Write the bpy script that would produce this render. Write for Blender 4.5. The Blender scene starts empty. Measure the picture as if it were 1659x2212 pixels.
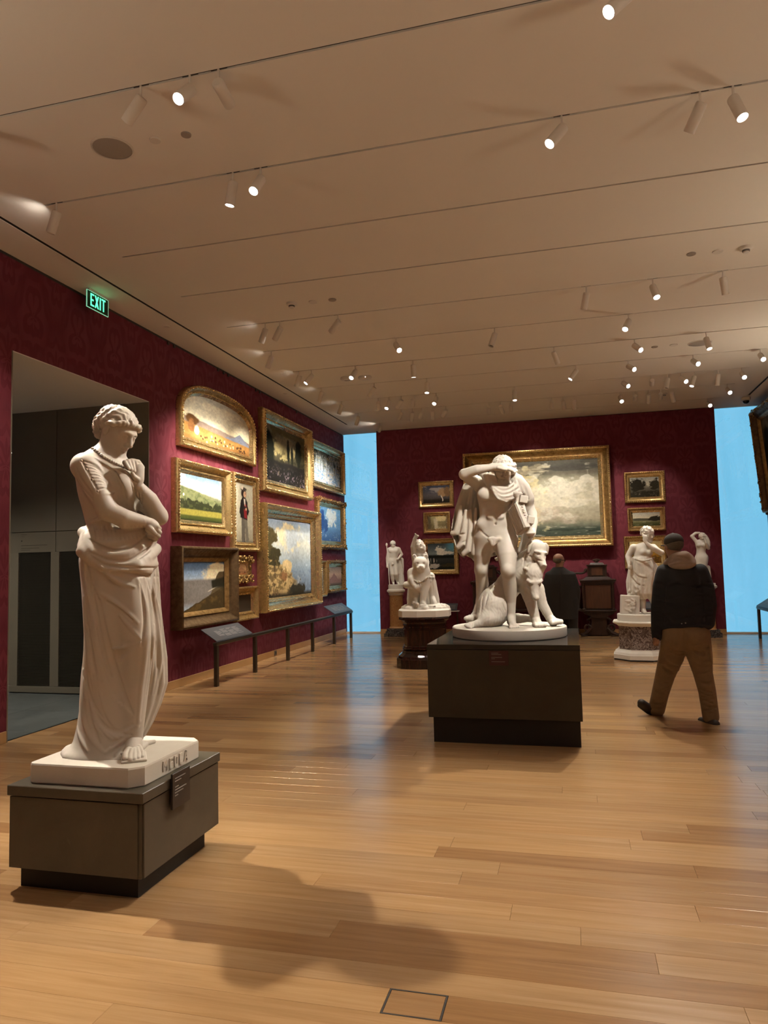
import bpy, bmesh, math, random
import numpy as np
from mathutils import Vector, Matrix
random.seed(7); RNG = np.random.default_rng(7)
SC = bpy.context.scene; COL = SC.collection
PI = math.pi

# ------------------------------------------------------------------ camera
W, H, F = 1659, 2212, 1560.5
YAW, PITCH, ROLL = 0.25375, 0.07242, -0.02316
CAM = np.array([0.0, 0.0, 1.55])
_f = np.array([-math.sin(YAW)*math.cos(PITCH), math.cos(YAW)*math.cos(PITCH), math.sin(PITCH)])
_r0 = np.array([math.cos(YAW), math.sin(YAW), 0.0]); _u0 = np.cross(_r0, _f)
_r = _r0*math.cos(ROLL)+_u0*math.sin(ROLL); _u = -_r0*math.sin(ROLL)+_u0*math.cos(ROLL)
cam_d = bpy.data.cameras.new('camera'); cam = bpy.data.objects.new('camera', cam_d); COL.objects.link(cam)
cam_d.sensor_fit = 'HORIZONTAL'; cam_d.sensor_width = 36.0; cam_d.lens = 36.0*F/W
cam_d.clip_start = 0.05; cam_d.clip_end = 100
cam.matrix_world = Matrix(((_r[0], _u[0], -_f[0], CAM[0]), (_r[1], _u[1], -_f[1], CAM[1]), (_r[2], _u[2], -_f[2], CAM[2]), (0, 0, 0, 1)))
SC.camera = cam

# ------------------------------------------------------------------ world, exposure
wd = bpy.data.worlds.new('world'); SC.world = wd; wd.use_nodes = True
wd.node_tree.nodes['Background'].inputs[0].default_value = (0.02, 0.03, 0.05, 1)
wd.node_tree.nodes['Background'].inputs[1].default_value = 0.3
vs = SC.view_settings; vs.view_transform = 'Standard'; vs.look = 'None'; vs.gamma = 1.0; vs.use_curve_mapping = False
vs.exposure = 0.32
try:
    SC.cycles.use_denoising = True
    SC.cycles.max_bounces = 5; SC.cycles.diffuse_bounces = 4; SC.cycles.glossy_bounces = 2; SC.cycles.transparent_max_bounces = 6
    SC.cycles.sample_clamp_indirect = 4.0; SC.cycles.caustics_reflective = True; SC.cycles.caustics_refractive = False
    SC.cycles.use_adaptive_sampling = True; SC.cycles.adaptive_threshold = 0.10; SC.cycles.use_light_tree = False
except Exception:
    pass
WARM = (1.0, 0.90, 0.76)
KEY = 1.0     # overall lamp power

# ------------------------------------------------------------------ measuring helpers
def ray(px, py): return _f + _r*((px-W/2)/F) - _u*((py-H/2)/F)
def on(px, py, axis, val):
    d = ray(px, py); return CAM + d*((val-CAM[axis])/d[axis])
def project(p):
    d = np.asarray(p, float)-CAM; z = d@_f
    return (W/2+F*(d@_r)/z, H/2-F*(d@_u)/z, z)

# ------------------------------------------------------------------ node helper
class NT:
    def __init__(s, name, rough=0.5, metal=0.0, spec=0.5, color=(0.8, 0.8, 0.8)):
        s.m = bpy.data.materials.new(name); s.m.use_nodes = True; s.t = s.m.node_tree
        s.b = s.t.nodes['Principled BSDF']
        s.set('Roughness', rough); s.set('Metallic', metal); s.set('Specular IOR Level', spec); s.set('Base Color', color)
    def set(s, k, v):
        i = s.b.inputs[k]
        if hasattr(v, 'links') or isinstance(v, bpy.types.NodeSocket): s.t.links.new(v, i)
        elif isinstance(v, tuple) and len(v) == 3 and i.type == 'RGBA': i.default_value = (*v, 1)
        else: i.default_value = v
    def put(s, i, v):
        if isinstance(v, bpy.types.NodeSocket): s.t.links.new(v, i)
        elif isinstance(v, tuple) and i.type == 'RGBA' and len(v) == 3: i.default_value = (*v, 1)
        else: i.default_value = v
    def node(s, ty, **kw):
        n = s.t.nodes.new(ty)
        for k, v in kw.items(): setattr(n, k, v)
        return n
    def coord(s, which='Object'): return s.node('ShaderNodeTexCoord').outputs[which]
    def rnd(s): return s.node('ShaderNodeObjectInfo').outputs['Random']
    def map(s, v, scale=(1, 1, 1), loc=(0, 0, 0), rot=(0, 0, 0)):
        n = s.node('ShaderNodeMapping'); s.put(n.inputs['Vector'], v)
        s.put(n.inputs['Scale'], scale); s.put(n.inputs['Location'], loc); s.put(n.inputs['Rotation'], rot)
        return n.outputs[0]
    def noise(s, v, scale=5.0, detail=4.0, rough=0.55, dist=0.0, out='Fac'):
        n = s.node('ShaderNodeTexNoise'); s.put(n.inputs['Vector'], v)
        s.put(n.inputs['Scale'], scale); s.put(n.inputs['Detail'], detail); s.put(n.inputs['Roughness'], rough); s.put(n.inputs['Distortion'], dist)
        return n.outputs[out]
    def vor(s, v, scale=5.0, feature='F1', out='Distance'):
        n = s.node('ShaderNodeTexVoronoi', feature=feature); s.put(n.inputs['Vector'], v); s.put(n.inputs['Scale'], scale)
        return n.outputs[out]
    def wave(s, v, scale=5.0, dist=0.0, detail=2.0, **kw):
        n = s.node('ShaderNodeTexWave', **kw); s.put(n.inputs['Vector'], v); s.put(n.inputs['Scale'], scale)
        s.put(n.inputs['Distortion'], dist); s.put(n.inputs['Detail'], detail); return n.outputs['Fac']
    def ma(s, op, a, b=0.0, c=0.0):
        n = s.node('ShaderNodeMath', operation=op); s.put(n.inputs[0], a); s.put(n.inputs[1], b)
        if op in ('MULTIPLY_ADD', 'COMPARE', 'SMOOTH_MIN', 'WRAP'): s.put(n.inputs[2], c)
        return n.outputs[0]
    def vm(s, op, a, b):
        n = s.node('ShaderNodeVectorMath', operation=op); s.put(n.inputs[0], a); s.put(n.inputs[1], b); return n.outputs[0]
    def sep(s, v):
        n = s.node('ShaderNodeSeparateXYZ'); s.put(n.inputs[0], v); return n.outputs
    def comb(s, x, y, z):
        n = s.node('ShaderNodeCombineXYZ'); s.put(n.inputs[0], x); s.put(n.inputs[1], y); s.put(n.inputs[2], z); return n.outputs[0]
    def mix(s, f, a, b, mode='MIX'):
        n = s.node('ShaderNodeMix', data_type='RGBA', blend_type=mode); s.put(n.inputs['Factor'], f)
        s.put(n.inputs[6], a); s.put(n.inputs[7], b); return n.outputs[2]
    def ramp(s, f, stops):
        n = s.node('ShaderNodeValToRGB'); s.put(n.inputs[0], f); e = n.color_ramp.elements
        while len(e) < len(stops): e.new(0.5)
        for q, (p, c) in zip(e, stops): q.position = p; q.color = (*c, 1) if not isinstance(c, (int, float)) else (c, c, c, 1)
        return n.outputs[0]
    def rr(s, f, a, b, c=0.0, d=1.0):
        n = s.node('ShaderNodeMapRange'); s.put(n.inputs[0], f); s.put(n.inputs[1], a); s.put(n.inputs[2], b); s.put(n.inputs[3], c); s.put(n.inputs[4], d); return n.outputs[0]
    def bump(s, h, strength=0.3, dist=0.01):
        n = s.node('ShaderNodeBump'); s.put(n.inputs['Height'], h); n.inputs['Strength'].default_value = strength; n.inputs['Distance'].default_value = dist
        s.t.links.new(n.outputs[0], s.b.inputs['Normal'])

M = {}
def plain(key, color, rough=0.5, metal=0.0, spec=0.5, var=0.06, nscale=6.0, bump=0.0):
    n = NT(key, rough, metal, spec); v = n.coord()
    f = n.noise(v, nscale, 4)
    lo = tuple(max(0, c*(1-var*2)) for c in color); hi = tuple(c*(1+var*2) for c in color)
    n.set('Base Color', n.mix(f, lo, hi))
    if bump: n.bump(n.noise(v, nscale*8, 3), bump, 0.004)
    M[key] = n.m; return n

def damask(key, ua, va):
    n = NT(key, 0.75, 0, 0.25); o = n.sep(n.coord()); u, v = o[ua], o[va]
    Wc, Hc = 0.66, 1.02
    uu = n.ma('DIVIDE', u, Wc); vv = n.ma('DIVIDE', v, Hc)
    def motif(us, vs_, k):
        a = n.ma('MULTIPLY', n.ma('ABSOLUTE', n.ma('SUBTRACT', n.ma('FRACT', us), 0.5)), 2.0)
        b = n.ma('SUBTRACT', n.ma('FRACT', vs_), 0.5)
        b2 = n.ma('MULTIPLY', b, 2.0)
        r = n.ma('SQRT', n.ma('ADD', n.ma('MULTIPLY', n.ma('MULTIPLY', a, a), 1.6), n.ma('MULTIPLY', n.ma('MULTIPLY', b2, b2), 1.0)))
        th = n.ma('ARCTAN2', b2, n.ma('ADD', a, 0.02))
        p = n.ma('ADD', n.ma('MULTIPLY', r, 13.0), n.ma('MULTIPLY', n.ma('SINE', n.ma('MULTIPLY', th, k)), 2.4))
        p = n.ma('ADD', p, n.ma('MULTIPLY', n.ma('SINE', n.ma('ADD', n.ma('MULTIPLY', b2, 9.0), n.ma('MULTIPLY', a, 7.0))), 1.3))
        s = n.ma('SINE', p)
        env = n.rr(r, 0.55, 1.0, 1.0, 0.0)
        return n.ma('MULTIPLY', n.rr(s, -0.15, 0.35), env)
    m1 = motif(uu, vv, 6.0); m2 = motif(n.ma('ADD', uu, 0.5), n.ma('ADD', vv, 0.5), 4.0)
    pat = n.ma('MAXIMUM', m1, m2)
    rib = n.noise(n.comb(n.ma('MULTIPLY', u, 90), n.ma('MULTIPLY', v, 3), 0.0), 1.0, 2)
    base = n.mix(n.rr(rib, 0.3, 0.7), (0.118, 0.0180, 0.0290), (0.140, 0.0215, 0.0345))
    col = n.mix(n.ma('MULTIPLY', pat, 0.42), base, (0.195, 0.034, 0.054))
    n.set('Base Color', col); n.set('Roughness', n.rr(pat, 0, 1, 0.8, 0.62))
    n.bump(n.ma('ADD', pat, n.ma('MULTIPLY', rib, 0.3)), 0.08, 0.003)
    M[key] = n.m
damask('red_damask_side', 1, 2); damask('red_damask_far', 0, 2)

def wood_floor(key):
    n = NT(key, 0.3, 0, 0.5); v = n.coord(); rd = n.rnd()
    v = n.vm('ADD', v, n.comb(n.ma('MULTIPLY', rd, 37.0), n.ma('MULTIPLY', rd, 91.0), 0.0))
    g = n.noise(n.map(v, (1.2, 26, 1)), 1.0, 5, 0.6, 0.6)
    fine = n.noise(n.map(v, (5, 190, 1)), 1.0, 3, 0.6)
    blot = n.noise(n.map(v, (0.9, 3.5, 1)), 1.0, 3)
    c = n.ramp(g, [(0.25, (0.295, 0.170, 0.080)), (0.5, (0.39, 0.238, 0.118)), (0.78, (0.47, 0.300, 0.160))])
    c = n.mix(n.rr(fine, 0.35, 0.75, 0.0, 0.35), c, (0.29, 0.16, 0.068))
    c = n.mix(n.rr(blot, 0.35, 0.7, 0, 0.35), c, (0.46, 0.265, 0.115))
    w1 = n.node('ShaderNodeTexWhiteNoise', noise_dimensions='1D'); n.put(w1.inputs['W'], n.ma('MULTIPLY', rd, 913.7))
    tone = n.ramp(rd, [(0.0, (0.72, 0.64, 0.56)), (0.3, (0.95, 0.95, 0.95)), (0.6, (1.0, 0.99, 0.96)), (0.85, (1.09, 1.07, 1.02)), (1.0, (0.84, 0.77, 0.70))])
    c = n.mix(1.0, c, tone, 'MULTIPLY')
    n.set('Base Color', c)
    n.set('Roughness', n.rr(n.noise(n.map(v, (2, 14, 1)), 1.0, 4), 0.3, 0.7, 0.16, 0.24))
    n.bump(n.ma('ADD', fine, g), 0.05, 0.002)
    M[key] = n.m
wood_floor('floor_board')

def marble(key, c1, c2, rough=0.42, amt=0.5):
    n = NT(key, rough, 0, 0.35); v = n.coord()
    f = n.noise(v, 3.0, 6, 0.6, 0.8); g = n.noise(v, 22.0, 4, 0.6)
    c = n.mix(n.rr(f, 0.35, 0.75), c1, c2)
    c = n.mix(n.rr(g, 0.6, 0.85, 0, amt*0.5), c, tuple(x*0.7 for x in c2))
    n.set('Base Color', c); n.bump(n.noise(v, 160.0, 3), 0.05, 0.002)
    M[key] = n.m
marble('white_marble', (0.82, 0.79, 0.72), (0.77, 0.73, 0.64))
marble('grey_marble', (0.77, 0.72, 0.63), (0.70, 0.64, 0.54))
def veined(key, dark, mid, light, scale, th=0.05):
    n = NT(key, 0.25, 0, 0.5); v = n.coord()
    wv = n.vm('ADD', v, n.vm('SCALE', n.noise(v, scale*0.6, 3, out='Color'), (0, 0, 0)))
    a = n.vor(n.map(v, (1, 1, 0.8)), scale, 'DISTANCE_TO_EDGE'); d = n.noise(v, scale*1.3, 6, 0.65, 1.8)
    ridge = n.ma('ABSOLUTE', n.ma('SUBTRACT', d, 0.5))
    c = n.mix(n.noise(v, scale*0.5, 4), dark, mid)
    c = n.mix(n.rr(ridge, 0.0, th, 0.9, 0.0), c, light)
    c = n.mix(n.rr(a, 0.0, th*0.5, 0.5, 0.0), c, light)
    n.set('Base Color', c); M[key] = n.m
veined('purple_breccia', (0.045, 0.030, 0.026), (0.12, 0.075, 0.065), (0.42, 0.36, 0.33), 7.0)
veined('siena_marble', (0.38, 0.20, 0.075), (0.52, 0.30, 0.12), (0.30, 0.11, 0.045), 9.0, 0.035)
veined('black_marble', (0.012, 0.012, 0.012), (0.05, 0.045, 0.045), (0.22, 0.2, 0.19), 8.0, 0.03)

def slate(key, col, rough=0.5):
    n = NT(key, rough, 0, 0.45); v = n.coord(); f = n.noise(v, 3.5, 6, 0.65, 0.6); g = n.noise(v, 60, 3)
    c = n.mix(n.rr(f, 0.3, 0.75), tuple(x*0.8 for x in col), tuple(x*1.2 for x in col))
    c = n.mix(n.rr(n.noise(v, 11, 5, 0.7, 1.2), 0.62, 0.72, 0, 0.4), c, tuple(x*1.5 for x in col))
    n.set('Base Color', c); n.bump(g, 0.06, 0.002); M[key] = n.m
slate('pedestal_stone', (0.088, 0.070, 0.047), 0.5)
slate('pedestal_top', (0.080, 0.068, 0.050), 0.32)
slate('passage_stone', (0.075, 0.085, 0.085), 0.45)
slate('polished_slab', (0.032, 0.031, 0.027), 0.07)
slate('pedestal_paint', (0.038, 0.031, 0.019), 0.45)
plain('plinth_dark', (0.012, 0.010, 0.008), 0.6)
plain('ceiling_paint', (0.84, 0.80, 0.73), 0.85, var=0.01, nscale=1.5)
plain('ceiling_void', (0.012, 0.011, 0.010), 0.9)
plain('track_metal', (0.035, 0.03, 0.025), 0.6)
plain('lamp_white', (0.74, 0.69, 0.62), 0.45, var=0.01)
plain('device_white', (0.72, 0.68, 0.62), 0.5, var=0.01)
plain('grille_grey', (0.36, 0.32, 0.28), 0.7, var=0.03, nscale=60, bump=0.3)
plain('oak_skirting', (0.50, 0.29, 0.12), 0.4, var=0.08, nscale=3)
plain('rail_bronze', (0.075, 0.060, 0.042), 0.38, 0.6, var=0.05)
plain('label_slate', (0.055, 0.058, 0.068), 0.42, var=0.03)
plain('label_maroon', (0.055, 0.012, 0.014), 0.5, var=0.03)
plain('label_brown', (0.028, 0.020, 0.016), 0.45, var=0.03)
plain('print_grey', (0.30, 0.29, 0.28), 0.7)
plain('print_white', (0.60, 0.57, 0.53), 0.7)
plain('passage_panel', (0.18, 0.158, 0.115), 0.55, var=0.04, nscale=2)
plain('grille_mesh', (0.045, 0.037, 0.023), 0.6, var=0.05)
plain('gallery_white', (0.55, 0.50, 0.42), 0.8)
plain('shadow_gap', (0.05, 0.042, 0.034), 0.9)
plain('socket_grey', (0.10, 0.09, 0.08), 0.5)
plain('dome_black', (0.01, 0.01, 0.012), 0.12)

def gold(key, c, rough, dark):
    n = NT(key, rough, 0.92, 0.5); v = n.coord(); f = n.noise(v, 14, 5, 0.65); g = n.noise(v, 70, 3)
    col = n.mix(n.rr(f, 0.38, 0.72, 0, 0.8), c, dark); n.set('Base Color', col)
    n.set('Roughness', n.rr(f, 0.3, 0.75, rough*0.8, min(1, rough*1.6))); n.bump(g, 0.22, 0.004); M[key] = n.m
gold('gilt', (0.84, 0.62, 0.28), 0.28, (0.44, 0.28, 0.10))
gold('gilt_bright', (0.95, 0.74, 0.38), 0.22, (0.66, 0.44, 0.18))
gold('gilt_dark', (0.46, 0.29, 0.11), 0.40, (0.17, 0.09, 0.035))
gold('bronze_frame', (0.20, 0.13, 0.065), 0.45, (0.09, 0.05, 0.025))
plain('frame_back', (0.05, 0.032, 0.018), 0.7)
def mahogany(key, a, b, rough):
    n = NT(key, rough, 0, 0.5); v = n.coord(); g = n.noise(n.map(v, (9, 9, 1.3)), 1.5, 6, 0.6, 1.2)
    n.set('Base Color', n.mix(n.rr(g, 0.3, 0.75), a, b)); n.bump(n.noise(v, 50, 3), 0.06, 0.003); M[key] = n.m
mahogany('dark_mahogany', (0.012, 0.0055, 0.004), (0.040, 0.014, 0.009), 0.16)
mahogany('walnut_carved', (0.020, 0.009, 0.006), (0.050, 0.021, 0.013), 0.30)
mahogany('walnut_panel', (0.060, 0.022, 0.011), (0.11, 0.042, 0.02), 0.35)

def emit(key, col, strength, base=(0.8, 0.8, 0.8), rough=0.3):
    n = NT(key, rough); n.set('Base Color', base); n.set('Emission Color', col); n.set('Emission Strength', strength); M[key] = n.m; return n
emit('lamp_lens', (1.0, 0.95, 0.88), 14.0)
emit('exit_green', (0.10, 1.0, 0.42), 1.6, (0.02, 0.2, 0.1))
n = NT('dusk_shade', 0.6); v = n.coord(); s_ = n.noise(n.map(v, (2.4, 1, 0.35)), 1.0, 4)
n.set('Base Color', (0.05, 0.12, 0.16)); n.set('Emission Color', n.mix(n.rr(s_, 0.3, 0.7), (0.19, 0.56, 0.82), (0.23, 0.64, 0.92))); n.set('Emission Strength', 1.0); M['dusk_shade'] = n.m
n = NT('window_glass'); g_ = n.node('ShaderNodeBsdfGlossy'); g_.inputs['Roughness'].default_value = 0.02; g_.inputs['Color'].default_value = (0.9, 0.95, 1, 1)
t_ = n.node('ShaderNodeBsdfTransparent'); x_ = n.node('ShaderNodeMixShader'); fr = n.node('ShaderNodeFresnel'); fr.inputs[0].default_value = 2.4
n.t.links.new(fr.outputs[0], x_.inputs[0]); n.t.links.new(t_.outputs[0], x_.inputs[1]); n.t.links.new(g_.outputs[0], x_.inputs[2])
n.t.links.new(x_.outputs[0], n.t.nodes['Material Output'].inputs[0]); M['window_glass'] = n.m

# ------------------------------------------------------------------ mesh builder
class MB:
    def __init__(s): s.bm = bmesh.new()
    def box(s, x0, x1, y0, y1, z0, z1, bev=0.0, mat=None):
        vs_ = [s.bm.verts.new(p) for p in ((x0, y0, z0), (x1, y0, z0), (x1, y1, z0), (x0, y1, z0), (x0, y0, z1), (x1, y0, z1), (x1, y1, z1), (x0, y1, z1))]
        fs = [s.bm.faces.new([vs_[i] for i in q]) for q in ((3, 2, 1, 0), (4, 5, 6, 7), (0, 1, 5, 4), (1, 2, 6, 5), (2, 3, 7, 6), (3, 0, 4, 7))]
        if bev > 0:
            es = list({e for f_ in fs for e in f_.edges}); bmesh.ops.bevel(s.bm, geom=es, offset=bev, segments=1, affect='EDGES', profile=0.5)
        elif mat is not None: bmesh.ops.transform(s.bm, matrix=mat, verts=vs_)
        return s
    def loft(s, rings, cap=True, close=True):
        R = [[s.bm.verts.new(tuple(p)) for p in r] for r in rings]; n_ = len(R[0])
        for a, b in zip(R[:-1], R[1:]):
            for i in range(n_ if close else n_-1):
                j = (i+1) % n_; s.bm.faces.new((a[i], a[j], b[j], b[i]))
        if cap:
            try: s.bm.faces.new(R[0][::-1]); s.bm.faces.new(R[-1])
            except Exception: pass
        return s
    def lathe(s, prof, n_=32, c=(0, 0), sx=1.0, sy=1.0, rot=0.0):
        return s.loft([[(c[0]+r*sx*math.cos(rot+2*PI*i/n_), c[1]+r*sy*math.sin(rot+2*PI*i/n_), z) for i in range(n_)] for r, z in prof])
    def tube(s, pts, r, n_=8, cap=True):
        pts = [Vector(p) for p in pts]; rs = r if isinstance(r, (list, tuple)) else [r]*len(pts); rings = []
        up = None
        for i, p in enumerate(pts):
            d = (pts[min(i+1, len(pts)-1)]-pts[max(i-1, 0)]).normalized()
            if up is None: up = Vector((0, 0, 1)) if abs(d.z) < 0.9 else Vector((1, 0, 0))
            a = d.cross(up)
            if a.length < 1e-6: a = d.cross(Vector((0.3, 1, 0.2)))
            a.normalize(); b = d.cross(a).normalized(); up = -b if False else up
            rings.append([p+(a*math.cos(2*PI*k/n_)+b*math.sin(2*PI*k/n_))*rs[i] for k in range(n_)])
        return s.loft(rings, cap)
    def sphere(s, c, r, seg=10, sc=(1, 1, 1)):
        m = Matrix.Translation(Vector(c)) @ Matrix.Diagonal((r*sc[0], r*sc[1], r*sc[2], 1))
        bmesh.ops.create_uvsphere(s.bm, u_segments=seg, v_segments=max(4, seg*2//3), radius=1.0, matrix=m); return s
    def cyl(s, a, b, r, n_=16, r2=None): return s.tube([a, b], [r, r if r2 is None else r2], n_)
    def prism(s, poly, axis, d0, d1):
        def p3(p, d): return {0: (d, p[0], p[1]), 1: (p[0], d, p[1]), 2: (p[0], p[1], d)}[axis]
        return s.loft([[p3(p, d0) for p in poly], [p3(p, d1) for p in poly]])
    def xf(s, m): bmesh.ops.transform(s.bm, matrix=m, verts=s.bm.verts); return s
    def mesh(s, name, mat=None, smooth=False):
        bmesh.ops.recalc_face_normals(s.bm, faces=s.bm.faces)
        me = bpy.data.meshes.new(name); s.bm.to_mesh(me); s.bm.free()
        if mat: me.materials.append(M[mat])
        if smooth:
            me.polygons.foreach_set('use_smooth', [True]*len(me.polygons))
            if smooth != 'all':
                try: me.set_sharp_from_angle(angle=math.radians(38))
                except Exception: pass
        return me
    def build(s, name, mat, parent=None, smooth=False, **kw):
        return link(name, s.mesh(name, mat, smooth), parent, **kw)
def link(name, me, parent=None, label=None, kind=None, loc=None):
    o = bpy.data.objects.new(name, me); COL.objects.link(o)
    if parent is not None: o.parent = parent
    if label: o['label'] = label
    if kind: o['kind'] = kind
    if loc is not None: o.location = loc
    return o
def tag(o, label, cat, group=None):
    o['label'] = label; o['category'] = cat
    if group: o['group'] = group
    return o
def thing(name, label, cat, loc=(0, 0, 0), rz=0.0, group=None):
    o = bpy.data.objects.new(name, None); COL.objects.link(o); o.empty_display_size = 0.2
    o.location = loc; o.rotation_euler = (0, 0, rz); return tag(o, label, cat, group)
def copy_tree(o, parent=None):
    c = o.copy(); COL.objects.link(c); c.parent = parent
    for ch in list(o.children): copy_tree(ch, c)
    return c
def ordinal(i): return ['first', 'second', 'third', 'fourth', 'fifth', 'sixth', 'seventh', 'eighth', 'ninth', 'tenth', 'eleventh', 'twelfth', 'thirteenth', 'fourteenth', 'fifteenth', 'sixteenth', 'seventeenth', 'eighteenth'][i]
def aim_rot(d):
    return Vector(d).to_track_quat('-Z', 'Y').to_euler()
def spot(parent_or_none, loc, target, power, size_deg, blend=0.6, radius=0.04, color=WARM, name='lamp_beam'):
    l = bpy.data.lights.new(name, 'SPOT'); l.energy = power*KEY; l.spot_size = math.radians(size_deg); l.spot_blend = blend; l.shadow_soft_size = radius; l.color = color
    o = bpy.data.objects.new(name, l); COL.objects.link(o); o.location = loc
    o.rotation_euler = aim_rot(Vector(target)-Vector(loc)); return o
# ================================================================== THE ROOM
CZ = 4.60; XL, XR = -5.10, 3.83; YF = 15.80; YW = 15.97; YB = -5.0
DY0, DY1, DZ = 5.66, 7.97, 3.67        # doorway in the left wall
FXL, FXR = -4.24, 2.91                 # free-standing far wall
TR = [3.85, 4.937, 6.005, 7.105, 8.215, 9.33, 10.45, 11.57, 12.65, 13.77, 14.91]
TX0, TX1 = -4.14, 2.90
def struct(name, mb, mat, parent=None, **kw):
    o = mb.build(name, mat, parent, **kw); o['kind'] = 'structure'; return o

# floor: base slab with separate boards
floor = struct('floor', MB().box(XL-0.2, XR+0.2, YB, YW+0.25, -0.12, -0.016), 'ceiling_void')
floor['label'] = 'pale brown hardwood floor of wide boards'
rows = []; k = -50
boards = []
BW = 0.15
fb = (-0.711, -0.497, 2.525, 2.675)   # floor box lid sits in one board row
rr_ = random.Random(21)
while True:
    y0 = 2.675+BW*k; y1 = y0+BW; k += 1
    if y1 < YB+0.1: continue
    if y0 > YW: break
    x = XL-0.05-rr_.random()*2.2
    while x < XR+0.05:
        L_ = rr_.choice((1.3, 1.75, 2.1, 2.5, 2.9, 3.3)); a, b = max(x, XL-0.05), min(x+L_, XR+0.05)
        x += L_
        if b-a < 0.02: continue
        segs = [(a, b)]
        if abs(y0-fb[2]) < 0.02:
            segs = []
            if a < fb[0]: segs.append((a, min(b, fb[0]-0.001)))
            if b > fb[1]: segs.append((max(a, fb[1]+0.001), b))
        for (c0, c1) in segs: boards.append((c0, c1, max(y0, YB), min(y1, YW+0.1)))
def vis(b):
    best = 0
    for fx in np.linspace(b[0], b[1], 6):
        px, py, z = project((fx, (b[2]+b[3])/2, 0))
        if z > 0.3 and -20 < px < W+20 and -20 < py < H+20: best += 1
    return best
seen = sorted([b for b in boards if b[2] > 1.6 and vis(b)], key=lambda b: b[2])
near = seen[:296]; nearset = set(near)
gp = 0.0004
for (a, b, c, d) in near:
    m = MB().box(-(b-a)/2+gp, (b-a)/2-gp, -(d-c)/2+gp, (d-c)/2-gp, -0.016, 0.0, 0.0009)
    link('plank', m.mesh('plank', 'floor_board'), floor, loc=((a+b)/2, (c+d)/2, 0))
m = MB()
for (a, b, c, d) in boards:
    if (a, b, c, d) not in nearset: m.box(a+gp, b-gp, c+gp, d-gp, -0.016, 0.0)
# distant boards: one joined part, each board with its own tone from an attribute-free island noise
n = NT('floor_board_far', 0.3, 0, 0.5); v = n.coord()
row = n.ma('FLOOR', n.ma('DIVIDE', n.ma('SUBTRACT', n.sep(v)[1], 2.675), BW))
xs = n.ma('FLOOR', n.ma('DIVIDE', n.ma('ADD', n.sep(v)[0], n.ma('MULTIPLY', row, 0.77)), 2.1))
wn = n.node('ShaderNodeTexWhiteNoise', noise_dimensions='2D'); n.put(wn.inputs['Vector'], n.comb(row, xs, 0.0)); rd = wn.outputs['Value']
v2 = n.vm('ADD', v, n.comb(n.ma('MULTIPLY', rd, 37.0), n.ma('MULTIPLY', rd, 91.0), 0.0))
g = n.noise(n.map(v2, (1.2, 26, 1)), 1.0, 5, 0.6, 0.6)
c = n.ramp(g, [(0.25, (0.295, 0.170, 0.080)), (0.5, (0.39, 0.238, 0.118)), (0.78, (0.47, 0.300, 0.160))])
tone = n.ramp(rd, [(0.0, (0.72, 0.64, 0.56)), (0.3, (0.95, 0.95, 0.95)), (0.6, (1.0, 0.99, 0.96)), (0.85, (1.09, 1.07, 1.02)), (1.0, (0.84, 0.77, 0.70))])
n.set('Base Color', n.mix(1.0, c, tone, 'MULTIPLY')); n.set('Roughness', n.rr(g, 0.3, 0.7, 0.16, 0.23)); M['floor_board_far'] = n.m
m.build('distant_planks', 'floor_board_far', floor, kind='stuff')

# floor box lid with dark frame
t = thing('floor_box', 'small rectangular floor outlet lid with thin dark frame in the boards', 'floor outlet', ((fb[0]+fb[1])/2, (fb[2]+fb[3])/2, 0))
hx, hy = (fb[1]-fb[0])/2, (fb[3]-fb[2])/2
MB().box(-hx+0.007, hx-0.007, -hy+0.007, hy-0.007, -0.012, 0.0, 0.0008).build('lid', 'floor_board', t)
m = MB()
for a in ((-hx, hx, -hy, -hy+0.006), (-hx, hx, hy-0.006, hy), (-hx, -hx+0.006, -hy+0.006, hy-0.006), (hx-0.006, hx, -hy+0.006, hy-0.006)): m.box(a[0], a[1], a[2], a[3], -0.015, 0.0006)
m.build('rim', 'track_metal', t)

# ceiling: void above, panels with slots between them
ceil = struct('ceiling', MB().box(XL-0.2, XR+0.2, YB, YW+0.3, CZ+0.055, CZ+0.15), 'ceiling_void')
ceil['label'] = 'white ceiling of long panels with dark lighting slots'
SXL, SXR, SW = -4.645, 3.36, 0.020      # long slots beside the side walls
SEND = 14.88
def panel(x0, x1, y0, y1): MB().box(x0, x1, y0, y1, CZ, CZ+0.05).build('ceiling_panel', 'ceiling_paint', ceil)
panel(XL-0.1, SXL-SW, YB, SEND); panel(SXR+SW, XR+0.1, YB, SEND)
panel(SXL+SW, TX0, YB, SEND); panel(TX1, SXR-SW, YB, SEND)
allT = [-3.9, -2.8, -1.7, -0.58, 0.53, 1.64, 2.74]+TR
ys = [YB]+allT+[YW+0.25]
for i in range(len(ys)-1):
    a = ys[i]+(0.011 if i else 0); b = ys[i+1]-(0.011 if i < len(ys)-2 else 0)
    if i < len(ys)-2: panel(TX0, TX1, a, b)
    else:
        panel(TX0, TX1, a, SEND) if a < SEND else None
        panel(TX0, TX1, max(a, SEND), b)
panel(XL-0.1, TX0, SEND, YW+0.25); panel(TX1, XR+0.1, SEND, YW+0.25)
for sx in (SXL, SXR): MB().box(sx-SW, sx+SW, YB, SEND, CZ+0.006, CZ+0.05).build('slot_liner', 'ceiling_void', ceil)  # dark bars fill the open slots, their shade put into the colour
tracks = {}
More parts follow.
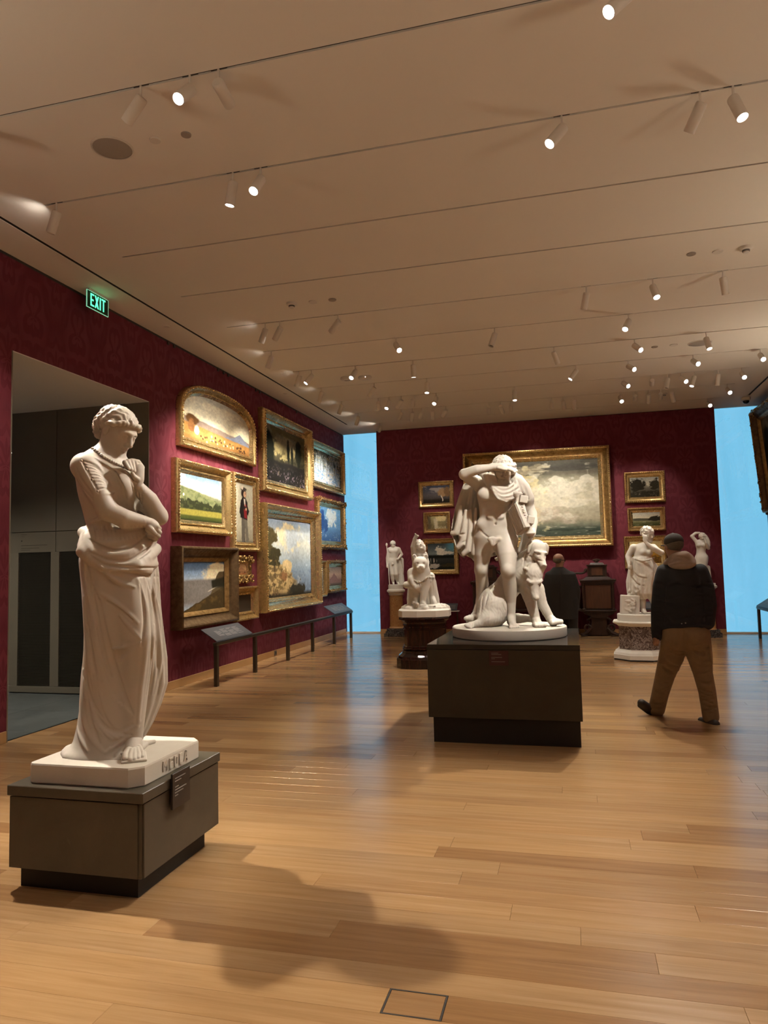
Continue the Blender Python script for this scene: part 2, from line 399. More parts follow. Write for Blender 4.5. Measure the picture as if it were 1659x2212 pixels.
for i, y in enumerate(TR):
    m = MB().box(TX0, TX1, y-0.0095, y+0.0095, CZ+0.012, CZ+0.05)
    side = ['nearest the viewer, first', 'second nearest', 'third nearest', 'fourth nearest', 'fifth nearest', 'sixth nearest, middle', 'fifth from the far wall, seventh', 'fourth from the far wall, eighth', 'third from the far wall, ninth', 'second from the far wall, tenth', 'closest to the far wall, last'][i]
    o = m.build('lighting_track', 'track_metal'); tag(o, f'thin dark ceiling lighting track, {side} of the eleven lines', 'light track', 'ceiling lighting tracks')
    tracks[i] = o

# left wall with doorway, made of three joined blocks
WT = 0.32
m = MB().box(XL-WT, XL, YB, DY0, -0.02, CZ-0.035).box(XL-WT, XL, DY1, YW+0.15, -0.02, CZ-0.035).box(XL-WT, XL, DY0, DY1, DZ, CZ-0.035)
o = struct('wall_left', m, 'red_damask_side'); o['label'] = 'dark red damask side wall with wide doorway'
struct('trim_1', MB().box(XL-WT, XL-0.012, YB, YW+0.15, CZ-0.035, CZ+0.001), 'shadow_gap')
# doorway reveal trim (thin pale metal edge)
m = MB().box(XL-0.30, XL+0.004, DY1-0.012, DY1+0.0, 0, DZ).box(XL-0.30, XL+0.004, DY0, DY0+0.012, 0, DZ)
struct('trim_2', m, 'passage_panel')
struct('trim_5', MB().box(XL-WT-0.01, XL+0.003, DY0+0.012, DY1-0.012, DZ-0.008, DZ), 'ceiling_paint')
def skirting(name, x0, x1, y0, y1):
    struct(name, MB().box(x0, x1, y0, y1, 0.0, 0.105, 0.003), 'oak_skirting')
skirting('baseboard_left', XL, XL+0.014, DY1+0.01, YW-0.05); skirting('baseboard_left_near', XL, XL+0.014, YB, DY0-0.01)
# right wall and back wall close the room
o = struct('wall_right', MB().box(XR, XR+0.3, YB, YW+0.15, -0.02, CZ-0.035), 'red_damask_side'); o['label'] = 'red damask wall on the right'
struct('trim_3', MB().box(XR+0.012, XR+0.3, YB, YW+0.15, CZ-0.035, CZ+0.001), 'shadow_gap')
skirting('baseboard_right', XR-0.014, XR, YB, YW-0.05)
o = struct('wall_back', MB().box(XL-0.2, XR+0.2, YB-0.2, YB, -0.02, CZ+0.06), 'red_damask_far'); o['label'] = 'red wall behind the viewer'
# far wall: free-standing slab in front of the windows
o = struct('wall_far', MB().box(FXL, FXR, YF, YF+0.12, -0.02, CZ-0.012), 'red_damask_far'); o['label'] = 'free-standing dark red damask wall at the far end'
struct('trim_4', MB().box(FXL+0.005, FXR-0.005, YF+0.01, YF+0.11, CZ-0.012, CZ+0.001), 'shadow_gap')
skirting('baseboard_far', FXL, FXR, YF-0.014, YF)
# windows: dusk light behind translucent shades
for i, (x0, x1) in enumerate(((XL, FXL+0.3), (FXR-0.3, XR))):
    w_ = struct(f'window_{i+1}', MB().box(x0, x1, YW+0.06, YW+0.09, 0.03, CZ), 'dusk_shade')
    w_['label'] = ['tall window with glowing blue shade left of the far wall', 'tall window with glowing blue shade right of the far wall'][i]
    MB().box(x0, x1, YW+0.012, YW+0.020, 0.03, CZ).build('pane', 'window_glass', w_)
    MB().box(x0, x1, YW, YW+0.12, 0.0, 0.03, 0.003).build('sill', 'lamp_white', w_)
o = struct('wall_window', MB().box(XL-0.4, XR+0.4, YW+0.14, YW+0.24, -0.02, CZ+0.06), 'ceiling_void')

# the passage behind the doorway
PXL = -7.16
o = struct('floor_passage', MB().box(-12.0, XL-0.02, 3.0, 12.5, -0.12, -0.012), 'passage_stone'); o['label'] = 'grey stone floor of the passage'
for xx in (-6.4, -7.7):
    pass
for ix in range(5):
    for iy in range(7):
        if XL-0.02-ix*1.0-1.0 < -10.2: continue
        a = XL-0.02-(ix+1)*0.95; b = XL-0.02-ix*0.95
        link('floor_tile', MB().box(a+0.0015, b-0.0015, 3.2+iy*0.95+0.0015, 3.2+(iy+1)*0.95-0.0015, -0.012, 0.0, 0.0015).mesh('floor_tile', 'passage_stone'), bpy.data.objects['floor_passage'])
o = struct('ceiling_passage', MB().box(PXL-2.5, XL-WT+0.001, 3.0, 12.5, DZ, DZ+0.08), 'ceiling_paint'); o['label'] = 'plain low ceiling of the passage'
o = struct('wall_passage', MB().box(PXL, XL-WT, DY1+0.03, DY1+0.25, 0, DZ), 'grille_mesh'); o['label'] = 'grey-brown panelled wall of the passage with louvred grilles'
# panels on it
def pp(x0, x1, z0, z1, mat='passage_panel', name='wall_panel', y=DY1, dep=0.03):
    return MB().box(x0, x1, y, y+dep, z0, z1, 0.002).build(name, mat, o)
seam = -6.46; PX1 = XL-0.003
pp(PXL, seam-0.004, 2.08, DZ-0.002); pp(seam+0.004, PX1, 2.08, DZ-0.002)
pp(PXL, seam-0.003, 1.81, 2.074); pp(seam+0.003, PX1, 1.81, 2.074)
for (x0, x1) in ((PXL, -7.03), (-6.535, -6.405), (-5.86, -5.73), (-5.24, PX1)): pp(x0, x1, 0.095, 1.81, name='grille_stile')
pp(PXL, PX1, 0.012, 0.092, name='grille_rail')
for (x0, x1) in ((-7.03, -6.535), (-6.405, -5.86), (-5.73, -5.24)):
    m = MB(); zz = 0.1
    while zz < 1.805:
        m.box(x0, x1, DY1+0.006, DY1+0.03, zz, zz+0.006); zz += 0.0135
    m.build('grille_louvres', 'grille_mesh', o, kind='stuff')
# faint wall text on the passage panel
m = MB()
for (z, w_, h_) in ((2.045, 0.09, 0.004), (2.02, 0.05, 0.003), (1.955, 0.018, 0.018), (1.90, 0.40, 0.006), (1.865, 0.28, 0.005), (1.842, 0.14, 0.005)):
    m.box(-6.99, -6.99+w_, DY1-0.0008, DY1, z, z+h_)
m.build('wall_text', 'grille_mesh', o)
# the lit gallery beyond the passage end
struct('wall_gallery', MB().box(-12.0, -11.9, 3.0, 12.4, 0, DZ+0.7), 'gallery_white')
g2 = struct('wall_gallery_side', MB().box(-12.0, -7.3, 12.4, 12.5, 0, DZ+0.7), 'gallery_white')
struct('ceiling_gallery', MB().box(-12.0, PXL-0.02, 3.0, 12.5, DZ+0.55, DZ+0.65), 'ceiling_paint') if False else None

for i, (x, y, pw) in enumerate(((-6.3, 6.2, 130), (-8.6, 6.6, 180), (-9.5, 10.6, 300))):  # unseen downlights, added to brighten the passage and the gallery beyond
    t = thing('ceiling_downlight', ['recessed white downlight in the passage ceiling near the doorway', 'recessed white downlight deeper in the passage ceiling', 'recessed white downlight in the gallery beyond the passage'][i], 'downlight', (x, y, DZ))
    MB().loft([[(r*math.cos(a), r*math.sin(a), z) for a in np.linspace(0, 2*PI, 24, endpoint=False)] for r, z in ((0.05, 0.0), (0.075, 0.0), (0.075, -0.006), (0.05, -0.006))], cap=False).build('trim_ring', 'device_white', t)
    MB().lathe([(0, -0.001), (0.05, -0.001), (0.05, -0.004), (0, -0.004)], 20).build('lens', 'lamp_lens', t)
    l_ = spot(t, (0, 0, -0.03), (0, 0, -1), pw, 120, 0.8); l_.parent = t
# ================================================================== CEILING FIXTURES
def mesh_once():
    d = {}
    m = MB(); m.lathe([(0.0, 0.022), (0.030, 0.022), (0.036, 0.016), (0.038, 0.004), (0.038, -0.160), (0.0355, -0.164), (0.033, -0.160), (0.033, -0.120), (0.0, -0.120)], 24)
    d['body'] = m.mesh('lamp_body', 'lamp_white', True)
    m = MB(); m.lathe([(0.0, -0.146), (0.030, -0.147), (0.0328, -0.149), (0.0328, -0.152), (0.0, -0.156)], 24); d['lens'] = m.mesh('lens', 'lamp_lens', True)
    m = MB(); m.lathe([(0.0, -0.140), (0.0328, -0.141), (0.0328, -0.146), (0.0, -0.148)], 24); d['dark'] = m.mesh('lens', 'socket_grey', True)
    m = MB(); m.box(-0.006, 0.006, -0.006, 0.006, -0.10, 0.0).box(-0.014, 0.014, -0.014, 0.014, -0.006, 0.012); m.box(-0.022, 0.022, -0.008, 0.008, -0.112, -0.098, 0.002)
    d['stem'] = m.mesh('stem', 'lamp_white')
    m = MB(); m.box(-0.055, 0.055, -0.008, 0.008, -0.008, 0.012, 0.002); d['adapter'] = m.mesh('adapter', 'track_metal')
    return d
FX = mesh_once()
# per track: (mount pixel x, lens pixel x, lens pixel y, side: 1 lens turned to viewer / -1 away, lit)
FIX = {
 0: [(304, 290, 243, -1, 0), (410, 386, 213, 1, 1), (472, 496, 214, -1, 0)],
 1: [(122, 113, 480, -1, 0), (503, 484, 418, 1, 1), (563, 548, 412, 1, 1), (1213, 1213, 285, 1, 1), (1512, 1501, 262, 1, 1), (1583, 1612, 227, 1, 1)],
 4: [(573, 568, 731, -1, 0), (605, 613, 720, 1, 1), (730, 722, 713, -1, 0), (1266, 1268, 653, -1, 0), (1409.5, 1427, 634, 1, 1), (1561, 1577, 614, -1, 0)],
 5: [(586, 583, 788, -1, 0), (855, 845, 761, 1, 1), (1068, 1066, 740, -1, 0), (1357, 1353, 701, 1, 1)],
 6: [(647, 644, 828, -1, 0), (673, 680, 826, 1, 1), (767, 759, 816, 1, 1), (892, 884, 806, 1, 1), (1196, 1188, 775, 1, 1), (1370, 1384, 756, 1, 1), (1525, 1538, 741, 1, 1)],
 7: [(695, 694, 863, -1, 0), (808, 802, 851, -1, 0), (922, 914, 842, 1, 1), (1244, 1257, 809, 1, 1), (1357, 1370, 798, 1, 1), (1496.5, 1508, 786, 1, 1), (1641.5, 1649, 776, 1, 1)],
 8: [(738, 736, 890, -1, 0), (817, 819, 883, -1, 0), (839.5, 835, 882, 1, 1), (867, 871, 878, -1, 0), (892, 892, 877, -1, 0), (942, 938, 872, 1, 1), (1111, 1117, 858, 1, 1), (1346, 1357, 834, 1, 1), (1408, 1408, 829, -1, 0), (1442, 1437, 828, -1, 0), (1471, 1482, 824, 1, 1), (1499, 1498, 824, 1, 1), (1551, 1551, 819, -1, 0), (1602, 1608, 815, 1, 1)],
 9: [(774, 773, 913, -1, 0), (866, 862, 904, -1, 0), (891, 892, 904, -1, 0), (911, 908, 902, -1, 0), (934, 934, 899, -1, 0), (963, 957, 899, -1, 0), (1056, 1056, 891, -1, 0), (1081, 1080, 887, -1, 0), (1103.5, 1103.5, 887, -1, 0), (1192, 1192, 880, -1, 0), (1216, 1216, 876, -1, 0), (1240, 1240, 875, -1, 0), (1339, 1343, 867, 1, 1), (1372, 1372, 864, -1, 0), (1401, 1401, 865, -1, 0), (1427, 1427, 860, -1, 0), (1451, 1460, 856, -1, 0), (1571, 1577, 848, 1, 1)],
 10: [(820, 819, 931, -1, 0), (1528, 1534, 876, 1, 1)],
}
TNAME = ['ceiling track nearest the viewer', 'second nearest ceiling track', '', '', 'fifth nearest ceiling track', 'middle ceiling track', 'fifth track from far wall', 'fourth track from far wall', 'third track from far wall', 'second track from far wall', 'track closest to far wall']
CZM = CZ+0.012
def fixture(x, y, d, lit, label, power=0, cone=40, name='track_spotlight', radius=0.035, blend=0.7):
    t = thing(name, label, 'spotlight', (x, y, CZM), 0, 'track spotlights')
    link('adapter', FX['adapter'], t); link('stem', FX['stem'], t)
    q = aim_rot(d)
    b = link('lamp_body', FX['body'], t, loc=(0, 0, -0.105)); b.rotation_euler = q
    link('lens', FX['lens' if lit else 'dark'], b)
    if power > 0:
        dv = Vector(d).normalized()
        l = bpy.data.lights.new('lamp_beam', 'SPOT'); l.energy = power*KEY; l.spot_size = math.radians(cone); l.spot_blend = blend; l.shadow_soft_size = radius; l.color = WARM
        lo = bpy.data.objects.new('lamp_beam', l); COL.objects.link(lo); lo.parent = t; lo.location = Vector((0, 0, -0.105))+dv*0.19; lo.rotation_euler = q
    return t
def fx_dir(mount, lx, ly, side):
    piv = np.array(mount)+np.array((0, 0, -0.105)); L_ = 0.156; d = ray(lx, ly); d = d/np.linalg.norm(d); o_ = CAM-piv
    b = o_@d; c = o_@o_-L_*L_; disc = b*b-c
    t_ = -b if disc <= 0 else (-b-math.sqrt(disc) if side > 0 else -b+math.sqrt(disc))
    v = CAM+d*t_-piv; v[2] = min(v[2], -0.03); return v/np.linalg.norm(v)
# lamps that visibly do the lighting: (track, index): (target, power, cone)
BEAM = {}
# ================================================================== LIGHT PLAN
BEAM.update({
 (0, 0): ((XL, 4.4, 2.2), 60, 70),
 (1, 0): ((XL+0.05, 5.0, 1.8), 70, 80),
 (1, 1): ((-3.4, 5.2, 0.0), 60, 80),
 (1, 3): ((-2.30, 3.42, 1.2), 380, 42),
 (1, 4): ((-0.60, 6.95, 1.7), 380, 32),
 (1, 5): ((2.2, 3.6, 0.0), 170, 90),
 (4, 0): ((XL, 8.9, 1.7), 130, 75),
 (4, 1): ((XL, 9.2, 2.6), 200, 55),
 (4, 2): ((XL, 9.6, 2.6), 140, 60),
 (4, 3): ((-0.8, 9.9, 0.0), 110, 75),
 (4, 4): ((1.8, 6.0, 0.0), 180, 90),
 (4, 5): ((2.4, 9.4, 0.0), 120, 85),
 (5, 0): ((XL, 9.5, 2.0), 130, 75),
 (5, 1): ((-0.62, 7.05, 1.9), 130, 30),
 (5, 2): ((-2.4, 8.6, 0.0), 130, 85),
 (5, 3): ((-0.60, 7.00, 1.2), 620, 52),
 (6, 0): ((XL, 10.7, 2.2), 140, 75),
 (6, 1): ((XL, 9.4, 2.4), 260, 60),
 (6, 4): ((0.95, 12.0, 1.4), 150, 30),
 (6, 3): ((-2.2, 10.9, 1.5), 150, 32),
 (6, 6): ((2.6, 9.0, 0.0), 120, 90),
 (7, 0): ((XL, 12.0, 2.2), 160, 75),
 (7, 1): ((XL, 12.4, 2.3), 300, 60),
 (7, 2): ((-2.2, 10.9, 1.5), 120, 30),
 (7, 3): ((-2.2, 10.9, 1.3), 120, 30),
 (8, 0): ((XL, 13.0, 2.2), 160, 75),
 (8, 3): ((XL, 14.4, 2.3), 260, 60),
 (8, 6): ((-0.8, 11.6, 0.0), 140, 90),
 (8, 9): ((0.95, 12.0, 1.4), 110, 34),
 (8, 11): ((0.95, 12.0, 1.3), 140, 34),
 (8, 12): ((1.8, 13.2, 0.0), 140, 90),
 (9, 0): ((XL, 14.6, 2.4), 160, 75),
 (9, 2): ((-3.75, 15.4, 1.5), 90, 30),
 (9, 4): ((-2.8, YF, 2.1), 90, 50),
 (9, 7): ((-0.7, YF, 2.8), 200, 60),
 (9, 10): ((0.2, YF, 2.7), 190, 60),
 (9, 14): ((1.5, YF, 2.4), 80, 50),
 (9, 16): ((2.5, 15.3, 1.6), 90, 30),
 (9, 11): ((0.0, 14.6, 0.0), 110, 90),
})
OFF = [
 (-3.83, 3.85, (-1.9, 3.25, 0.8), 640, 72),
 (-1.6, 1.64, (-1.0, 1.2, 0.0), 60, 90),
 (1.6, 1.64, (1.2, 2.2, 0.0), 90, 90),
 (-2.4, -1.7, (-2.0, -1.6, 0.0), 220, 100),
 (1.6, -1.7, (1.4, -1.6, 0.0), 220, 100),
 (-3.6, 1.64, (XL, 3.2, 2.0), 110, 80),
 (2.6, 1.64, (XR, 3.5, 2.0), 110, 90),
 (2.7, 9.33, (XR, 10.2, 2.0), 110, 90),
]
# wall lamps added out of view to brighten the ceiling: (x, y, z, outward sign, power)
UP = [(XL, 1.4, 2.9, 1, 150), (XR, 2.4, 2.9, -1, 150), (XR, 6.6, 2.9, -1, 110), (XR, 10.6, 2.9, -1, 90), (-1.0, YB, 2.9, 0, 220)]
for ti, lst in FIX.items():
    for k, (mx, lx, ly, side, lit) in enumerate(lst):
        # mount pixel lies on the track line: intersect pixel column with the track in plan
        lo_, hi_ = TX0-1, TX1+2
        for _ in range(40):
            mid = (lo_+hi_)/2
            if project((mid, TR[ti], CZ))[0] < mx: lo_ = mid
            else: hi_ = mid
        x = (lo_+hi_)/2; mount = (x, TR[ti], CZM)
        nl = len(lst)
        pos = ordinal(k)+' from left'
        tilt = 'glowing lens turned to the viewer' if lit else 'back turned, lens hidden'
        lab = f'white cylinder spotlight, {pos} on {TNAME[ti]}'
        d = fx_dir(mount, lx, ly, side); pw, cone = 0, 40
        if (ti, k) in BEAM:
            tgt, pw, cone = BEAM[(ti, k)]
            if tgt is not None: d = np.array(tgt)-np.array(mount)-np.array((0, 0, -0.105))
        t = fixture(x, TR[ti], tuple(d), lit, lab, pw, cone)
        if k == 0 and ti != 0:      # stray light from the back of the wall lamps at the track ends
            l_ = spot(t, (-0.06, 0, -0.17), (-0.80, 0, 0.14), 2.6 if ti > 1 else 5.0, 115, 1.0, 0.03, name='stray_light'); l_.parent = t
# lamp hanging into the top edge of the picture, on a track just overhead
mnt = on(1352, -45, 2, CZ); fixture(mnt[0], mnt[1], tuple(fx_dir((mnt[0], mnt[1], CZM), 1316, 25, 1)), 1, 'white cylinder spotlight cut off by the top edge of the picture', 0)
# lamps on tracks behind and beside the viewer, outside the picture
for i, (x, y, tgt, pw, cone) in enumerate(OFF):
    fixture(x, y, tuple(np.array(tgt)-np.array((x, y, CZM-0.105))), 1, f'white cylinder spotlight outside the picture, {ordinal(i)} of its row', pw, cone)

for i, (x, y, z, sg, pw) in enumerate(UP):
    t = thing('wall_uplight', ['white wall uplight on the left wall behind the viewer', 'white wall uplight on the right wall beside the viewer', 'white wall uplight at the middle of the right wall', 'white wall uplight on the right wall farther along', 'white wall uplight on the wall behind the viewer'][i], 'wall lamp', (x, y, z))
    ox, oy = (sg*0.10, 0) if sg else (0, 0.10)
    MB().lathe([(0.0, -0.10), (0.05, -0.09), (0.085, 0.0), (0.09, 0.05), (0.084, 0.05), (0.078, 0.0), (0.0, -0.07)], 24, (ox, oy)).build('bowl', 'lamp_white', t, True)
    MB().box(min(0, ox)-0.002*0, max(0, ox)+(0.02 if not sg else 0), min(0, oy)-(0.02 if sg else 0), max(0, oy)+(0.02 if sg else 0), -0.03, 0.0).build('bracket', 'lamp_white', t)
    MB().lathe([(0.0, 0.0), (0.06, 0.0), (0.06, 0.012), (0.0, 0.012)], 20, (ox, oy)).build('lens', 'lamp_lens', t, True)
    l_ = spot(t, (ox, oy, 0.06), (ox+sg*0.55, oy+(0 if sg else 0.55), 1.06), pw, 150, 1.0, 0.30, (1.0, 0.84, 0.62)); l_.parent = t
# ---- small ceiling devices
def disc(px, py, r, name, label, cat, mat, rim=None, dz=0.006, prof=None, group=None):
    p = on(px, py, 2, CZ); t = thing(name, label, cat, (p[0], p[1], CZ), 0, group)
    if prof: 
        for (nm, mt, pf) in prof: MB().lathe(pf, 28).build(nm, mt, t, True)
    else:
        MB().lathe([(0, 0.002), (r, 0.002), (r, -dz*0.6), (r*0.96, -dz), (0, -dz)], 32).build('cover', mat, t, True)
        if rim: MB().loft([[(q*math.cos(a), q*math.sin(a), z) for a in np.linspace(0, 2*PI, 40, endpoint=False)] for q, z in ((r, 0.002), (r*rim, 0.002), (r*rim, -dz*0.7), (r*1.01, -dz*1.2), (r, -dz))], cap=False).build('rim', 'device_white', t, True)
    return t
disc(243, 320, 0.135, 'ceiling_speaker', 'large round grey ceiling speaker grille near the left', 'speaker', 'grille_grey', 1.1)
disc(1512, 741, 0.150, 'ceiling_speaker', 'large round grey ceiling speaker grille at the far right', 'speaker', 'grille_grey', 1.1)
for px, py, r, lab, mat in ((402, 290, 0.036, 'small grey ceiling disc beside the large left speaker', 'grille_grey'), (718, 647, 0.045, 'small grey ceiling disc right of the left smoke detector', 'grille_grey'), (1493, 548, 0.045, 'small grey ceiling disc left of the right smoke detector', 'grille_grey'), (1414, 749, 0.045, 'small grey ceiling disc left of the far right speaker', 'grille_grey'),
                            (335, 302, 0.040, 'small white ceiling disc right of the large left speaker', 'device_white'), (676, 652, 0.050, 'small white ceiling disc next to the left smoke detector', 'device_white'), (1550, 543, 0.050, 'small white ceiling disc next to the right smoke detector', 'device_white'), (1455, 745, 0.055, 'small white ceiling disc between far speaker and grey disc', 'device_white')):
    disc(px, py, r, 'ceiling_disc', lab, 'ceiling disc', mat, None, 0.010)
smk = [('base', 'device_white', [(0, 0.002), (0.062, 0.002), (0.060, -0.022), (0.046, -0.030), (0, -0.030)]), ('vent', 'socket_grey', [(0, -0.028), (0.036, -0.028), (0.034, -0.046), (0, -0.046)]), ('cap', 'device_white', [(0, -0.045), (0.030, -0.045), (0.026, -0.058), (0, -0.060)])]
disc(630, 655, 0, 'smoke_detector', 'white smoke detector on the ceiling at the left', 'smoke detector', None, prof=smk)
disc(1611, 534, 0, 'smoke_detector', 'white smoke detector on the ceiling near the right edge', 'smoke detector', None, prof=smk)
disc(1434, 850, 0, 'smoke_detector', 'tiny white smoke detector above the far wall', 'smoke detector', None, prof=smk)
dm = [('housing', 'device_white', [(0, 0.002), (0.085, 0.002), (0.085, -0.05), (0.070, -0.062), (0, -0.062)]), ('dome', 'dome_black', [(0.058, -0.060), (0.056, -0.085), (0.040, -0.108), (0.018, -0.118), (0, -0.120)])]
disc(1611, 859, 0, 'security_camera', 'white dome security camera on the ceiling by the right window', 'camera', None, prof=dm)
for (px, py, lab, dot) in ((750, 815, 'oval white ceiling sensor, left of the pair', 0), (788, 813, 'oval white ceiling sensor with tiny light, right of the pair', 1)):
    p = on(px, py, 2, CZ); t = thing('ceiling_sensor', lab, 'sensor', (p[0], p[1], CZ))
    MB().lathe([(0, 0.002), (0.105, 0.002), (0.115, -0.02), (0.105, -0.045), (0.09, -0.05), (0, -0.05)], 28, sy=0.75).build('case', 'device_white', t, True)
    MB().lathe([(0, -0.049), (0.05, -0.049), (0.045, -0.056), (0, -0.056)], 20, sy=0.75).build('cover', 'grille_grey' if not dot else 'device_white', t, True)
    if dot: MB().sphere((0.03, -0.075, -0.03), 0.007, 8).build('indicator', 'lamp_lens', t)
p = on(760, 927, 2, CZ); o = MB().box(-0.07, 0.07, -0.035, 0.035, -0.008, 0.003, 0.002).build('ceiling_plate', 'device_white', loc=(p[0], p[1], CZ)); tag(o, 'small white rectangular plate on the ceiling by the left window', 'ceiling plate')
for (px, py, lab) in ((360, 705, 'small white ceiling ring above the arched painting'), (616, 850, 'small white ceiling ring above the dark framed forest painting')):
    disc(px, py, 0.04, 'ceiling_ring', lab, 'ceiling disc', 'device_white', None, 0.008)
# bits of hardware in the shadow gap above the left wall
for i, (px, py) in enumerate(((362, 738), (375, 744), (470, 800), (482, 806), (492, 812), (552, 842), (560, 847), (600, 868), (640, 890), (690, 916))):
    p = on(px, py, 0, XL); o = MB().box(0, 0.03, -0.02, 0.02, -0.04, 0.0).build('picture_hook', 'track_metal', loc=(XL-0.012, p[1], CZ-0.03)); tag(o, f'dark picture hanging clip at the top of the left wall, {ordinal(i)} counted from the doorway', 'clip', 'picture rail clips')

# ---- exit sign: clear panel hung from the ceiling by the left wall
EX = -4.935; ye0, ye1, ze0, ze1 = 6.53, 6.90, 4.385, 4.575
t = thing('exit_sign', 'glowing green EXIT sign hanging by the left wall', 'exit sign', (EX, (ye0+ye1)/2, CZ))
hy = (ye1-ye0)/2; a, b = ze0-CZ, ze1-CZ
n = NT('sign_glass', 0.1, 0, 0.5); n.set('Base Color', (0.015, 0.045, 0.025)); M['sign_glass'] = n.m
MB().box(-0.004, 0.004, -hy, hy, a, b).build('panel', 'sign_glass', t)
m = MB(); e = 0.004
for q in ((-hy, hy, a, a+e), (-hy, hy, b-e, b), (-hy, -hy+e, a+e, b-e), (hy-e, hy, a+e, b-e)): m.box(-0.005, 0.006, q[0], q[1], q[2], q[3])
emit('sign_edge', (0.35, 0.9, 0.55), 0.55, (0.3, 0.5, 0.4)); m.build('edge', 'sign_edge', t)
m = MB(); z0, z1 = a+0.030, b-0.022; s = 0.017
def bar(y0, y1, zz0, zz1): m.box(0.004, 0.0075, y0, y1, zz0, zz1)
def diag(y0, zz0, y1, zz1, w_): m.loft([[(xx, y0-w_, zz0), (xx, y0+w_, zz0), (xx, y1+w_, zz1), (xx, y1-w_, zz1)] for xx in (0.004, 0.0075)])
x = -0.125; bar(x, x+s, z0, z1); bar(x+s, x+0.058, z0, z0+s); bar(x+s, x+0.058, z1-s, z1); bar(x+s, x+0.050, (z0+z1)/2-s/2, (z0+z1)/2+s/2)
x = -0.052; diag(x+0.009, z0, x+0.057, z1, 0.0095); diag(x+0.057, z0, x+0.009, z1, 0.0095)
x = 0.032; bar(x, x+s, z0, z1)
x = 0.064; bar(x+0.0245, x+0.0245+s, z0, z1-s); bar(x, x+0.066, z1-s, z1)
m.build('lettering', 'exit_green', t, label='green letters EXIT')
MB().box(-0.012, 0.012, -hy*0.8, hy*0.8, b, 0.001).build('mount', 'device_white', t)

# ---- reading rails in front of the paintings
def rail(name, label, p0, p1, npost, posts, zt, panels, inward):
    """p0,p1 plan ends; inward: unit vector toward the viewer side"""
    p0 = Vector((*p0, 0)); p1 = Vector((*p1, 0)); L_ = (p1-p0).length; d = (p1-p0).normalized()
    t = thing(name, label, 'reading rail', p0, math.atan2(d.y, d.x))
    MB().box(-0.03, L_+0.03, -0.030, 0.030, zt-0.045, zt, 0.008).build('rail', 'rail_bronze', t)
    for s_ in posts: MB().box(s_-0.030, s_+0.030, -0.024, 0.024, 0.0, zt-0.035, 0.003).build('post', 'rail_bronze', t)
    for (a_, b_) in panels:
        sg = inward
        # tilted label board rising towards the wall
        m = MB().loft([[(a_, sg*0.03, zt+0.005), (b_, sg*0.03, zt+0.005), (b_, -sg*0.20, zt+0.155), (a_, -sg*0.20, zt+0.155)], [(a_, sg*0.025, zt+0.020), (b_, sg*0.025, zt+0.020), (b_, -sg*0.205, zt+0.170), (a_, -sg*0.205, zt+0.170)]])
        pn = m.build('label_board', 'label_slate', t)
        m = MB(); w_ = b_-a_
        for c_ in range(4):
            for l_ in range(9):
                if (c_*7+l_*3) % 8 == 0: continue
                u0 = a_+w_*(0.20+0.165*c_); u1 = u0+w_*0.135*(1 if l_ % 4 != 3 else 0.6); f0 = 0.22+0.065*l_
                y_ = sg*0.025-sg*0.23*f0; z_ = zt+0.0205+0.15*f0; y2 = sg*0.025-sg*0.23*(f0+0.022); z2 = zt+0.0205+0.15*(f0+0.022)
                m.loft([[(u0, y_, z_), (u1, y_, z_), (u1, y2, z2), (u0, y2, z2)], [(u0, y_, z_+0.0006), (u1, y_, z_+0.0006), (u1, y2, z2+0.0006), (u0, y2, z2+0.0006)]])
        m.build('printed_text', 'print_grey', pn)
    return t
rail('reading_rail', 'long bronze reading rail with two label boards along the left wall', (-4.605, 8.75), (-4.655, 14.95), 6, [0.02, 1.24, 2.54, 3.74, 5.0, 6.16], 0.575, [(-0.02, 1.10), (4.98, 6.18)], -1)
rail('reading_rail', 'short bronze reading rail with label board by the right window', (3.33, 15.0), (3.33, 11.6), 2, [0.02, 1.2, 2.4, 3.38], 0.60, [(0.0, 1.1)], -1)
for (cx, lab) in ((-2.66, 'small slate label stand at the far wall behind the crouching woman'), (1.50, 'small slate label stand at the far wall behind the listening girl')):
    t = thing('label_stand', lab, 'label stand', (cx, YF-0.22, 0))
    MB().box(-0.24, 0.24, -0.06, 0.12, 0.50, 0.52, 0.003).build('shelf', 'lamp_white' if cx < 0 else 'rail_bronze', t)
    pn = MB().loft([[(-0.22, -0.05, 0.525), (0.20, -0.05, 0.525), (0.20, 0.12, 0.66), (-0.22, 0.12, 0.66)], [(-0.22, -0.06, 0.535), (0.20, -0.06, 0.535), (0.20, 0.11, 0.67), (-0.22, 0.11, 0.67)]]).build('label_board', 'label_slate', t)
    m = MB()
    for c_ in range(2):
        for l_ in range(6):
            u0 = -0.15+c_*0.18; f0 = 0.18+0.11*l_; y_ = -0.06+0.17*f0; z_ = 0.5355+0.135*f0
            m.box(u0, u0+0.13, y_, y_+0.008, z_, z_+0.006)
    m.build('printed_text', 'print_grey', pn)
    for sx in (-0.18, 0.18): MB().box(sx-0.012, sx+0.012, 0.10, 0.13, 0.0, 0.51).build('post', 'rail_bronze', t)
# floor socket in the skirting
o = thing('wall_socket', 'small dark socket box in the left baseboard', 'socket', (XL+0.014, 11.83, 0.052))
MB().box(0, 0.012, -0.045, 0.045, -0.042, 0.042, 0.003).build('plate', 'socket_grey', o); MB().box(0.012, 0.015, -0.02, 0.025, -0.02, 0.02, 0.001).build('outlet', 'dome_black', o)
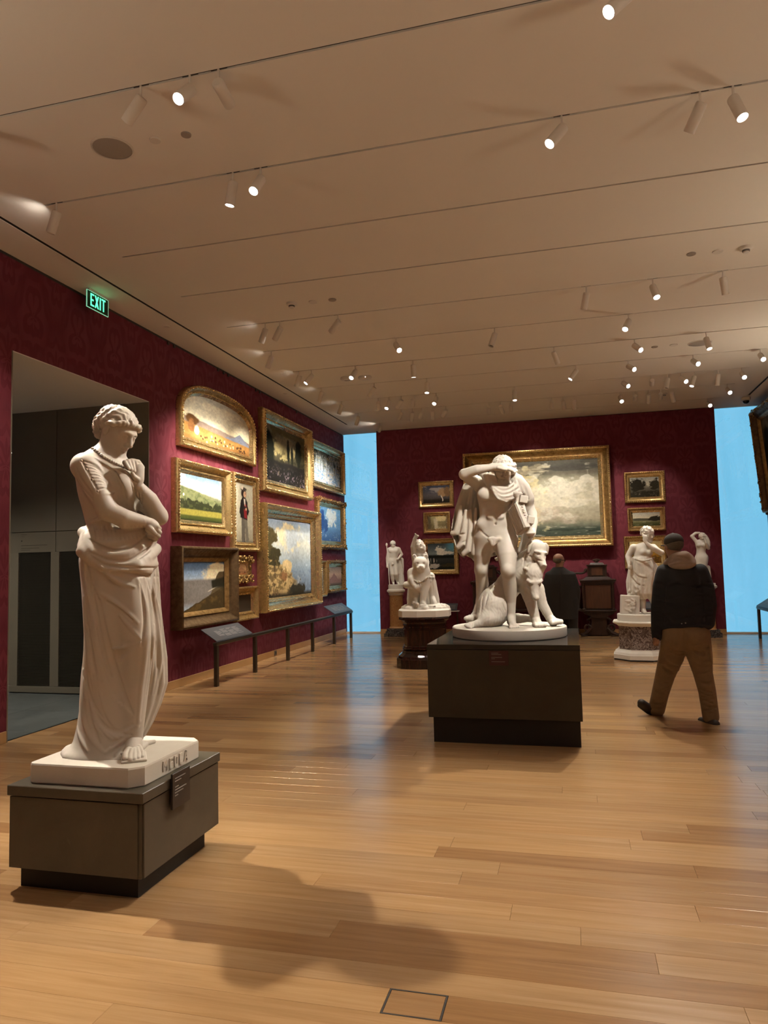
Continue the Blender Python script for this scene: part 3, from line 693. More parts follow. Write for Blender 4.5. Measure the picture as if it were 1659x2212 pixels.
# pedestal and carved base of statue 1
PED1 = 0.505
def pedestal_low():
    t = thing('stone_pedestal', 'low grey-brown stone pedestal under the draped woman, with slab top', 'pedestal', (-2.375, 3.44, 0))
    MB().box(-0.345, 0.315, -0.31, 0.33, 0.0, 0.108).build('plinth', 'plinth_dark', t)
    MB().box(-0.365, 0.365, -0.36, 0.38, 0.108, 0.452, 0.002).build('body', 'pedestal_stone', t)
    # facing panels proud of the body with a shadow joint at the corner
    MB().box(-0.367, 0.350, -0.368, -0.355, 0.110, 0.450, 0.0015).build('panel', 'pedestal_stone', t); MB().box(0.356, 0.374, -0.350, 0.384, 0.110, 0.450, 0.0015).build('panel', 'pedestal_stone', t)
    MB().box(-0.378, 0.382, -0.376, 0.392, 0.456, 0.505, 0.003).build('slab', 'pedestal_top', t)
    lb = thing('object_label', 'small dark label plate on the right face of the low grey pedestal', 'label', (-1.992, 3.38, 0.455))
    MB().box(0.0, 0.012, -0.085, 0.085, -0.10, 0.075, 0.002).xf(Matrix.Translation((0.006, 0, 0))).build('plate', 'label_brown', lb)
    m = MB(); z = 0.050
    for w_ in (0.10, 0.06, 0.0, 0.035, 0.11, 0.08, 0.03): 
        if w_: m.box(0.0115, 0.0135, -0.065, -0.065+w_, z-0.004, z)
        z -= 0.014
    m.xf(Matrix.Translation((0.006, 0, 0))).build('printed_text', 'print_grey', lb)
pedestal_low()
# ================================================================== PAINTINGS
f32 = np.float32
def _grid(rng, n, m): return rng.random((n, m))
def vnoise(U, V, fx, fy, seed):
    rng = np.random.default_rng(seed); nx, ny = int(fx)+3, int(fy)+3; G = rng.random((nx, ny)); x = U*fx; y = V*fy
    i = np.clip(np.floor(x).astype(int), 0, nx-2); j = np.clip(np.floor(y).astype(int), 0, ny-2); u = x-i; v = y-j; u = u*u*(3-2*u); v = v*v*(3-2*v)
    return (G[i, j]*(1-u)+G[i+1, j]*u)*(1-v)+(G[i, j+1]*(1-u)+G[i+1, j+1]*u)*v
def fbm(U, V, fx, fy, seed, o=4):
    s = 0; a = 0.5; t = 0
    for k in range(o): s = s+a*vnoise(U, V, fx*2**k, fy*2**k, seed+k); t += a; a *= 0.5
    return s/t
def lin(c): c = np.asarray(c, float)/255; return np.where(c <= 0.04045, c/12.92, ((c+0.055)/1.055)**2.4)
def mixc(A, c, m): m = np.clip(m, 0, 1)[..., None]; return A*(1-m)+np.asarray(c, float)*m
def S(a, b, x): t = np.clip((x-a)/(b-a), 0, 1); return t*t*(3-2*t)
def vgrad(V, stops):
    vs_ = [s[0] for s in stops]; C = np.array([s[1] for s in stops], float); return np.stack([np.interp(V, vs_, C[:, k]) for k in range(3)], -1)
def blob(U, V, u, v, ru, rv, seed=0, rag=0.35): return S(1.1, 0.75, np.sqrt(((U-u)/ru)**2+((V-v)/rv)**2)+(fbm(U, V, 12, 12, seed)-0.5)*rag*2)
def art(kind, U, V):
    n1 = fbm(U, V, 5, 5, 11); n2 = fbm(U, V, 16, 16, 23); n3 = fbm(U, V, 40, 30, 37, 3)
    if kind == 'camp':
        A = vgrad(V, [(0.2, (244, 228, 186)), (0.5, (242, 232, 200)), (1, (206, 208, 198))]); A = mixc(A, (248, 240, 214), S(0.45, 0.75, n1))
        r = 0.44-0.14*U+0.05*fbm(U, V*0, 7, 1, 3); A = mixc(A, (150, 132, 120), S(0.01, -0.01, V-r)); pk = 0.24+0.20*np.maximum(0, 1-np.abs(U-0.83)/0.16)+0.06*np.maximum(0, 1-np.abs(U-0.64)/0.1)+0.02*n2; A = mixc(A, (132, 138, 156), S(0.01, -0.01, V-pk))
        g = 0.33-0.12*U+0.02*n2; A = mixc(A, (176, 128, 70), S(0.01, -0.02, V-g)); A = mixc(A, (200, 152, 88), S(0.45, 0.7, n1)*S(0.0, -0.05, V-g)); A = mixc(A, (120, 82, 44), S(0.12, 0.0, V)*0.6)
        A = mixc(A, (96, 66, 36), blob(U, V, 0.12, 0.42, 0.09, 0.10, 5)); A = mixc(A, (150, 104, 62), blob(U, V, 0.11, 0.28, 0.05, 0.14, 7)); A = mixc(A, (226, 214, 190), blob(U, V, 0.18, 0.22, 0.035, 0.09, 8))
        for i in range(34): q = np.random.default_rng(i).random(3); A = mixc(A, (74, 48, 30) if q[2] > 0.22 else (214, 198, 170), blob(U, V, 0.2+q[0]*0.75, 0.04+0.17*q[1]*(1-q[0]*0.4), 0.010+0.006*q[2], 0.018+0.012*q[1], i, 0.5)*0.9)
    elif kind == 'valley':
        A = vgrad(V, [(0.55, (214, 208, 186)), (0.75, (176, 188, 192)), (1, (120, 150, 178))]); A = mixc(A, (224, 216, 198), S(0.5, 0.75, n1)*0.8); h = 0.72-0.2*U+0.03*n2; A = mixc(A, (128, 134, 92), S(0.01, -0.01, V-h)); A = mixc(A, (100, 108, 72), S(0.4, 0.7, n2)*S(0.0, -0.03, V-h)); A = mixc(A, (150, 150, 130), S(0.06, 0.0, np.abs(V-h+0.02))*S(0.3, 0.9, U)*0.6)
        t = 0.34+0.22*fbm(U, V*0.3, 13, 2, 5, 3)-0.06*U; A = mixc(A, (46, 50, 28), S(0.015, -0.015, V-t+0.03*(n3-0.5))); A = mixc(A, (78, 82, 46), S(0.55, 0.7, n2)*S(0.0, -0.04, V-t)*0.8); m_ = 0.24+0.02*n1; A = mixc(A, (150, 140, 62), S(0.02, -0.01, V-m_)*S(0.08, 0.14, V)); A = mixc(A, (70, 78, 30), S(0.14, 0.09, V)); A = mixc(A, (36, 42, 18), S(0.08, 0.0, V)); A = mixc(A, (230, 224, 205), blob(U, V, 0.09, 0.55, 0.02, 0.03, 1))
    elif kind == 'figure':
        A = vgrad(V, [(0, (140, 132, 110)), (0.3, (176, 170, 148)), (1, (190, 184, 162))]); A = mixc(A, (168, 160, 138), n1*0.7); A = mixc(A, (110, 102, 84), S(0.05, 0.0, V))
        def poly(pts, col, soft=0.012):
            nonlocal A
            d = np.full(U.shape, -9.0); P_ = np.array(pts, float); c_ = P_.mean(0)
            for i in range(len(P_)):
                p, q = P_[i], P_[(i+1) % len(P_)]; e = q-p; nrm = np.array([e[1]*0.5, -e[0]*0.5*4])/1.0; nx_, ny_ = e[1], -e[0]; l_ = math.hypot(nx_, ny_)+1e-9; sg = (nx_*(c_[0]-p[0])+ny_*(c_[1]-p[1]))
                dd = (nx_*(U-p[0])+ny_*(V-p[1]))/l_*(-1 if sg > 0 else 1); d = np.maximum(d, dd)
            A = mixc(A, col, S(soft, -soft, d+(n3-0.5)*0.02))
        poly([(0.36, 0.0), (0.52, 0.0), (0.56, 0.42), (0.36, 0.42)], (98, 92, 82)); poly([(0.60, 0.0), (0.76, 0.0), (0.66, 0.42), (0.50, 0.42)], (112, 106, 94)); poly([(0.51, 0.0), (0.54, 0.0), (0.56, 0.3)], (60, 54, 48), 0.006)
        poly([(0.30, 0.42), (0.68, 0.38), (0.70, 0.68), (0.58, 0.76), (0.40, 0.76), (0.30, 0.66)], (34, 28, 26)); poly([(0.24, 0.50), (0.40, 0.40), (0.44, 0.70), (0.34, 0.72)], (30, 24, 22)); poly([(0.62, 0.70), (0.78, 0.54), (0.72, 0.46), (0.60, 0.52)], (32, 26, 24))
        poly([(0.50, 0.42), (0.66, 0.40), (0.64, 0.62), (0.54, 0.70), (0.48, 0.60)], (128, 34, 38)); poly([(0.50, 0.66), (0.56, 0.60), (0.58, 0.74), (0.48, 0.74)], (206, 196, 180)); poly([(0.46, 0.57), (0.68, 0.55), (0.70, 0.60), (0.48, 0.62)], (40, 30, 28)); poly([(0.56, 0.55), (0.66, 0.54), (0.66, 0.59), (0.57, 0.59)], (200, 152, 120))
        A = mixc(A, (36, 26, 22), blob(U, V, 0.49, 0.83, 0.15, 0.085, 7, 0.15)); A = mixc(A, (204, 160, 128), blob(U, V, 0.545, 0.815, 0.085, 0.058, 8, 0.06)); A = mixc(A, (70, 60, 52), blob(U, V, 0.47, 0.90, 0.17, 0.035, 9, 0.3)); A = mixc(A, (206, 190, 168), blob(U, V, 0.40, 0.92, 0.07, 0.03, 10, 0.4)); A = mixc(A, (70, 44, 34), S(0.02, 0.008, np.abs(U-0.57))*S(0.012, 0.004, np.abs(V-0.825)))
    elif kind == 'forest':
        A = vgrad(V, [(0, (34, 32, 26)), (0.5, (70, 66, 48)), (1, (96, 92, 66))]); A = mixc(A, (176, 162, 112), blob(U, V, 0.46, 0.66, 0.30, 0.22, 3, 0.6)*0.9); A = mixc(A, (128, 126, 112), S(0.5, 0.7, n1)*S(0.5, 0.8, V)*0.7); A = mixc(A, (40, 38, 24), S(0.5, 0.62, n2)*S(0.75, 0.3, V)); 
        for u, v, ru, rv in ((0.56, 0.62, 0.035, 0.22), (0.66, 0.58, 0.035, 0.2), (0.82, 0.66, 0.09, 0.28), (0.1, 0.6, 0.12, 0.3)): A = mixc(A, (24, 26, 16), blob(U, V, u, v, ru, rv, int(u*100), 0.4))
        A = mixc(A, (22, 20, 18), S(0.42, 0.36, V+0.06*(n1-0.5))); A = mixc(A, (120, 106, 116), S(0.62, 0.72, n3)*S(0.36, 0.1, V)*0.9); A = mixc(A, (90, 80, 60), S(0.66, 0.76, n2)*S(0.4, 0.2, V)*0.6)
    elif kind == 'birch':
        A = vgrad(V, [(0, (196, 202, 206)), (0.5, (168, 186, 198)), (1, (122, 128, 116))]); A = mixc(A, (108, 150, 196), S(0.5, 0.7, n2)*S(0.7, 0.2, V)); A = mixc(A, (70, 76, 60), S(0.52, 0.66, fbm(U, V, 22, 6, 9))*S(0.35, 0.7, V)); 
        for i in range(9): A = mixc(A, (86, 92, 88), S(0.012, 0.004, np.abs(U-0.1-i*0.1-0.02*np.sin(V*6+i)))*S(0.2, 0.5, V)*0.8)
        A = mixc(A, (214, 190, 140), S(0.6, 0.75, fbm(U, V, 9, 20, 4))*0.6); A = mixc(A, (232, 236, 236), S(0.62, 0.78, n3)*0.8)
    elif kind == 'headland':
        A = vgrad(V, [(0.45, (206, 204, 196)), (0.75, (152, 178, 208)), (1, (96, 132, 178))]); A = mixc(A, (255, 238, 196), blob(U, V, 0.82, 0.74, 0.32, 0.26, 2, 0.3)); m_ = 0.62+0.02*n1; A = mixc(A, (122, 116, 110), S(0.04, -0.03, V-m_)); A = mixc(A, (166, 178, 192), S(0.22, 0.05, V)*S(0.5, 0.2, U))
        r = 0.66*S(0.55, 0.9, U)+0.12*S(0.3, 0.6, U)+0.03*n2; A = mixc(A, (88, 74, 50), S(0.01, -0.02, V-r)*S(0.5, 0.6, U)); r2 = -0.02+0.46*U+0.04*n2; A = mixc(A, (66, 52, 28), S(0.01, -0.01, V-r2)); A = mixc(A, (92, 72, 36), S(0.45, 0.65, n1)*S(0, -0.05, V-r2)); A = mixc(A, (190, 180, 160), S(0.016, 0.004, np.abs(V-0.40-0.16*(U-0.6)-0.03*np.sin(U*9)))*S(0.58, 0.64, U)); A = mixc(A, (36, 32, 20), S(0.68, 0.72, U+0.1*(V-0.5))*S(0.06, 0.0, V-0.55-0.22*(U-0.6))*S(0.42, 0.48, V))
    elif kind == 'sepia':
        A = vgrad(V, [(0, (170, 116, 72)), (0.5, (212, 168, 118)), (1, (196, 158, 116))]); A = mixc(A, (176, 130, 92), S(0.02, -0.02, V-0.42-0.28*np.maximum(0, 1-np.abs(U-0.5)/0.4))); A = mixc(A, (90, 56, 34), S(0.35, 0.28, V)*S(0.45, 0.6, n2)); A = mixc(A, (160, 104, 62), S(0.2, 0.1, V))
    elif kind == 'gloom':
        A = vgrad(V, [(0, (56, 48, 36)), (0.5, (92, 80, 60)), (1, (150, 128, 92))]); A = mixc(A, (206, 204, 190), blob(U, V, 0.62, 0.74, 0.5, 0.2, 3, 0.3)); A = mixc(A, (52, 46, 34), blob(U, V, 0.25, 0.55, 0.35, 0.22, 5, 0.4)); A = mixc(A, (40, 34, 24), S(0.35, 0.1, V)*S(0.3, 0.6, n2))
    elif kind == 'cliffs':
        A = vgrad(V, [(0, (96, 112, 136)), (0.35, (150, 170, 188)), (0.7, (214, 216, 204)), (1, (146, 166, 190))]); A = mixc(A, (240, 226, 186), blob(U, V, 0.48, 0.78, 0.26, 0.2, 3, 0.6)); A = mixc(A, (196, 206, 212), S(0.5, 0.7, n1)*S(0.35, 0.5, U)); A = mixc(A, (126, 146, 170), S(0.55, 0.7, n2)*S(0.5, 0.2, V))
        c_ = 0.62-0.75*U+0.12*n2; A = mixc(A, (196, 168, 118), S(0.03, -0.02, V-c_)*S(0.75, 0.55, U)); A = mixc(A, (120, 100, 66), S(0.45, 0.6, n2)*S(0.02, -0.05, V-c_)*S(0.75, 0.5, U)); A = mixc(A, (226, 200, 148), blob(U, V, 0.46, 0.36, 0.09, 0.13, 12, 0.6)); A = mixc(A, (150, 108, 70), blob(U, V, 0.40, 0.26, 0.08, 0.08, 13, 0.6)); A = mixc(A, (84, 74, 44), blob(U, V, 0.12, 0.72, 0.15, 0.16, 6, 1.1)); A = mixc(A, (64, 58, 34), blob(U, V, 0.2, 0.50, 0.12, 0.1, 7, 1.1)); A = mixc(A, (60, 44, 30), S(0.008, 0.003, np.abs(U-0.16-0.05*np.sin(V*5)))*S(0.6, 0.5, V)); A = mixc(A, (74, 50, 34), S(0.16, 0.02, V+0.15*U)*S(0.6, 0.1, U)); A = mixc(A, (206, 176, 120), S(0.52, 0.64, fbm(U, V, 14, 26, 71))*S(0.05, -0.05, V-c_)*S(0.7, 0.5, U)*0.8); A = mixc(A, (110, 92, 56), S(0.56, 0.66, fbm(U, V, 24, 24, 72))*S(0.05, -0.05, V-c_)*S(0.7, 0.5, U)*0.8); A = mixc(A, (58, 56, 46), blob(U, V, 0.66, 0.06, 0.18, 0.12, 9, 0.9)); A = mixc(A, (46, 42, 32), S(0.07, 0.0, V))
    elif kind == 'bluemist':
        A = vgrad(V, [(0, (60, 96, 150)), (0.4, (110, 160, 210)), (1, (120, 180, 228))]); A = mixc(A, (216, 232, 240), blob(U, V, 0.58, 0.72, 0.28, 0.26, 2, 0.7)); A = mixc(A, (44, 84, 150), blob(U, V, 0.16, 0.6, 0.12, 0.34, 4, 0.4)); A = mixc(A, (56, 92, 152), blob(U, V, 0.32, 0.45, 0.10, 0.22, 5, 0.4)); A = mixc(A, (180, 200, 220), S(0.6, 0.75, n2)*S(0.3, 0.1, V))
    elif kind == 'falls':
        A = vgrad(V, [(0, (120, 128, 134)), (1, (120, 126, 130))]); A = mixc(A, (74, 78, 84), S(0.6, 0.2, U)*0.8); A = mixc(A, (196, 202, 204), S(0.12, 0.04, np.abs(U-0.6-0.06*np.sin(V*7)))*0.8); A = mixc(A, (60, 62, 58), S(0.5, 0.7, n2)*S(0.5, 0.1, V))
    elif kind == 'pink':
        A = vgrad(V, [(0, (110, 98, 88)), (0.35, (166, 138, 126)), (0.6, (206, 178, 158)), (1, (166, 156, 150))]); A = mixc(A, (150, 120, 116), S(0.02, -0.02, V-0.3-0.35*np.maximum(0, 1-np.abs(U-0.45)/0.3)-0.05*n2)); A = mixc(A, (96, 88, 78), S(0.2, 0.05, V))
    elif kind == 'luminous':
        A = vgrad(V, [(0, (58, 66, 58)), (0.10, (78, 86, 74)), (0.22, (150, 142, 122)), (0.5, (186, 180, 158)), (0.74, (150, 146, 126)), (0.82, (92, 88, 76)), (0.92, (74, 72, 66)), (1, (88, 86, 76))])
        A = mixc(A, (208, 196, 150), blob(U, V, 0.36, 0.50, 0.24, 0.28, 2, 1.3)*0.8); A = mixc(A, (190, 172, 156), blob(U, V, 0.48, 0.30, 0.3, 0.14, 3, 0.9)*0.5); A = mixc(A, (200, 196, 180), blob(U, V, 0.66, 0.58, 0.36, 0.26, 4, 1.3)*0.7); A = mixc(A, (118, 128, 96), blob(U, V, 0.10, 0.62, 0.22, 0.24, 5, 0.7)*0.8); A = mixc(A, (176, 166, 138), blob(U, V, 0.46, 0.88, 0.16, 0.08, 6, 0.8)*0.6); A = mixc(A, (66, 64, 58), S(0.52, 0.66, fbm(U, V, 4, 18, 8))*S(0.76, 0.84, V)); A = mixc(A, (190, 186, 170), S(0.6, 0.72, fbm(U, V, 10, 50, 9, 3))*S(0.16, 0.1, V)*0.7); A = mixc(A, (44, 54, 46), S(0.5, 0.65, fbm(U, V, 6, 30, 4))*S(0.14, 0.06, V))
    elif kind == 'ruin':
        A = vgrad(V, [(0, (44, 38, 30)), (0.45, (86, 82, 84)), (1, (62, 70, 92))]); A = mixc(A, (150, 142, 138), S(0.55, 0.7, n1)*S(0.5, 0.7, V)); A = mixc(A, (156, 124, 88), blob(U, V, 0.72, 0.60, 0.16, 0.24, 2, 0.5)); A = mixc(A, (120, 92, 62), blob(U, V, 0.9, 0.6, 0.12, 0.3, 3, 0.4)); A = mixc(A, (32, 26, 20), S(0.36, 0.2, V+0.1*n2)); A = mixc(A, (216, 206, 190), S(0.03, 0.01, np.abs(U-0.70-0.04*np.sin(V*9)))*S(0.5, 0.35, V)*S(0.05, 0.15, V))
    elif kind == 'cascade':
        A = vgrad(V, [(0, (124, 110, 76)), (0.5, (150, 138, 98)), (1, (188, 176, 128))]); A = mixc(A, (230, 216, 160), blob(U, V, 0.72, 0.80, 0.36, 0.2, 3, 0.5)); A = mixc(A, (96, 84, 60), S(0.34, 0.2, U+0.2*n1)); A = mixc(A, (222, 212, 180), S(0.16, 0.05, np.abs(U-0.46+0.05*V))*S(0.9, 0.7, V)*0.9); A = mixc(A, (200, 188, 146), S(0.3, 0.1, V)*S(0.4, 0.7, U)); A = mixc(A, (90, 78, 54), S(0.55, 0.7, n2)*S(0.5, 0.2, V)*0.6)
    elif kind == 'storm':
        A = vgrad(V, [(0, (26, 26, 20)), (0.5, (56, 60, 60)), (0.6, (130, 140, 136)), (1, (50, 60, 66))]); A = mixc(A, (84, 140, 156), S(0.55, 0.95, U)*S(0.6, 0.8, V)); A = mixc(A, (226, 222, 206), blob(U, V, 0.46, 0.72, 0.16, 0.20, 5, 0.8)); A = mixc(A, (214, 210, 196), blob(U, V, 0.7, 0.64, 0.26, 0.07, 6, 0.6)); A = mixc(A, (24, 26, 22), S(0.56, 0.52, V)*S(0.40, 0.46, V)); A = mixc(A, (228, 226, 212), S(0.5, 0.62, fbm(U, V, 26, 3, 8))*S(0.46, 0.42, V)*S(0.22, 0.3, V)*S(0.5, 0.3, U)); A = mixc(A, (206, 204, 194), blob(U, V, 0.25, 0.14, 0.26, 0.1, 9, 0.9)*0.9); A = mixc(A, (60, 54, 36), blob(U, V, 0.75, 0.16, 0.3, 0.07, 3, 0.6))
    elif kind == 'grove':
        A = vgrad(V, [(0, (46, 42, 34)), (0.45, (96, 92, 78)), (0.6, (186, 180, 158)), (1, (148, 148, 140))]); A = mixc(A, (38, 34, 24), blob(U, V, 0.26, 0.62, 0.28, 0.34, 3, 0.5)); A = mixc(A, (44, 40, 28), blob(U, V, 0.84, 0.60, 0.18, 0.30, 4, 0.6)); A = mixc(A, (44, 40, 30), S(0.42, 0.3, V+0.1*n2)); A = mixc(A, (130, 124, 106), S(0.6, 0.72, n2)*S(0.35, 0.15, V)*0.7)
    elif kind == 'river':
        A = vgrad(V, [(0, (60, 62, 34)), (0.25, (92, 92, 58)), (0.42, (150, 142, 110)), (0.6, (206, 196, 168)), (1, (176, 176, 166))]); A = mixc(A, (78, 76, 60), S(0.02, -0.02, V-0.58+0.1*np.abs(U-0.2))*S(0.36, 0.42, V)); A = mixc(A, (44, 40, 32), blob(U, V, 0.80, 0.52, 0.24, 0.2, 4, 0.4)); A = mixc(A, (150, 150, 128), S(0.6, 0.7, fbm(U, V, 5, 20, 2))*S(0.4, 0.3, V)*0.7)
    else:
        A = vgrad(V, [(0, (96, 66, 28)), (0.4, (170, 124, 48)), (0.6, (216, 186, 112)), (1, (196, 176, 128))]); A = mixc(A, (92, 66, 30), S(0.5, 0.65, n2)*S(0.6, 0.3, V)); A = mixc(A, (226, 200, 130), blob(U, V, 0.3, 0.75, 0.3, 0.2, 3, 0.5))
    A = A*(0.90+0.20*n3)[..., None]*(0.95+0.10*fbm(U, V, 70, 50, 91, 2))[..., None]
    return lin(np.clip(A, 0, 255))
n = NT('oil_canvas', 0.75, 0, 0.15); at_ = n.node('ShaderNodeAttribute', attribute_name='Col'); v = n.coord()
n.set('Base Color', at_.outputs['Color']); n.bump(n.noise(v, 60, 4), 0.12, 0.004); M['oil_canvas'] = n.m

def frame_outline(shape, w, h, e, nseg=22):
    """closed outline of the frame, inset by e; local u right, v up, centred at bottom middle"""
    if shape == 'rect': return [(-w/2+e, e), (w/2-e, e), (w/2-e, h-e), (-w/2+e, h-e)]
    sp = h*0.52; pts = [(-w/2+e, e), (w/2-e, e)]
    for i in range(nseg+1):
        a = PI*i/nseg; x, y = math.cos(a), math.sin(a)
        p = 2.5; x_ = math.copysign(abs(x)**(2/p), x); y_ = abs(y)**(2/p)
        pts.append(((w/2-e)*x_, sp+(h-sp-e)*y_))
    return pts
PROFILES = {
 'cove': (0.19, 0.115, [[(0, 0), (0, 0.07), (0.006, 0.085), (0.02, 0.095), (0.034, 0.115), (0.048, 0.112)], [(0.048, 0.112), (0.056, 0.098), (0.07, 0.075), (0.09, 0.055), (0.115, 0.042), (0.125, 0.042)], [(0.125, 0.042), (0.13, 0.054), (0.142, 0.054), (0.148, 0.044), (0.175, 0.030), (0.19, 0.022)]]),
 'flat': (0.13, 0.08, [[(0, 0), (0, 0.06), (0.01, 0.075), (0.028, 0.08), (0.04, 0.07)], [(0.04, 0.07), (0.05, 0.055), (0.075, 0.045), (0.085, 0.045)], [(0.085, 0.045), (0.092, 0.052), (0.10, 0.046), (0.13, 0.022)]]),
 'deep': (0.24, 0.20, [[(0, 0), (0, 0.16), (0.012, 0.19), (0.035, 0.20), (0.055, 0.185)], [(0.055, 0.185), (0.075, 0.15), (0.11, 0.11), (0.15, 0.08), (0.17, 0.078)], [(0.17, 0.078), (0.178, 0.088), (0.19, 0.08), (0.215, 0.055), (0.24, 0.03)]]),
}
def beads_mesh(pts, r, sc=(1, 1, 1)):
    """joined low-poly beads"""
    base = []; fb = []
    nu, nv = 6, 3
    base.append((0, 0, 1)); 
    for j in range(1, nv):
        for i in range(nu): th = PI*j/nv; ph = 2*PI*i/nu; base.append((math.sin(th)*math.cos(ph), math.sin(th)*math.sin(ph), math.cos(th)))
    base.append((0, 0, -1)); L_ = len(base)-1
    for i in range(nu): fb.append((0, 1+i, 1+(i+1) % nu, 1+(i+1) % nu)); 
    F3 = [(0, 1+i, 1+(i+1) % nu) for i in range(nu)]+[(L_, 1+(nv-2)*nu+(i+1) % nu, 1+(nv-2)*nu+i) for i in range(nu)]; F4 = [(1+(j-1)*nu+i, 1+j*nu+i, 1+j*nu+(i+1) % nu, 1+(j-1)*nu+(i+1) % nu) for j in range(1, nv-1) for i in range(nu)]
    B = np.array(base); vs_ = []; fs = []
    for k, p in enumerate(pts):
        rr, ss = (p[3], p[4]) if len(p) > 3 else (r, sc); vs_.append(B*rr*np.array(ss)+np.array(p[:3])); o = k*len(base); fs += [tuple(q+o for q in f) for f in F3+F4]
    me = bpy.data.meshes.new('beads'); me.from_pydata(np.concatenate(vs_).tolist(), [], fs); me.polygons.foreach_set('use_smooth', [True]*len(me.polygons)); return me
def painting(label, kind, wall, u0, u1, z0, z1, prof='cove', mats=('gilt', 'gilt', 'gilt_bright'), shape='rect', fs=1.0, beads=True, ornate=0, res=100, tilt=0.0, group='framed paintings'):
    """wall: 'L' left, 'R' right, 'F' far. Local axes: x right, y up (z world), z out of the wall"""
    w, h = u1-u0, z1-z0; c = (u0+u1)/2
    if wall == 'L': loc = (XL+0.004, c, z0); rot = Matrix(((0, 0, 1), (1, 0, 0), (0, 1, 0)))
    elif wall == 'R': loc = (XR-0.004, c, z0); rot = Matrix(((0, 0, -1), (-1, 0, 0), (0, 1, 0)))
    else: loc = (c, YF-0.004, z0); rot = Matrix(((1, 0, 0), (0, 0, -1), (0, 1, 0)))
    t = thing('framed_painting', label, 'painting', loc, 0, group); t.rotation_euler = (rot @ Matrix.Rotation(-tilt, 3, 'X')).to_euler()
    FWD, D, groups_ = PROFILES[prof]
    names = ('outer_moulding', 'cove_moulding', 'liner')
    for nm, mt, pr in zip(names, mats, groups_):
        m = MB(); m.loft([[(x, y, d*fs) for x, y in frame_outline(shape, w, h, e*fs)] for e, d in pr], cap=False)
        m.build(nm, mt, t, True)
    m = MB(); m.prism([(x, y) for x, y in frame_outline(shape, w, h, 0.01)], 2, 0.0, 0.012); m.build('backing', 'frame_back', t)
    e = FWD*fs; ww, hh = w-2*e+0.012, h-2*e+0.012
    nx = res; ny = max(20, int(res*hh/ww)); xs = np.linspace(0, 1, nx); yv = np.linspace(0, 1, ny); U, V = np.meshgrid(xs, yv, indexing='ij'); A = art(kind, U, V)
    X = -ww/2+U*ww; Y = e-0.006+V*hh; Zc = np.full_like(X, 0.020*fs)
    if shape != 'rect':
        ol = frame_outline(shape, w, h, e-0.006, 60); top = np.interp(np.abs(X), np.array([abs(p[0]) for p in ol[2:33]])[::-1], np.array([p[1] for p in ol[2:33]])[::-1]) if False else None
        sp = h*0.52; q = np.clip(np.abs(X)/(ww/2), 0, 1); topY = sp+(h-sp-e+0.006)*(1-q**2.5)**(1/2.5); Y = (e-0.006)+V*(topY-(e-0.006)); Vt = (Y-Y.min())/(Y.max()-Y.min()); A = art(kind, U, Vt)
    me = bpy.data.meshes.new('canvas'); idx = np.arange(nx*ny).reshape(nx, ny)
    Q = np.stack([idx[:-1, :-1], idx[1:, :-1], idx[1:, 1:], idx[:-1, 1:]], -1).reshape(-1, 4)
    me.from_pydata(np.stack([X, Y, Zc], -1).reshape(-1, 3).tolist(), [], Q.tolist())
    ca = me.color_attributes.new('Col', 'FLOAT_COLOR', 'POINT'); ca.data.foreach_set('color', np.concatenate([A, np.ones(A.shape[:2]+(1,))], -1).reshape(-1).astype(f32)); me.materials.append(M['oil_canvas']); link('canvas', me, t)
    rg = random.Random(int(u0*100)); pts = []
    def along(e, d, step):
        ol = frame_outline(shape, w, h, e, 30); out = []
        for i in range(len(ol)):
            a, b = ol[i], ol[(i+1) % len(ol)]; L_ = math.dist(a, b); n_ = max(1, int(L_/step))
            for k in range(n_): f = (k+0.5)/n_; out.append((a[0]+(b[0]-a[0])*f, a[1]+(b[1]-a[1])*f, d))
        return out
    if beads:
        p0 = groups_[0][-2]; st = 0.042*fs
        bm_ = beads_mesh(along(p0[0]*fs*0.9, p0[1]*fs*0.99, st), 0.015*fs); bm_.materials.append(M[mats[2]]); link('bead_row', bm_, t, kind='stuff')
        p1 = groups_[2][1]; bm_ = beads_mesh(along(p1[0]*fs, p1[1]*fs, 0.032*fs), 0.009*fs); bm_.materials.append(M[mats[1]]); link('bead_row', bm_, t, kind='stuff')
    if ornate:
        pts = []
        for (x, y, d) in along(0.045*fs, groups_[0][-1][1]*fs*0.95, 0.045*fs)+along(0.0, 0.06*fs, 0.05*fs)+along(0.085*fs, 0.07*fs, 0.06*fs):
            s_ = rg.uniform(0.5, 1.3)*ornate; pts.append((x+rg.uniform(-.012, .012), y+rg.uniform(-.012, .012), d+rg.uniform(-.01, .015), 0.03*s_*fs, (rg.uniform(.5, 1.3), rg.uniform(.5, 1.3), rg.uniform(.5, .9))))
        for cx in (-w/2+0.05*fs, w/2-0.05*fs):
            for cy in (0.05*fs, h-0.05*fs):
                for k in range(10): a = rg.random()*6.28; r_ = 0.06*fs*ornate; pts.append((cx+math.cos(a)*r_, cy+math.sin(a)*r_, 0.11*fs+rg.uniform(-.01, .02), 0.035*ornate*fs, (rg.uniform(.6, 1.3), rg.uniform(.6, 1.3), 0.7)))
        bm_ = beads_mesh(pts, 0.03); bm_.materials.append(M[mats[0]]); link('carved_ornament', bm_, t, kind='stuff')
    return t
LG = 'gilt-framed paintings on the left wall'; FG = 'gilt-framed paintings on the far wall'
painting('arched gilt painting of a tan plain with tents under a pale sky', 'camp', 'L', 8.60, 10.98, 3.21, 4.19, 'flat', shape='arch', fs=1.15, res=221, group=LG)
painting('gilt painting of a green valley with trees, under the arched painting', 'valley', 'L', 8.48, 10.04, 2.035, 3.03, 'cove', fs=0.95, res=170, group=LG)
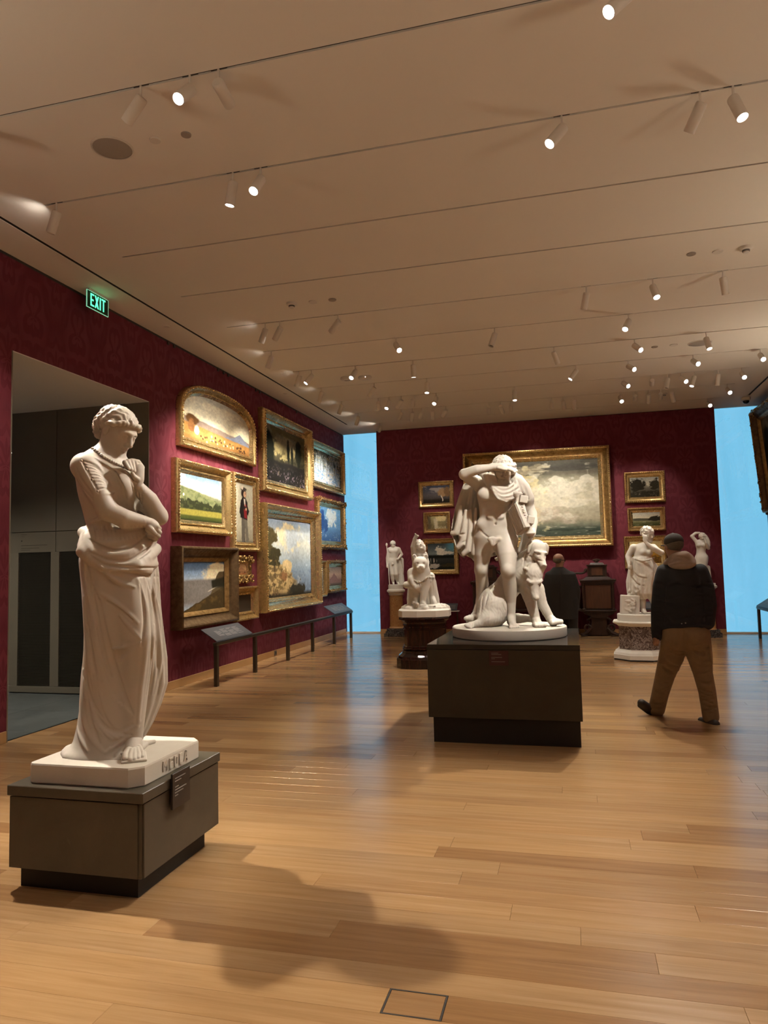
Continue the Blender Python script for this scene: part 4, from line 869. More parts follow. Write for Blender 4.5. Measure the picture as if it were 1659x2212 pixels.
painting('tall narrow gilt portrait of a standing figure with folded arms and red vest', 'figure', 'L', 10.16, 11.09, 1.81, 3.04, 'flat', fs=1.1, res=136, group=LG)
painting('large dark forest painting in broad gilt frame', 'forest', 'L', 11.24, 13.58, 2.85, 4.275, 'cove', fs=1.15, res=187, group=LG)
painting('pale blue woodland painting, upper right on the left wall', 'birch', 'L', 13.66, 15.80, 3.145, 4.145, 'cove', fs=0.9, res=153, group=LG)
painting('sunlit headland painting in deep dark bronze frame', 'headland', 'L', 8.46, 10.13, 0.755, 1.855, 'deep', ('bronze_frame', 'bronze_frame', 'gilt_dark'), fs=0.88, beads=False, res=187, group=LG)
painting('tiny sepia mountain picture in ornate curled gilt frame', 'sepia', 'L', 10.24, 10.80, 1.33, 1.72, 'flat', ('gilt_dark', 'gilt_dark', 'gilt'), fs=0.85, beads=False, ornate=0.85, res=68, group=LG)
painting('small dark landscape in bright gilt frame below the tiny sepia picture', 'gloom', 'L', 10.17, 10.98, 0.725, 1.25, 'deep', ('gilt', 'gilt', 'gilt_bright'), fs=0.55, beads=False, res=76, group=LG)
painting('big painting of pale cliffs above blue mist in wide gilt frame', 'cliffs', 'L', 11.14, 13.86, 0.79, 2.635, 'deep', ('gilt', 'gilt_bright', 'gilt_bright'), fs=0.95, res=289, group=LG)
painting('blue misty spires painting in ornate gilt frame near the window', 'bluemist', 'L', 13.96, 15.78, 1.91, 2.975, 'cove', ('gilt_dark', 'gilt', 'gilt'), fs=0.9, ornate=0.8, beads=False, res=136, group=LG)
painting('narrow grey waterfall picture in gilt frame right of the cliffs painting', 'falls', 'L', 13.88, 14.50, 0.91, 1.66, 'cove', fs=0.65, beads=False, res=68, group=LG)
painting('small pink haze landscape nearest the left window, lowest row', 'pink', 'L', 14.54, 15.76, 0.97, 1.66, 'cove', ('gilt_dark', 'gilt', 'gilt'), fs=0.75, ornate=0.6, beads=False, res=102, group=LG)
painting('huge luminous sea and cloud painting in gilt frame at centre of far wall', 'luminous', 'F', -2.25, 0.825, 1.825, 3.925, 'deep', ('gilt', 'gilt_dark', 'gilt_bright'), fs=1.0, res=374, group=FG)
painting('small dark ruin landscape, top of the left column on the far wall', 'ruin', 'F', -3.28, -2.49, 2.785, 3.37, 'flat', ('gilt_dark', 'gilt', 'gilt_bright'), fs=0.75, res=119, group=FG)
painting('small sepia waterfall picture, middle of the left column on the far wall', 'cascade', 'F', -3.185, -2.585, 2.215, 2.685, 'flat', ('gilt', 'gilt_dark', 'gilt_bright'), fs=0.75, beads=False, res=102, group=FG)
painting('stormy falls painting behind the panther group, lowest left on the far wall', 'storm', 'F', -3.22, -2.415, 1.30, 2.095, 'flat', ('gilt_dark', 'gilt', 'gilt_bright'), fs=0.85, res=136, group=FG)
painting('small dark grove painting, top of the right column on the far wall', 'grove', 'F', 1.095, 1.895, 2.70, 3.345, 'flat', ('gilt_dark', 'gilt', 'gilt'), fs=0.9, res=119, group=FG)
painting('small river painting, middle of the right column on the far wall', 'river', 'F', 1.13, 1.87, 2.115, 2.60, 'flat', ('gilt', 'gilt_dark', 'gilt_bright'), fs=0.8, res=119, group=FG)
painting('golden landscape painting half hidden behind the listening girl statue', 'golden', 'F', 1.035, 1.86, 1.34, 2.015, 'flat', ('gilt_dark', 'gilt', 'gilt_bright'), fs=0.85, res=102, group=FG)
painting('large painting in heavy carved bronze frame on the right wall', 'forest', 'R', 12.3, 15.66, 2.40, 4.42, 'deep', ('gilt_dark', 'bronze_frame', 'gilt_dark'), fs=0.9, ornate=1.2, beads=False, res=102, tilt=-0.07)
# sliver of a picture in the gallery beyond the doorway
# ================================================================== SCULPTING TOOLKIT (distance fields, meshed with surface nets)
f32 = np.float32
def rotz(a): c, s = math.cos(a), math.sin(a); return np.array([[c, -s, 0], [s, c, 0], [0, 0, 1.0]])
def rotx(a): c, s = math.cos(a), math.sin(a); return np.array([[1.0, 0, 0], [0, c, -s], [0, s, c]])
def roty(a): c, s = math.cos(a), math.sin(a); return np.array([[c, 0, s], [0, 1.0, 0], [-s, 0, c]])
class Frame:
    """local axes of a figure: a = to the viewer's right, b = away, z = up; origin on the floor at C"""
    def __init__(s, cx, cy):
        s.C = np.array([cx, cy, 0.0]); d = np.array([cx, cy])/math.hypot(cx, cy)
        s.n = np.array([d[0], d[1], 0]); s.s = np.array([d[1], -d[0], 0]); s.rz = math.atan2(s.s[1], s.s[0])
        v = CAM-s.C; s.cam = np.array([v@s.s, v@s.n, v[2]])
    def dirs(s, px, py):
        d = ray(px, py); return np.array([d@s.s, d@s.n, d[2]])
    def L(s, px, py, b=0.0):
        d = s.dirs(px, py); return s.cam+d*((b-s.cam[1])/d[1])
    def scale(s): return F/math.hypot(s.C[0], s.C[1])
class Vol:
    def __init__(s, fr, lo, hi, h):
        s.fr = fr; s.h = h; s.lo = np.array(lo, float); s.n = np.ceil((np.array(hi)-s.lo)/h).astype(int)+1
        s.F = np.full(tuple(s.n), 9.0, f32)
        s.ax = [(s.lo[i]+np.arange(s.n[i])*h).astype(f32) for i in range(3)]
    def win(s, lo, hi):
        i0 = np.clip(np.floor((np.asarray(lo)-s.lo)/s.h).astype(int), 0, s.n); i1 = np.clip(np.ceil((np.asarray(hi)-s.lo)/s.h).astype(int)+1, 0, s.n)
        if np.any(i1 <= i0): return None
        sl = tuple(slice(a, b) for a, b in zip(i0, i1))
        return sl, s.ax[0][sl[0]][:, None, None], s.ax[1][sl[1]][None, :, None], s.ax[2][sl[2]][None, None, :]
    def put(s, sl, d, k, op):
        A = s.F[sl]
        if op == 'u':
            if k > 0:
                hh = np.maximum(k-np.abs(A-d), 0); s.F[sl] = np.minimum(A, d)-hh*hh*(0.25/k)
            else: s.F[sl] = np.minimum(A, d)
        else:
            d = -d
            if k > 0:
                hh = np.maximum(k-np.abs(A-d), 0); s.F[sl] = np.maximum(A, d)+hh*hh*(0.25/k)
            else: s.F[sl] = np.maximum(A, d)
    def cap(s, a, b, ra, rb=None, k=0.02, op='u'):
        a = np.asarray(a, float); b = np.asarray(b, float); rb = ra if rb is None else rb; pad = max(ra, rb)+k+3*s.h
        w = s.win(np.minimum(a, b)-pad, np.maximum(a, b)+pad)
        if w is None: return s
        sl, X, Y, Z = w; v = b-a; L2 = float(v@v)+1e-12; v = v.astype(f32)
        dx, dy, dz = X-f32(a[0]), Y-f32(a[1]), Z-f32(a[2])
        t = np.clip((dx*v[0]+dy*v[1]+dz*v[2])/f32(L2), 0, 1)
        d = np.sqrt((dx-v[0]*t)**2+(dy-v[1]*t)**2+(dz-v[2]*t)**2)-(f32(ra)+f32(rb-ra)*t)
        s.put(sl, d, k, op); return s
    def chain(s, pts, rs, k=0.02, op='u'):
        """a run of tapered capsules joined hard, then blended once"""
        if not isinstance(rs, (list, tuple, np.ndarray)): rs = [rs]*len(pts)
        pts = [np.asarray(p, float) for p in pts]; A = np.array(pts); pad = max(rs)+k+3*s.h
        w = s.win(A.min(0)-pad, A.max(0)+pad)
        if w is None: return s
        sl = w[0]; T = np.full(tuple(q.stop-q.start for q in sl), 9.0, f32)
        for i in range(len(pts)-1):
            a, b, ra, rb = pts[i], pts[i+1], rs[i], rs[i+1]; pd = max(ra, rb)+k+3*s.h
            w2 = s.win(np.minimum(a, b)-pd, np.maximum(a, b)+pd)
            if w2 is None: continue
            s2, X, Y, Z = w2; v = b-a; L2 = float(v@v)+1e-12; v = v.astype(f32)
            dx, dy, dz = X-f32(a[0]), Y-f32(a[1]), Z-f32(a[2])
            t = np.clip((dx*v[0]+dy*v[1]+dz*v[2])/f32(L2), 0, 1)
            d = np.sqrt((dx-v[0]*t)**2+(dy-v[1]*t)**2+(dz-v[2]*t)**2)-(f32(ra)+f32(rb-ra)*t)
            s3 = tuple(slice(p.start-q.start, p.stop-q.start) for p, q in zip(s2, sl)); T[s3] = np.minimum(T[s3], d)
        s.put(sl, T, k, op); return s
    def ell(s, c, r, R=None, k=0.03, op='u'):
        c = np.asarray(c, float); r = np.asarray(r if not np.isscalar(r) else (r, r, r), float); m = r.max()+k+3*s.h
        w = s.win(c-m, c+m)
        if w is None: return s
        sl, X, Y, Z = w; dx, dy, dz = X-f32(c[0]), Y-f32(c[1]), Z-f32(c[2])
        if R is None: p = (dx, dy, dz)
        else: R = np.asarray(R).astype(f32); p = [dx*R[0, i]+dy*R[1, i]+dz*R[2, i] for i in range(3)]
        k0 = np.sqrt(sum((q/f32(rr))**2 for q, rr in zip(p, r))); k1 = np.sqrt(sum((q/f32(rr*rr))**2 for q, rr in zip(p, r)))+1e-9
        s.put(sl, k0*(k0-1)/k1, k, op); return s
    def box(s, c, hsz, R=None, rnd=0.01, k=0.0, op='u'):
        c = np.asarray(c, float); hs = np.asarray(hsz, float); m = np.linalg.norm(hs)+k+3*s.h; w = s.win(c-m, c+m)
        if w is None: return s
        sl, X, Y, Z = w; dx, dy, dz = X-f32(c[0]), Y-f32(c[1]), Z-f32(c[2])
        if R is None: p = (dx+0*dy+0*dz, dy+0*dx+0*dz, dz+0*dx+0*dy)
        else: R = np.asarray(R).astype(f32); p = [dx*R[0, i]+dy*R[1, i]+dz*R[2, i] for i in range(3)]
        q = [np.abs(pp)-f32(hh-rnd) for pp, hh in zip(p, hs)]
        d = np.sqrt(sum(np.maximum(a, 0)**2 for a in q))+np.minimum(np.maximum(np.maximum(q[0], q[1]), q[2]), 0)-f32(rnd)
        s.put(sl, d, k, op); return s
    def column(s, zs, ac, bc, ra, rb, k=0.03, rot=0.0, fold=None, op='u', p=2.0):
        """body with elliptic sections along z; fold(theta, z) gives a radial offset"""
        o = np.argsort(zs); zs, ac, bc, ra, rb = [np.asarray(q, float)[o] for q in (zs, ac, bc, ra, rb)]
        m = max(ra.max(), rb.max())+k+4*s.h+0.03
        w = s.win((ac.min()-m, bc.min()-m, zs[0]-k-3*s.h), (ac.max()+m, bc.max()+m, zs[-1]+k+3*s.h)); sl, X, Y, Z = w
        z1 = Z[0, 0]; I = lambda q: np.interp(z1, zs, q).astype(f32)[None, None, :]
        A, B, RA, RB = I(ac), I(bc), I(ra), I(rb); c_, s_ = f32(math.cos(rot)), f32(math.sin(rot))
        dx, dy = X-A, Y-B; u = dx*c_+dy*s_; v = -dx*s_+dy*c_
        if p == 2.0: q = np.sqrt((u/RA)**2+(v/RB)**2)
        else: q = (np.abs(u/RA)**p+np.abs(v/RB)**p)**(1/p)
        d = (q-1)*np.minimum(RA, RB)
        if fold is not None: d = d-fold(np.arctan2(v/RB, u/RA), Z)
        d = np.maximum(d, np.maximum(f32(zs[0])-Z, Z-f32(zs[-1])))
        s.put(sl, d.astype(f32), k, op); return s
    def disp(s, lo, hi, fn):
        sl, X, Y, Z = s.win(lo, hi); s.F[sl] += fn(X, Y, Z).astype(f32); return s
    def hit(s, pts):
        """first surface point along the sight line of each photo pixel"""
        out = []
        for (px, py) in pts:
            d = s.fr.dirs(px, py); d = d/np.linalg.norm(d)
            with np.errstate(divide='ignore', invalid='ignore'):
                t0 = (s.lo-s.fr.cam)/d; t1 = (s.lo+(s.n-1)*s.h-s.fr.cam)/d
            ta = np.nanmax(np.minimum(t0, t1)); tb = np.nanmin(np.maximum(t0, t1))
            if tb <= ta: out.append(None); continue
            ts = np.arange(ta, tb, s.h*0.5); P = s.fr.cam+d*ts[:, None]; ix = np.clip(np.rint((P-s.lo)/s.h).astype(int), 0, s.n-1)
            v = s.F[ix[:, 0], ix[:, 1], ix[:, 2]]; w = np.nonzero(v < 0)[0]
            out.append(None if len(w) == 0 else (P[w[0]], d))
        return out
    def stroke(s, pts, r, lift=0.3, k=0.012, op='u', dense=14, taper=True, ref=None):
        """a ridge (op u) or groove (op s) drawn over the surface along photo pixels"""
        P = []; cum = np.concatenate([[0], np.cumsum([math.dist(a, b) for a, b in zip(pts[:-1], pts[1:])])])
        n_ = max(2, int(cum[-1]/dense)+1)
        # smooth curve through the points
        tt = np.linspace(0, cum[-1], n_); x = np.array([p[0] for p in pts], float); y = np.array([p[1] for p in pts], float)
        def cr(v):
            if len(pts) < 3: return np.interp(tt, cum, v)
            m_ = np.gradient(v, cum); i = np.clip(np.searchsorted(cum, tt)-1, 0, len(v)-2); hh = cum[i+1]-cum[i]; u = (tt-cum[i])/hh
            return (2*u**3-3*u**2+1)*v[i]+(u**3-2*u**2+u)*hh*m_[i]+(-2*u**3+3*u**2)*v[i+1]+(u**3-u**2)*hh*m_[i+1]
        hits = (ref or s).hit(list(zip(cr(x), cr(y)))); run = []; runs = [run]; last = None
        for i, hv in enumerate(hits):
            if hv is None or (last is not None and np.linalg.norm(hv[0]-last) > 0.10): run = []; runs.append(run); last = None
            if hv is None: continue
            u = i/max(1, n_-1); rr = r*(0.4+0.6*math.sin(PI*min(1, max(0, u)))**0.6 if taper else 1.0)
            run.append((hv[0], hv[1], rr)); last = hv[0]
        for run in runs:
            if len(run) < 2: continue
            P = np.array([q[0] for q in run]); D = np.array([q[1] for q in run]); R_ = [q[2] for q in run]
            for _ in range(3):                       # even out the depth so that the fold runs clean
                Q = P.copy(); Q[1:-1] = (P[:-2]+2*P[1:-1]+P[2:])/4; P = Q
            sg = 1 if op == 'u' else -1
            s.chain([p+d*(r_*(1-2*lift)*sg) for p, d, r_ in zip(P, D, R_)], R_, k, op)
        return s
    def mesh(s, name, mat, z0=0.0, origin=(0, 0)):
        Fv = s.F; S = Fv < 0; nx, ny, nz = S.shape
        c0 = S[:-1, :-1, :-1]; anyv = c0.copy(); allv = c0.copy()
        for dx in (0, 1):
            for dy in (0, 1):
                for dz in (0, 1):
                    q = S[dx:nx-1+dx, dy:ny-1+dy, dz:nz-1+dz]; anyv |= q; allv &= q
        ijk = np.argwhere(anyv & ~allv); del anyv, allv
        n_ = len(ijk); acc = np.zeros((n_, 3)); cnt = np.zeros(n_)
        I, J, K = ijk.T; corner = {}
        for dx in (0, 1):
            for dy in (0, 1):
                for dz in (0, 1): corner[(dx, dy, dz)] = Fv[I+dx, J+dy, K+dz].astype(float)
        for ax in range(3):
            for p in (0, 1):
                for q in (0, 1):
                    a = [0, 0, 0]; o1, o2 = [i for i in range(3) if i != ax]; a[o1] = p; a[o2] = q; b = list(a); b[ax] = 1
                    va, vb = corner[tuple(a)], corner[tuple(b)]; m_ = (va < 0) != (vb < 0)
                    t = np.where(m_, va/(va-vb+1e-20), 0); pos = np.zeros((n_, 3)); pos[:, o1] = p; pos[:, o2] = q; pos[:, ax] = t
                    acc[m_] += pos[m_]; cnt[m_] += 1
        V = s.lo+(ijk+acc/cnt[:, None])*s.h
        ids = np.full((nx-1, ny-1, nz-1), -1, np.int32); ids[I, J, K] = np.arange(n_)
        faces = []
        for ax in range(3):
            sa = [slice(None)]*3; sb = [slice(None)]*3; sa[ax] = slice(0, -1); sb[ax] = slice(1, None)
            A, B = S[tuple(sa)], S[tuple(sb)]; E = np.argwhere(A != B); o1, o2 = [i for i in range(3) if i != ax]
            ok = (E[:, o1] > 0) & (E[:, o2] > 0) & (E[:, o1] < S.shape[o1]-1) & (E[:, o2] < S.shape[o2]-1); E = E[ok]
            def cell(d1, d2):
                e = E.copy(); e[:, o1] += d1; e[:, o2] += d2; return ids[e[:, 0], e[:, 1], e[:, 2]]
            q = np.stack([cell(-1, -1), cell(0, -1), cell(0, 0), cell(-1, 0)], 1)
            inside = A[E[:, 0], E[:, 1], E[:, 2]]; flip = inside if ax != 1 else ~inside
            q[~flip] = q[~flip][:, ::-1]; faces.append(q)
        Q = np.concatenate(faces); Q = Q[(Q >= 0).all(1)]
        V = V-np.array([origin[0], origin[1], z0])
        me = bpy.data.meshes.new(name); me.vertices.add(len(V)); me.vertices.foreach_set('co', V.astype(f32).ravel())
        me.loops.add(Q.size); me.loops.foreach_set('vertex_index', Q.astype(np.int32).ravel()); me.polygons.add(len(Q))
        me.polygons.foreach_set('loop_start', np.arange(0, Q.size, 4, dtype=np.int32)); me.polygons.foreach_set('use_smooth', np.ones(len(Q), bool))
        me.update(calc_edges=True); me.validate(); me.materials.append(M[mat]); return me
def wob(X, Y, Z, f, seed=0.0):
    return (np.sin(f*X+1.7*np.sin(f*0.7*Z+seed))*np.sin(f*Y*1.1+1.3*np.sin(f*0.8*X+seed*2))*np.sin(f*Z*0.9+1.1*np.sin(f*0.9*Y+seed*3)))
def headR(phi, pitch, roll=0.0):
    """subject axes (x her left, y face, z up) to local a,b,z"""
    return rotz(phi) @ rotx(pitch) @ roty(roll) @ np.diag([1.0, -1.0, 1.0])
def head(V, c, s, phi, pitch, roll=0.0, ears=True, lids=True, jaw=1.0, beard=0, nose=1.0):
    R = headR(phi, pitch, roll); c = np.asarray(c, float); T = lambda *p: c+R @ (np.array(p)*s); k = 0.06*s
    RR = R @ np.diag([1, -1, 1]) @ np.eye(3)
    E = lambda p, r, kk=0.08, op='u': V.ell(T(*p), np.array(r)*s, R, kk*s, op)
    E((0, -0.08, 0.16), (0.315, 0.40, 0.335)); E((0, 0.10, -0.09), (0.255*jaw, 0.26, 0.37), 0.12)
    for x in (-1, 1):
        V.cap(T(x*0.185*jaw, 0.0, -0.20), T(x*0.07, 0.22, -0.40), 0.095*s, 0.07*s, 0.1*s)
        E((x*0.165, 0.195, -0.085), (0.10, 0.10, 0.10), 0.1)
    E((0, 0.275, -0.415), (0.085, 0.075, 0.065), 0.08)
    V.chain([T(-0.19, 0.255, 0.065), T(-0.10, 0.325, 0.085), T(0, 0.335, 0.065), T(0.10, 0.325, 0.085), T(0.19, 0.255, 0.065)], 0.045*s, 0.06*s)
    for x in (-1, 1):
        E((x*0.118, 0.365, 0.0), (0.078, 0.07, 0.062), 0.045, 's')
        E((x*0.118, 0.272, -0.005), (0.066, 0.066, 0.06), 0.015)
        if lids:
            V.chain([T(x*0.19, 0.275, -0.012), T(x*0.15, 0.325, 0.022), T(x*0.11, 0.338, 0.028), T(x*0.055, 0.305, 0.0)], 0.017*s, 0.012*s)
            V.chain([T(x*0.18, 0.275, -0.03), T(x*0.12, 0.325, -0.045), T(x*0.06, 0.305, -0.02)], 0.012*s, 0.012*s)
    V.cap(T(0, 0.325, 0.05), T(0, 0.425*nose, -0.125), 0.036*s, 0.046*s, 0.035*s); V.cap(T(0, 0.36, -0.155), T(0, 0.425*nose, -0.13), 0.035*s, 0.038*s, 0.02*s)
    for x in (-1, 1): E((x*0.05, 0.365, -0.148), (0.036, 0.045, 0.032), 0.03)
    V.chain([T(-0.085, 0.280, -0.264), T(-0.03, 0.340, -0.230), T(0, 0.345, -0.236), T(0.03, 0.340, -0.230), T(0.085, 0.280, -0.264)], [0.012*s, 0.024*s, 0.022*s, 0.024*s, 0.012*s], 0.03*s)
    V.chain([T(-0.08, 0.287, -0.272), T(0, 0.345, -0.290), T(0.08, 0.287, -0.272)], [0.014*s, 0.030*s, 0.014*s], 0.02*s)
    V.chain([T(-0.09, 0.295, -0.268), T(0, 0.370, -0.259), T(0.09, 0.295, -0.268)], 0.009*s, 0.012*s, 's')
    if ears:
        for x in (-1, 1):
            E((x*0.305, -0.02, -0.035), (0.035, 0.075, 0.105), 0.02); E((x*0.345, 0.0, -0.03), (0.02, 0.04, 0.06), 0.02, 's')
    return T, R
def limb(V, pts, rs, k=0.03): V.chain([np.asarray(p, float) for p in pts], rs, k)
def rock(V, c, r, seed=1):
    V.ell(c, r, None, 0.02)

def hairify(V, T, RH, s, amp=0.004, f=60.0):
    """carve waves into the hair around a head, leaving the face alone"""
    c = T(0, 0, 0); Ri = np.linalg.inv(RH); m = 0.62*s; sl, X, Y, Z = V.win(c-m, c+m)
    dx, dy, dz = X-f32(c[0]), Y-f32(c[1]), Z-f32(c[2]); q = [((Ri[i, 0]*dx+Ri[i, 1]*dy+Ri[i, 2]*dz)/s).astype(f32) for i in range(3)]
    mask = np.clip((q[2]*1.0-q[1]*0.75-0.02)*8, 0, 1)*np.clip((q[2]+0.35)*6, 0, 1); ang = np.arctan2(q[0], q[2]+0.12)
    V.F[sl] += ((amp*np.sin(ang*15+2.2*np.sin(q[1]*11))+amp*0.8*np.sin(q[1]*24+1.8*np.sin(ang*6)))*mask).astype(f32)
# ================================================================== STATUE 1: thoughtful draped woman (nearest, left)
FM = Frame(-2.375, 3.44); L1 = FM.L
def statue_thinker():
    V = Vol(FM, (-0.42, -0.42, 0.585), (0.42, 0.36, 2.50), 0.0042)
    phi = 0.88; R = rotz(phi)
    # trunk
    V.ell(L1(236, 1050, 0.0), (0.175, 0.128, 0.20), R, 0.05); V.ell(L1(246, 1132, 0.0), (0.140, 0.112, 0.15), R, 0.06)
    V.ell(L1(258, 1200, 0.0), (0.185, 0.150, 0.17), R, 0.06)
    V.cap(L1(190, 1012, -0.03), L1(212, 1118, 0.0), 0.066, 0.060, 0.05)
    V.ell(L1(260, 1052, -0.125), (0.072, 0.072, 0.078), None, 0.05); V.ell(L1(278, 1054, -0.02), (0.066, 0.066, 0.072), None, 0.05)
    V.cap(L1(182, 1004, -0.10), L1(264, 1020, 0.12), 0.058, 0.055, 0.06)           # shoulder girdle
    V.cap(L1(236, 992, 0.01), L1(242, 945, -0.01), 0.066, 0.056, 0.05)              # neck
    V.cap(L1(205, 985, -0.03), L1(232, 978, 0.0), 0.035, 0.05, 0.05)
    # her right arm across the waist
    V.chain([L1(180, 1008, -0.125), L1(208, 1058, -0.165), L1(232, 1103, -0.175)], [0.062, 0.056, 0.050], 0.03)
    V.chain([L1(232, 1103, -0.175), L1(268, 1119, -0.185), L1(314, 1128, -0.155)], [0.051, 0.047, 0.032], 0.02)
    # left arm, raised to the chin
    V.chain([L1(266, 1026, 0.13), L1(300, 1076, 0.07), L1(340, 1112, -0.02)], [0.056, 0.048, 0.045], 0.03)
    V.chain([L1(341, 1112, -0.02), L1(322, 1080, -0.07), L1(293, 1046, -0.115)], [0.048, 0.047, 0.031], 0.02)
    V.ell(L1(347, 1120, -0.015), 0.034, None, 0.03)
    # skirt: main body
    ys = [1150, 1180, 1213, 1240, 1269, 1308, 1364, 1398, 1448, 1490, 1530, 1565, 1600, 1630]
    xl = [182, 177, 177, 179, 182, 184, 185, 184, 178, 175, 172, 166, 157, 146]
    xr = [322, 334, 336, 332, 328, 324, 318, 314, 308, 305, 303, 302, 302, 300]
    zc = [L1(250, y)[2] for y in ys]; la = [L1(x, y)[0] for x, y in zip(xl, ys)]; ra_ = [L1(x, y)[0] for x, y in zip(xr, ys)]
    ac = [(p+q)/2 for p, q in zip(la, ra_)]; ra = [(q-p)/2 for p, q in zip(la, ra_)]
    rb = [0.155, 0.17, 0.175, 0.175, 0.175, 0.175, 0.172, 0.17, 0.165, 0.165, 0.17, 0.175, 0.185, 0.19]
    def fold(th, z):
        return (0.006*np.sin(th*9+z*5)+0.005*np.sin(th*17-z*7+1.3*np.sin(z*4)))*np.clip((1.75-z)*1.4, 0, 1)*np.clip(np.sin(th)*2+0.6, 0, 1)
    V.column(zc, ac, [0.0]*len(ys), ra, rb, 0.05, 0, fold)
    # mantle hanging behind on the right
    ys2 = [1200, 1240, 1308, 1364, 1420, 1476, 1518, 1558, 1588]; x2l = [300]*9; x2r = [338, 343, 347, 353, 360, 361, 348, 330, 312]
    zz = [L1(330, y, 0.1)[2] for y in ys2]; l2 = [L1(x, y, 0.1)[0] for x, y in zip(x2l, ys2)]; r2 = [L1(x, y, 0.1)[0] for x, y in zip(x2r, ys2)]
    V.column(zz, [(p+q)/2-0.03 for p, q in zip(l2, r2)], [0.09]*9, [(q-p)/2+0.03 for p, q in zip(l2, r2)], [0.075]*9, 0.02, -0.12, lambda th, z: 0.004*np.sin(th*12+z*3))
    # advanced leg under the cloth
    V.chain([L1(276, 1225, -0.10), L1(302, 1378, -0.185), L1(296, 1480, -0.160), L1(288, 1600, -0.150)], [0.10, 0.078, 0.060, 0.045], 0.06)
    V.chain([L1(220, 1215, -0.06), L1(222, 1370, -0.10), L1(215, 1480, -0.07), L1(210, 1600, -0.04)], [0.10, 0.085, 0.07, 0.06], 0.06)
    # hem pooling on the base
    V.chain([L1(138, 1628, 0.02), L1(142, 1636, -0.06), L1(165, 1641, -0.11), L1(195, 1645, -0.155), L1(228, 1648, -0.19), L1(250, 1646, -0.215), L1(262, 1638, -0.215)], [0.013, 0.014, 0.017, 0.015, 0.018, 0.014, 0.018], 0.03)
    V.chain([L1(150, 1622, 0.05), L1(160, 1630, -0.04), L1(190, 1634, -0.10), L1(225, 1636, -0.14), L1(258, 1630, -0.17)], [0.03, 0.034, 0.036, 0.034, 0.028], 0.04)
    V.chain([L1(300, 1618, -0.08), L1(314, 1608, 0.03), L1(332, 1602, 0.06)], [0.024, 0.018, 0.012], 0.03)
    # hip drape: broad rolled band
    for pts, r in (([(180, 1150), (196, 1168), (232, 1178), (262, 1174), (292, 1160), (320, 1142)], 0.030), ([(174, 1172), (200, 1194), (245, 1202), (288, 1194), (326, 1166)], 0.034), ([(178, 1192), (215, 1214), (269, 1221), (312, 1210), (336, 1186)], 0.032), ([(220, 1226), (270, 1232), (310, 1232), (343, 1236)], 0.018), ([(300, 1224), (325, 1222), (341, 1212)], 0.026)):
        V.stroke(pts, r, 0.35, 0.02, taper=False, dense=10)
    for pts, r in (([(188, 1162), (232, 1188), (270, 1188), (312, 1160)], 0.007), ([(182, 1186), (230, 1208), (275, 1212), (325, 1182)], 0.007), ([(205, 1172), (245, 1190), (285, 1182)], 0.006), ([(225, 1219), (280, 1226), (335, 1226)], 0.006), ([(300, 1206), (322, 1190), (334, 1172)], 0.006), ([(195, 1200), (225, 1221), (262, 1226)], 0.006)):
        V.stroke(pts, r, 0.3, 0.008, 's', dense=7)
    for pts in ([(176, 1160), (178, 1185), (188, 1200)], [(186, 1150), (186, 1175), (200, 1190)]): V.stroke(pts, 0.016, 0.4, 0.02, dense=7)
    V.stroke([(232, 1236), (280, 1239), (320, 1244), (342, 1246)], 0.010, 0.25, 0.008, 's', dense=8)
    # skirt folds
    ridges = [([(182, 1213), (193, 1280), (202, 1317), (213, 1392), (233, 1460)], 0.016), ([(181, 1290), (191, 1406), (202, 1476), (216, 1502)], 0.014), ([(180, 1448), (191, 1518), (213, 1549), (235, 1572)], 0.014),
              ([(219, 1283), (252, 1303), (275, 1322), (298, 1345)], 0.012), ([(219, 1224), (247, 1252), (269, 1266)], 0.013), ([(193, 1532), (213, 1577), (247, 1597), (280, 1583), (301, 1558)], 0.015), ([(176, 1490), (182, 1560), (202, 1603), (225, 1625)], 0.014),
              ([(297, 1252), (318, 1322), (313, 1420), (303, 1504), (299, 1560)], 0.012), ([(311, 1248), (331, 1336), (328, 1420)], 0.011), ([(168, 1570), (176, 1600), (190, 1622)], 0.012), ([(230, 1625), (262, 1600), (285, 1585), (298, 1570)], 0.013), ([(250, 1632), (272, 1610), (292, 1596)], 0.011),
              ([(325, 1250), (345, 1330), (352, 1400)], 0.009), ([(232, 1240), (262, 1262), (290, 1268)], 0.010), ([(260, 1330), (290, 1365), (306, 1382)], 0.010), ([(262, 1430), (290, 1405), (306, 1392)], 0.008), ([(240, 1402), (272, 1398), (304, 1388)], 0.007)]
    for p, r in ridges: V.stroke(p, r*0.9, 0.40, 0.011)
    for i in range(7):
        V.stroke([(185+5*i, 1236+10*i), (198+6*i, 1330+9*i), (216+7*i, 1420+8*i), (244+7*i, 1500+7*i)], 0.0050, 0.32, 0.012, 's')
    for i in range(5):
        V.stroke([(178+7*i, 1440+6*i), (186+9*i, 1510+8*i), (206+12*i, 1565+5*i), (232+13*i, 1596-2*i)], 0.0055, 0.32, 0.010, 's')
    for i in range(4): V.stroke([(318+8*i, 1262), (326+8*i, 1340), (326+9*i, 1430), (316+8*i, 1500)], 0.0045, 0.32, 0.010, 's')
    for p, r in (([(190, 1225), (199, 1285), (209, 1330), (222, 1400), (240, 1462)], 0.009), ([(186, 1330), (198, 1415), (210, 1470)], 0.008), ([(186, 1470), (200, 1525), (222, 1552)], 0.008), ([(205, 1537), (222, 1570), (250, 1586), (285, 1565)], 0.009), ([(232, 1300), (262, 1318), (286, 1340)], 0.006), ([(303, 1262), (312, 1330), (306, 1395)], 0.006), ([(321, 1258), (338, 1340), (340, 1440)], 0.007), ([(188, 1500), (196, 1562), (215, 1604)], 0.008), ([(240, 1612), (266, 1596), (292, 1572)], 0.007)):
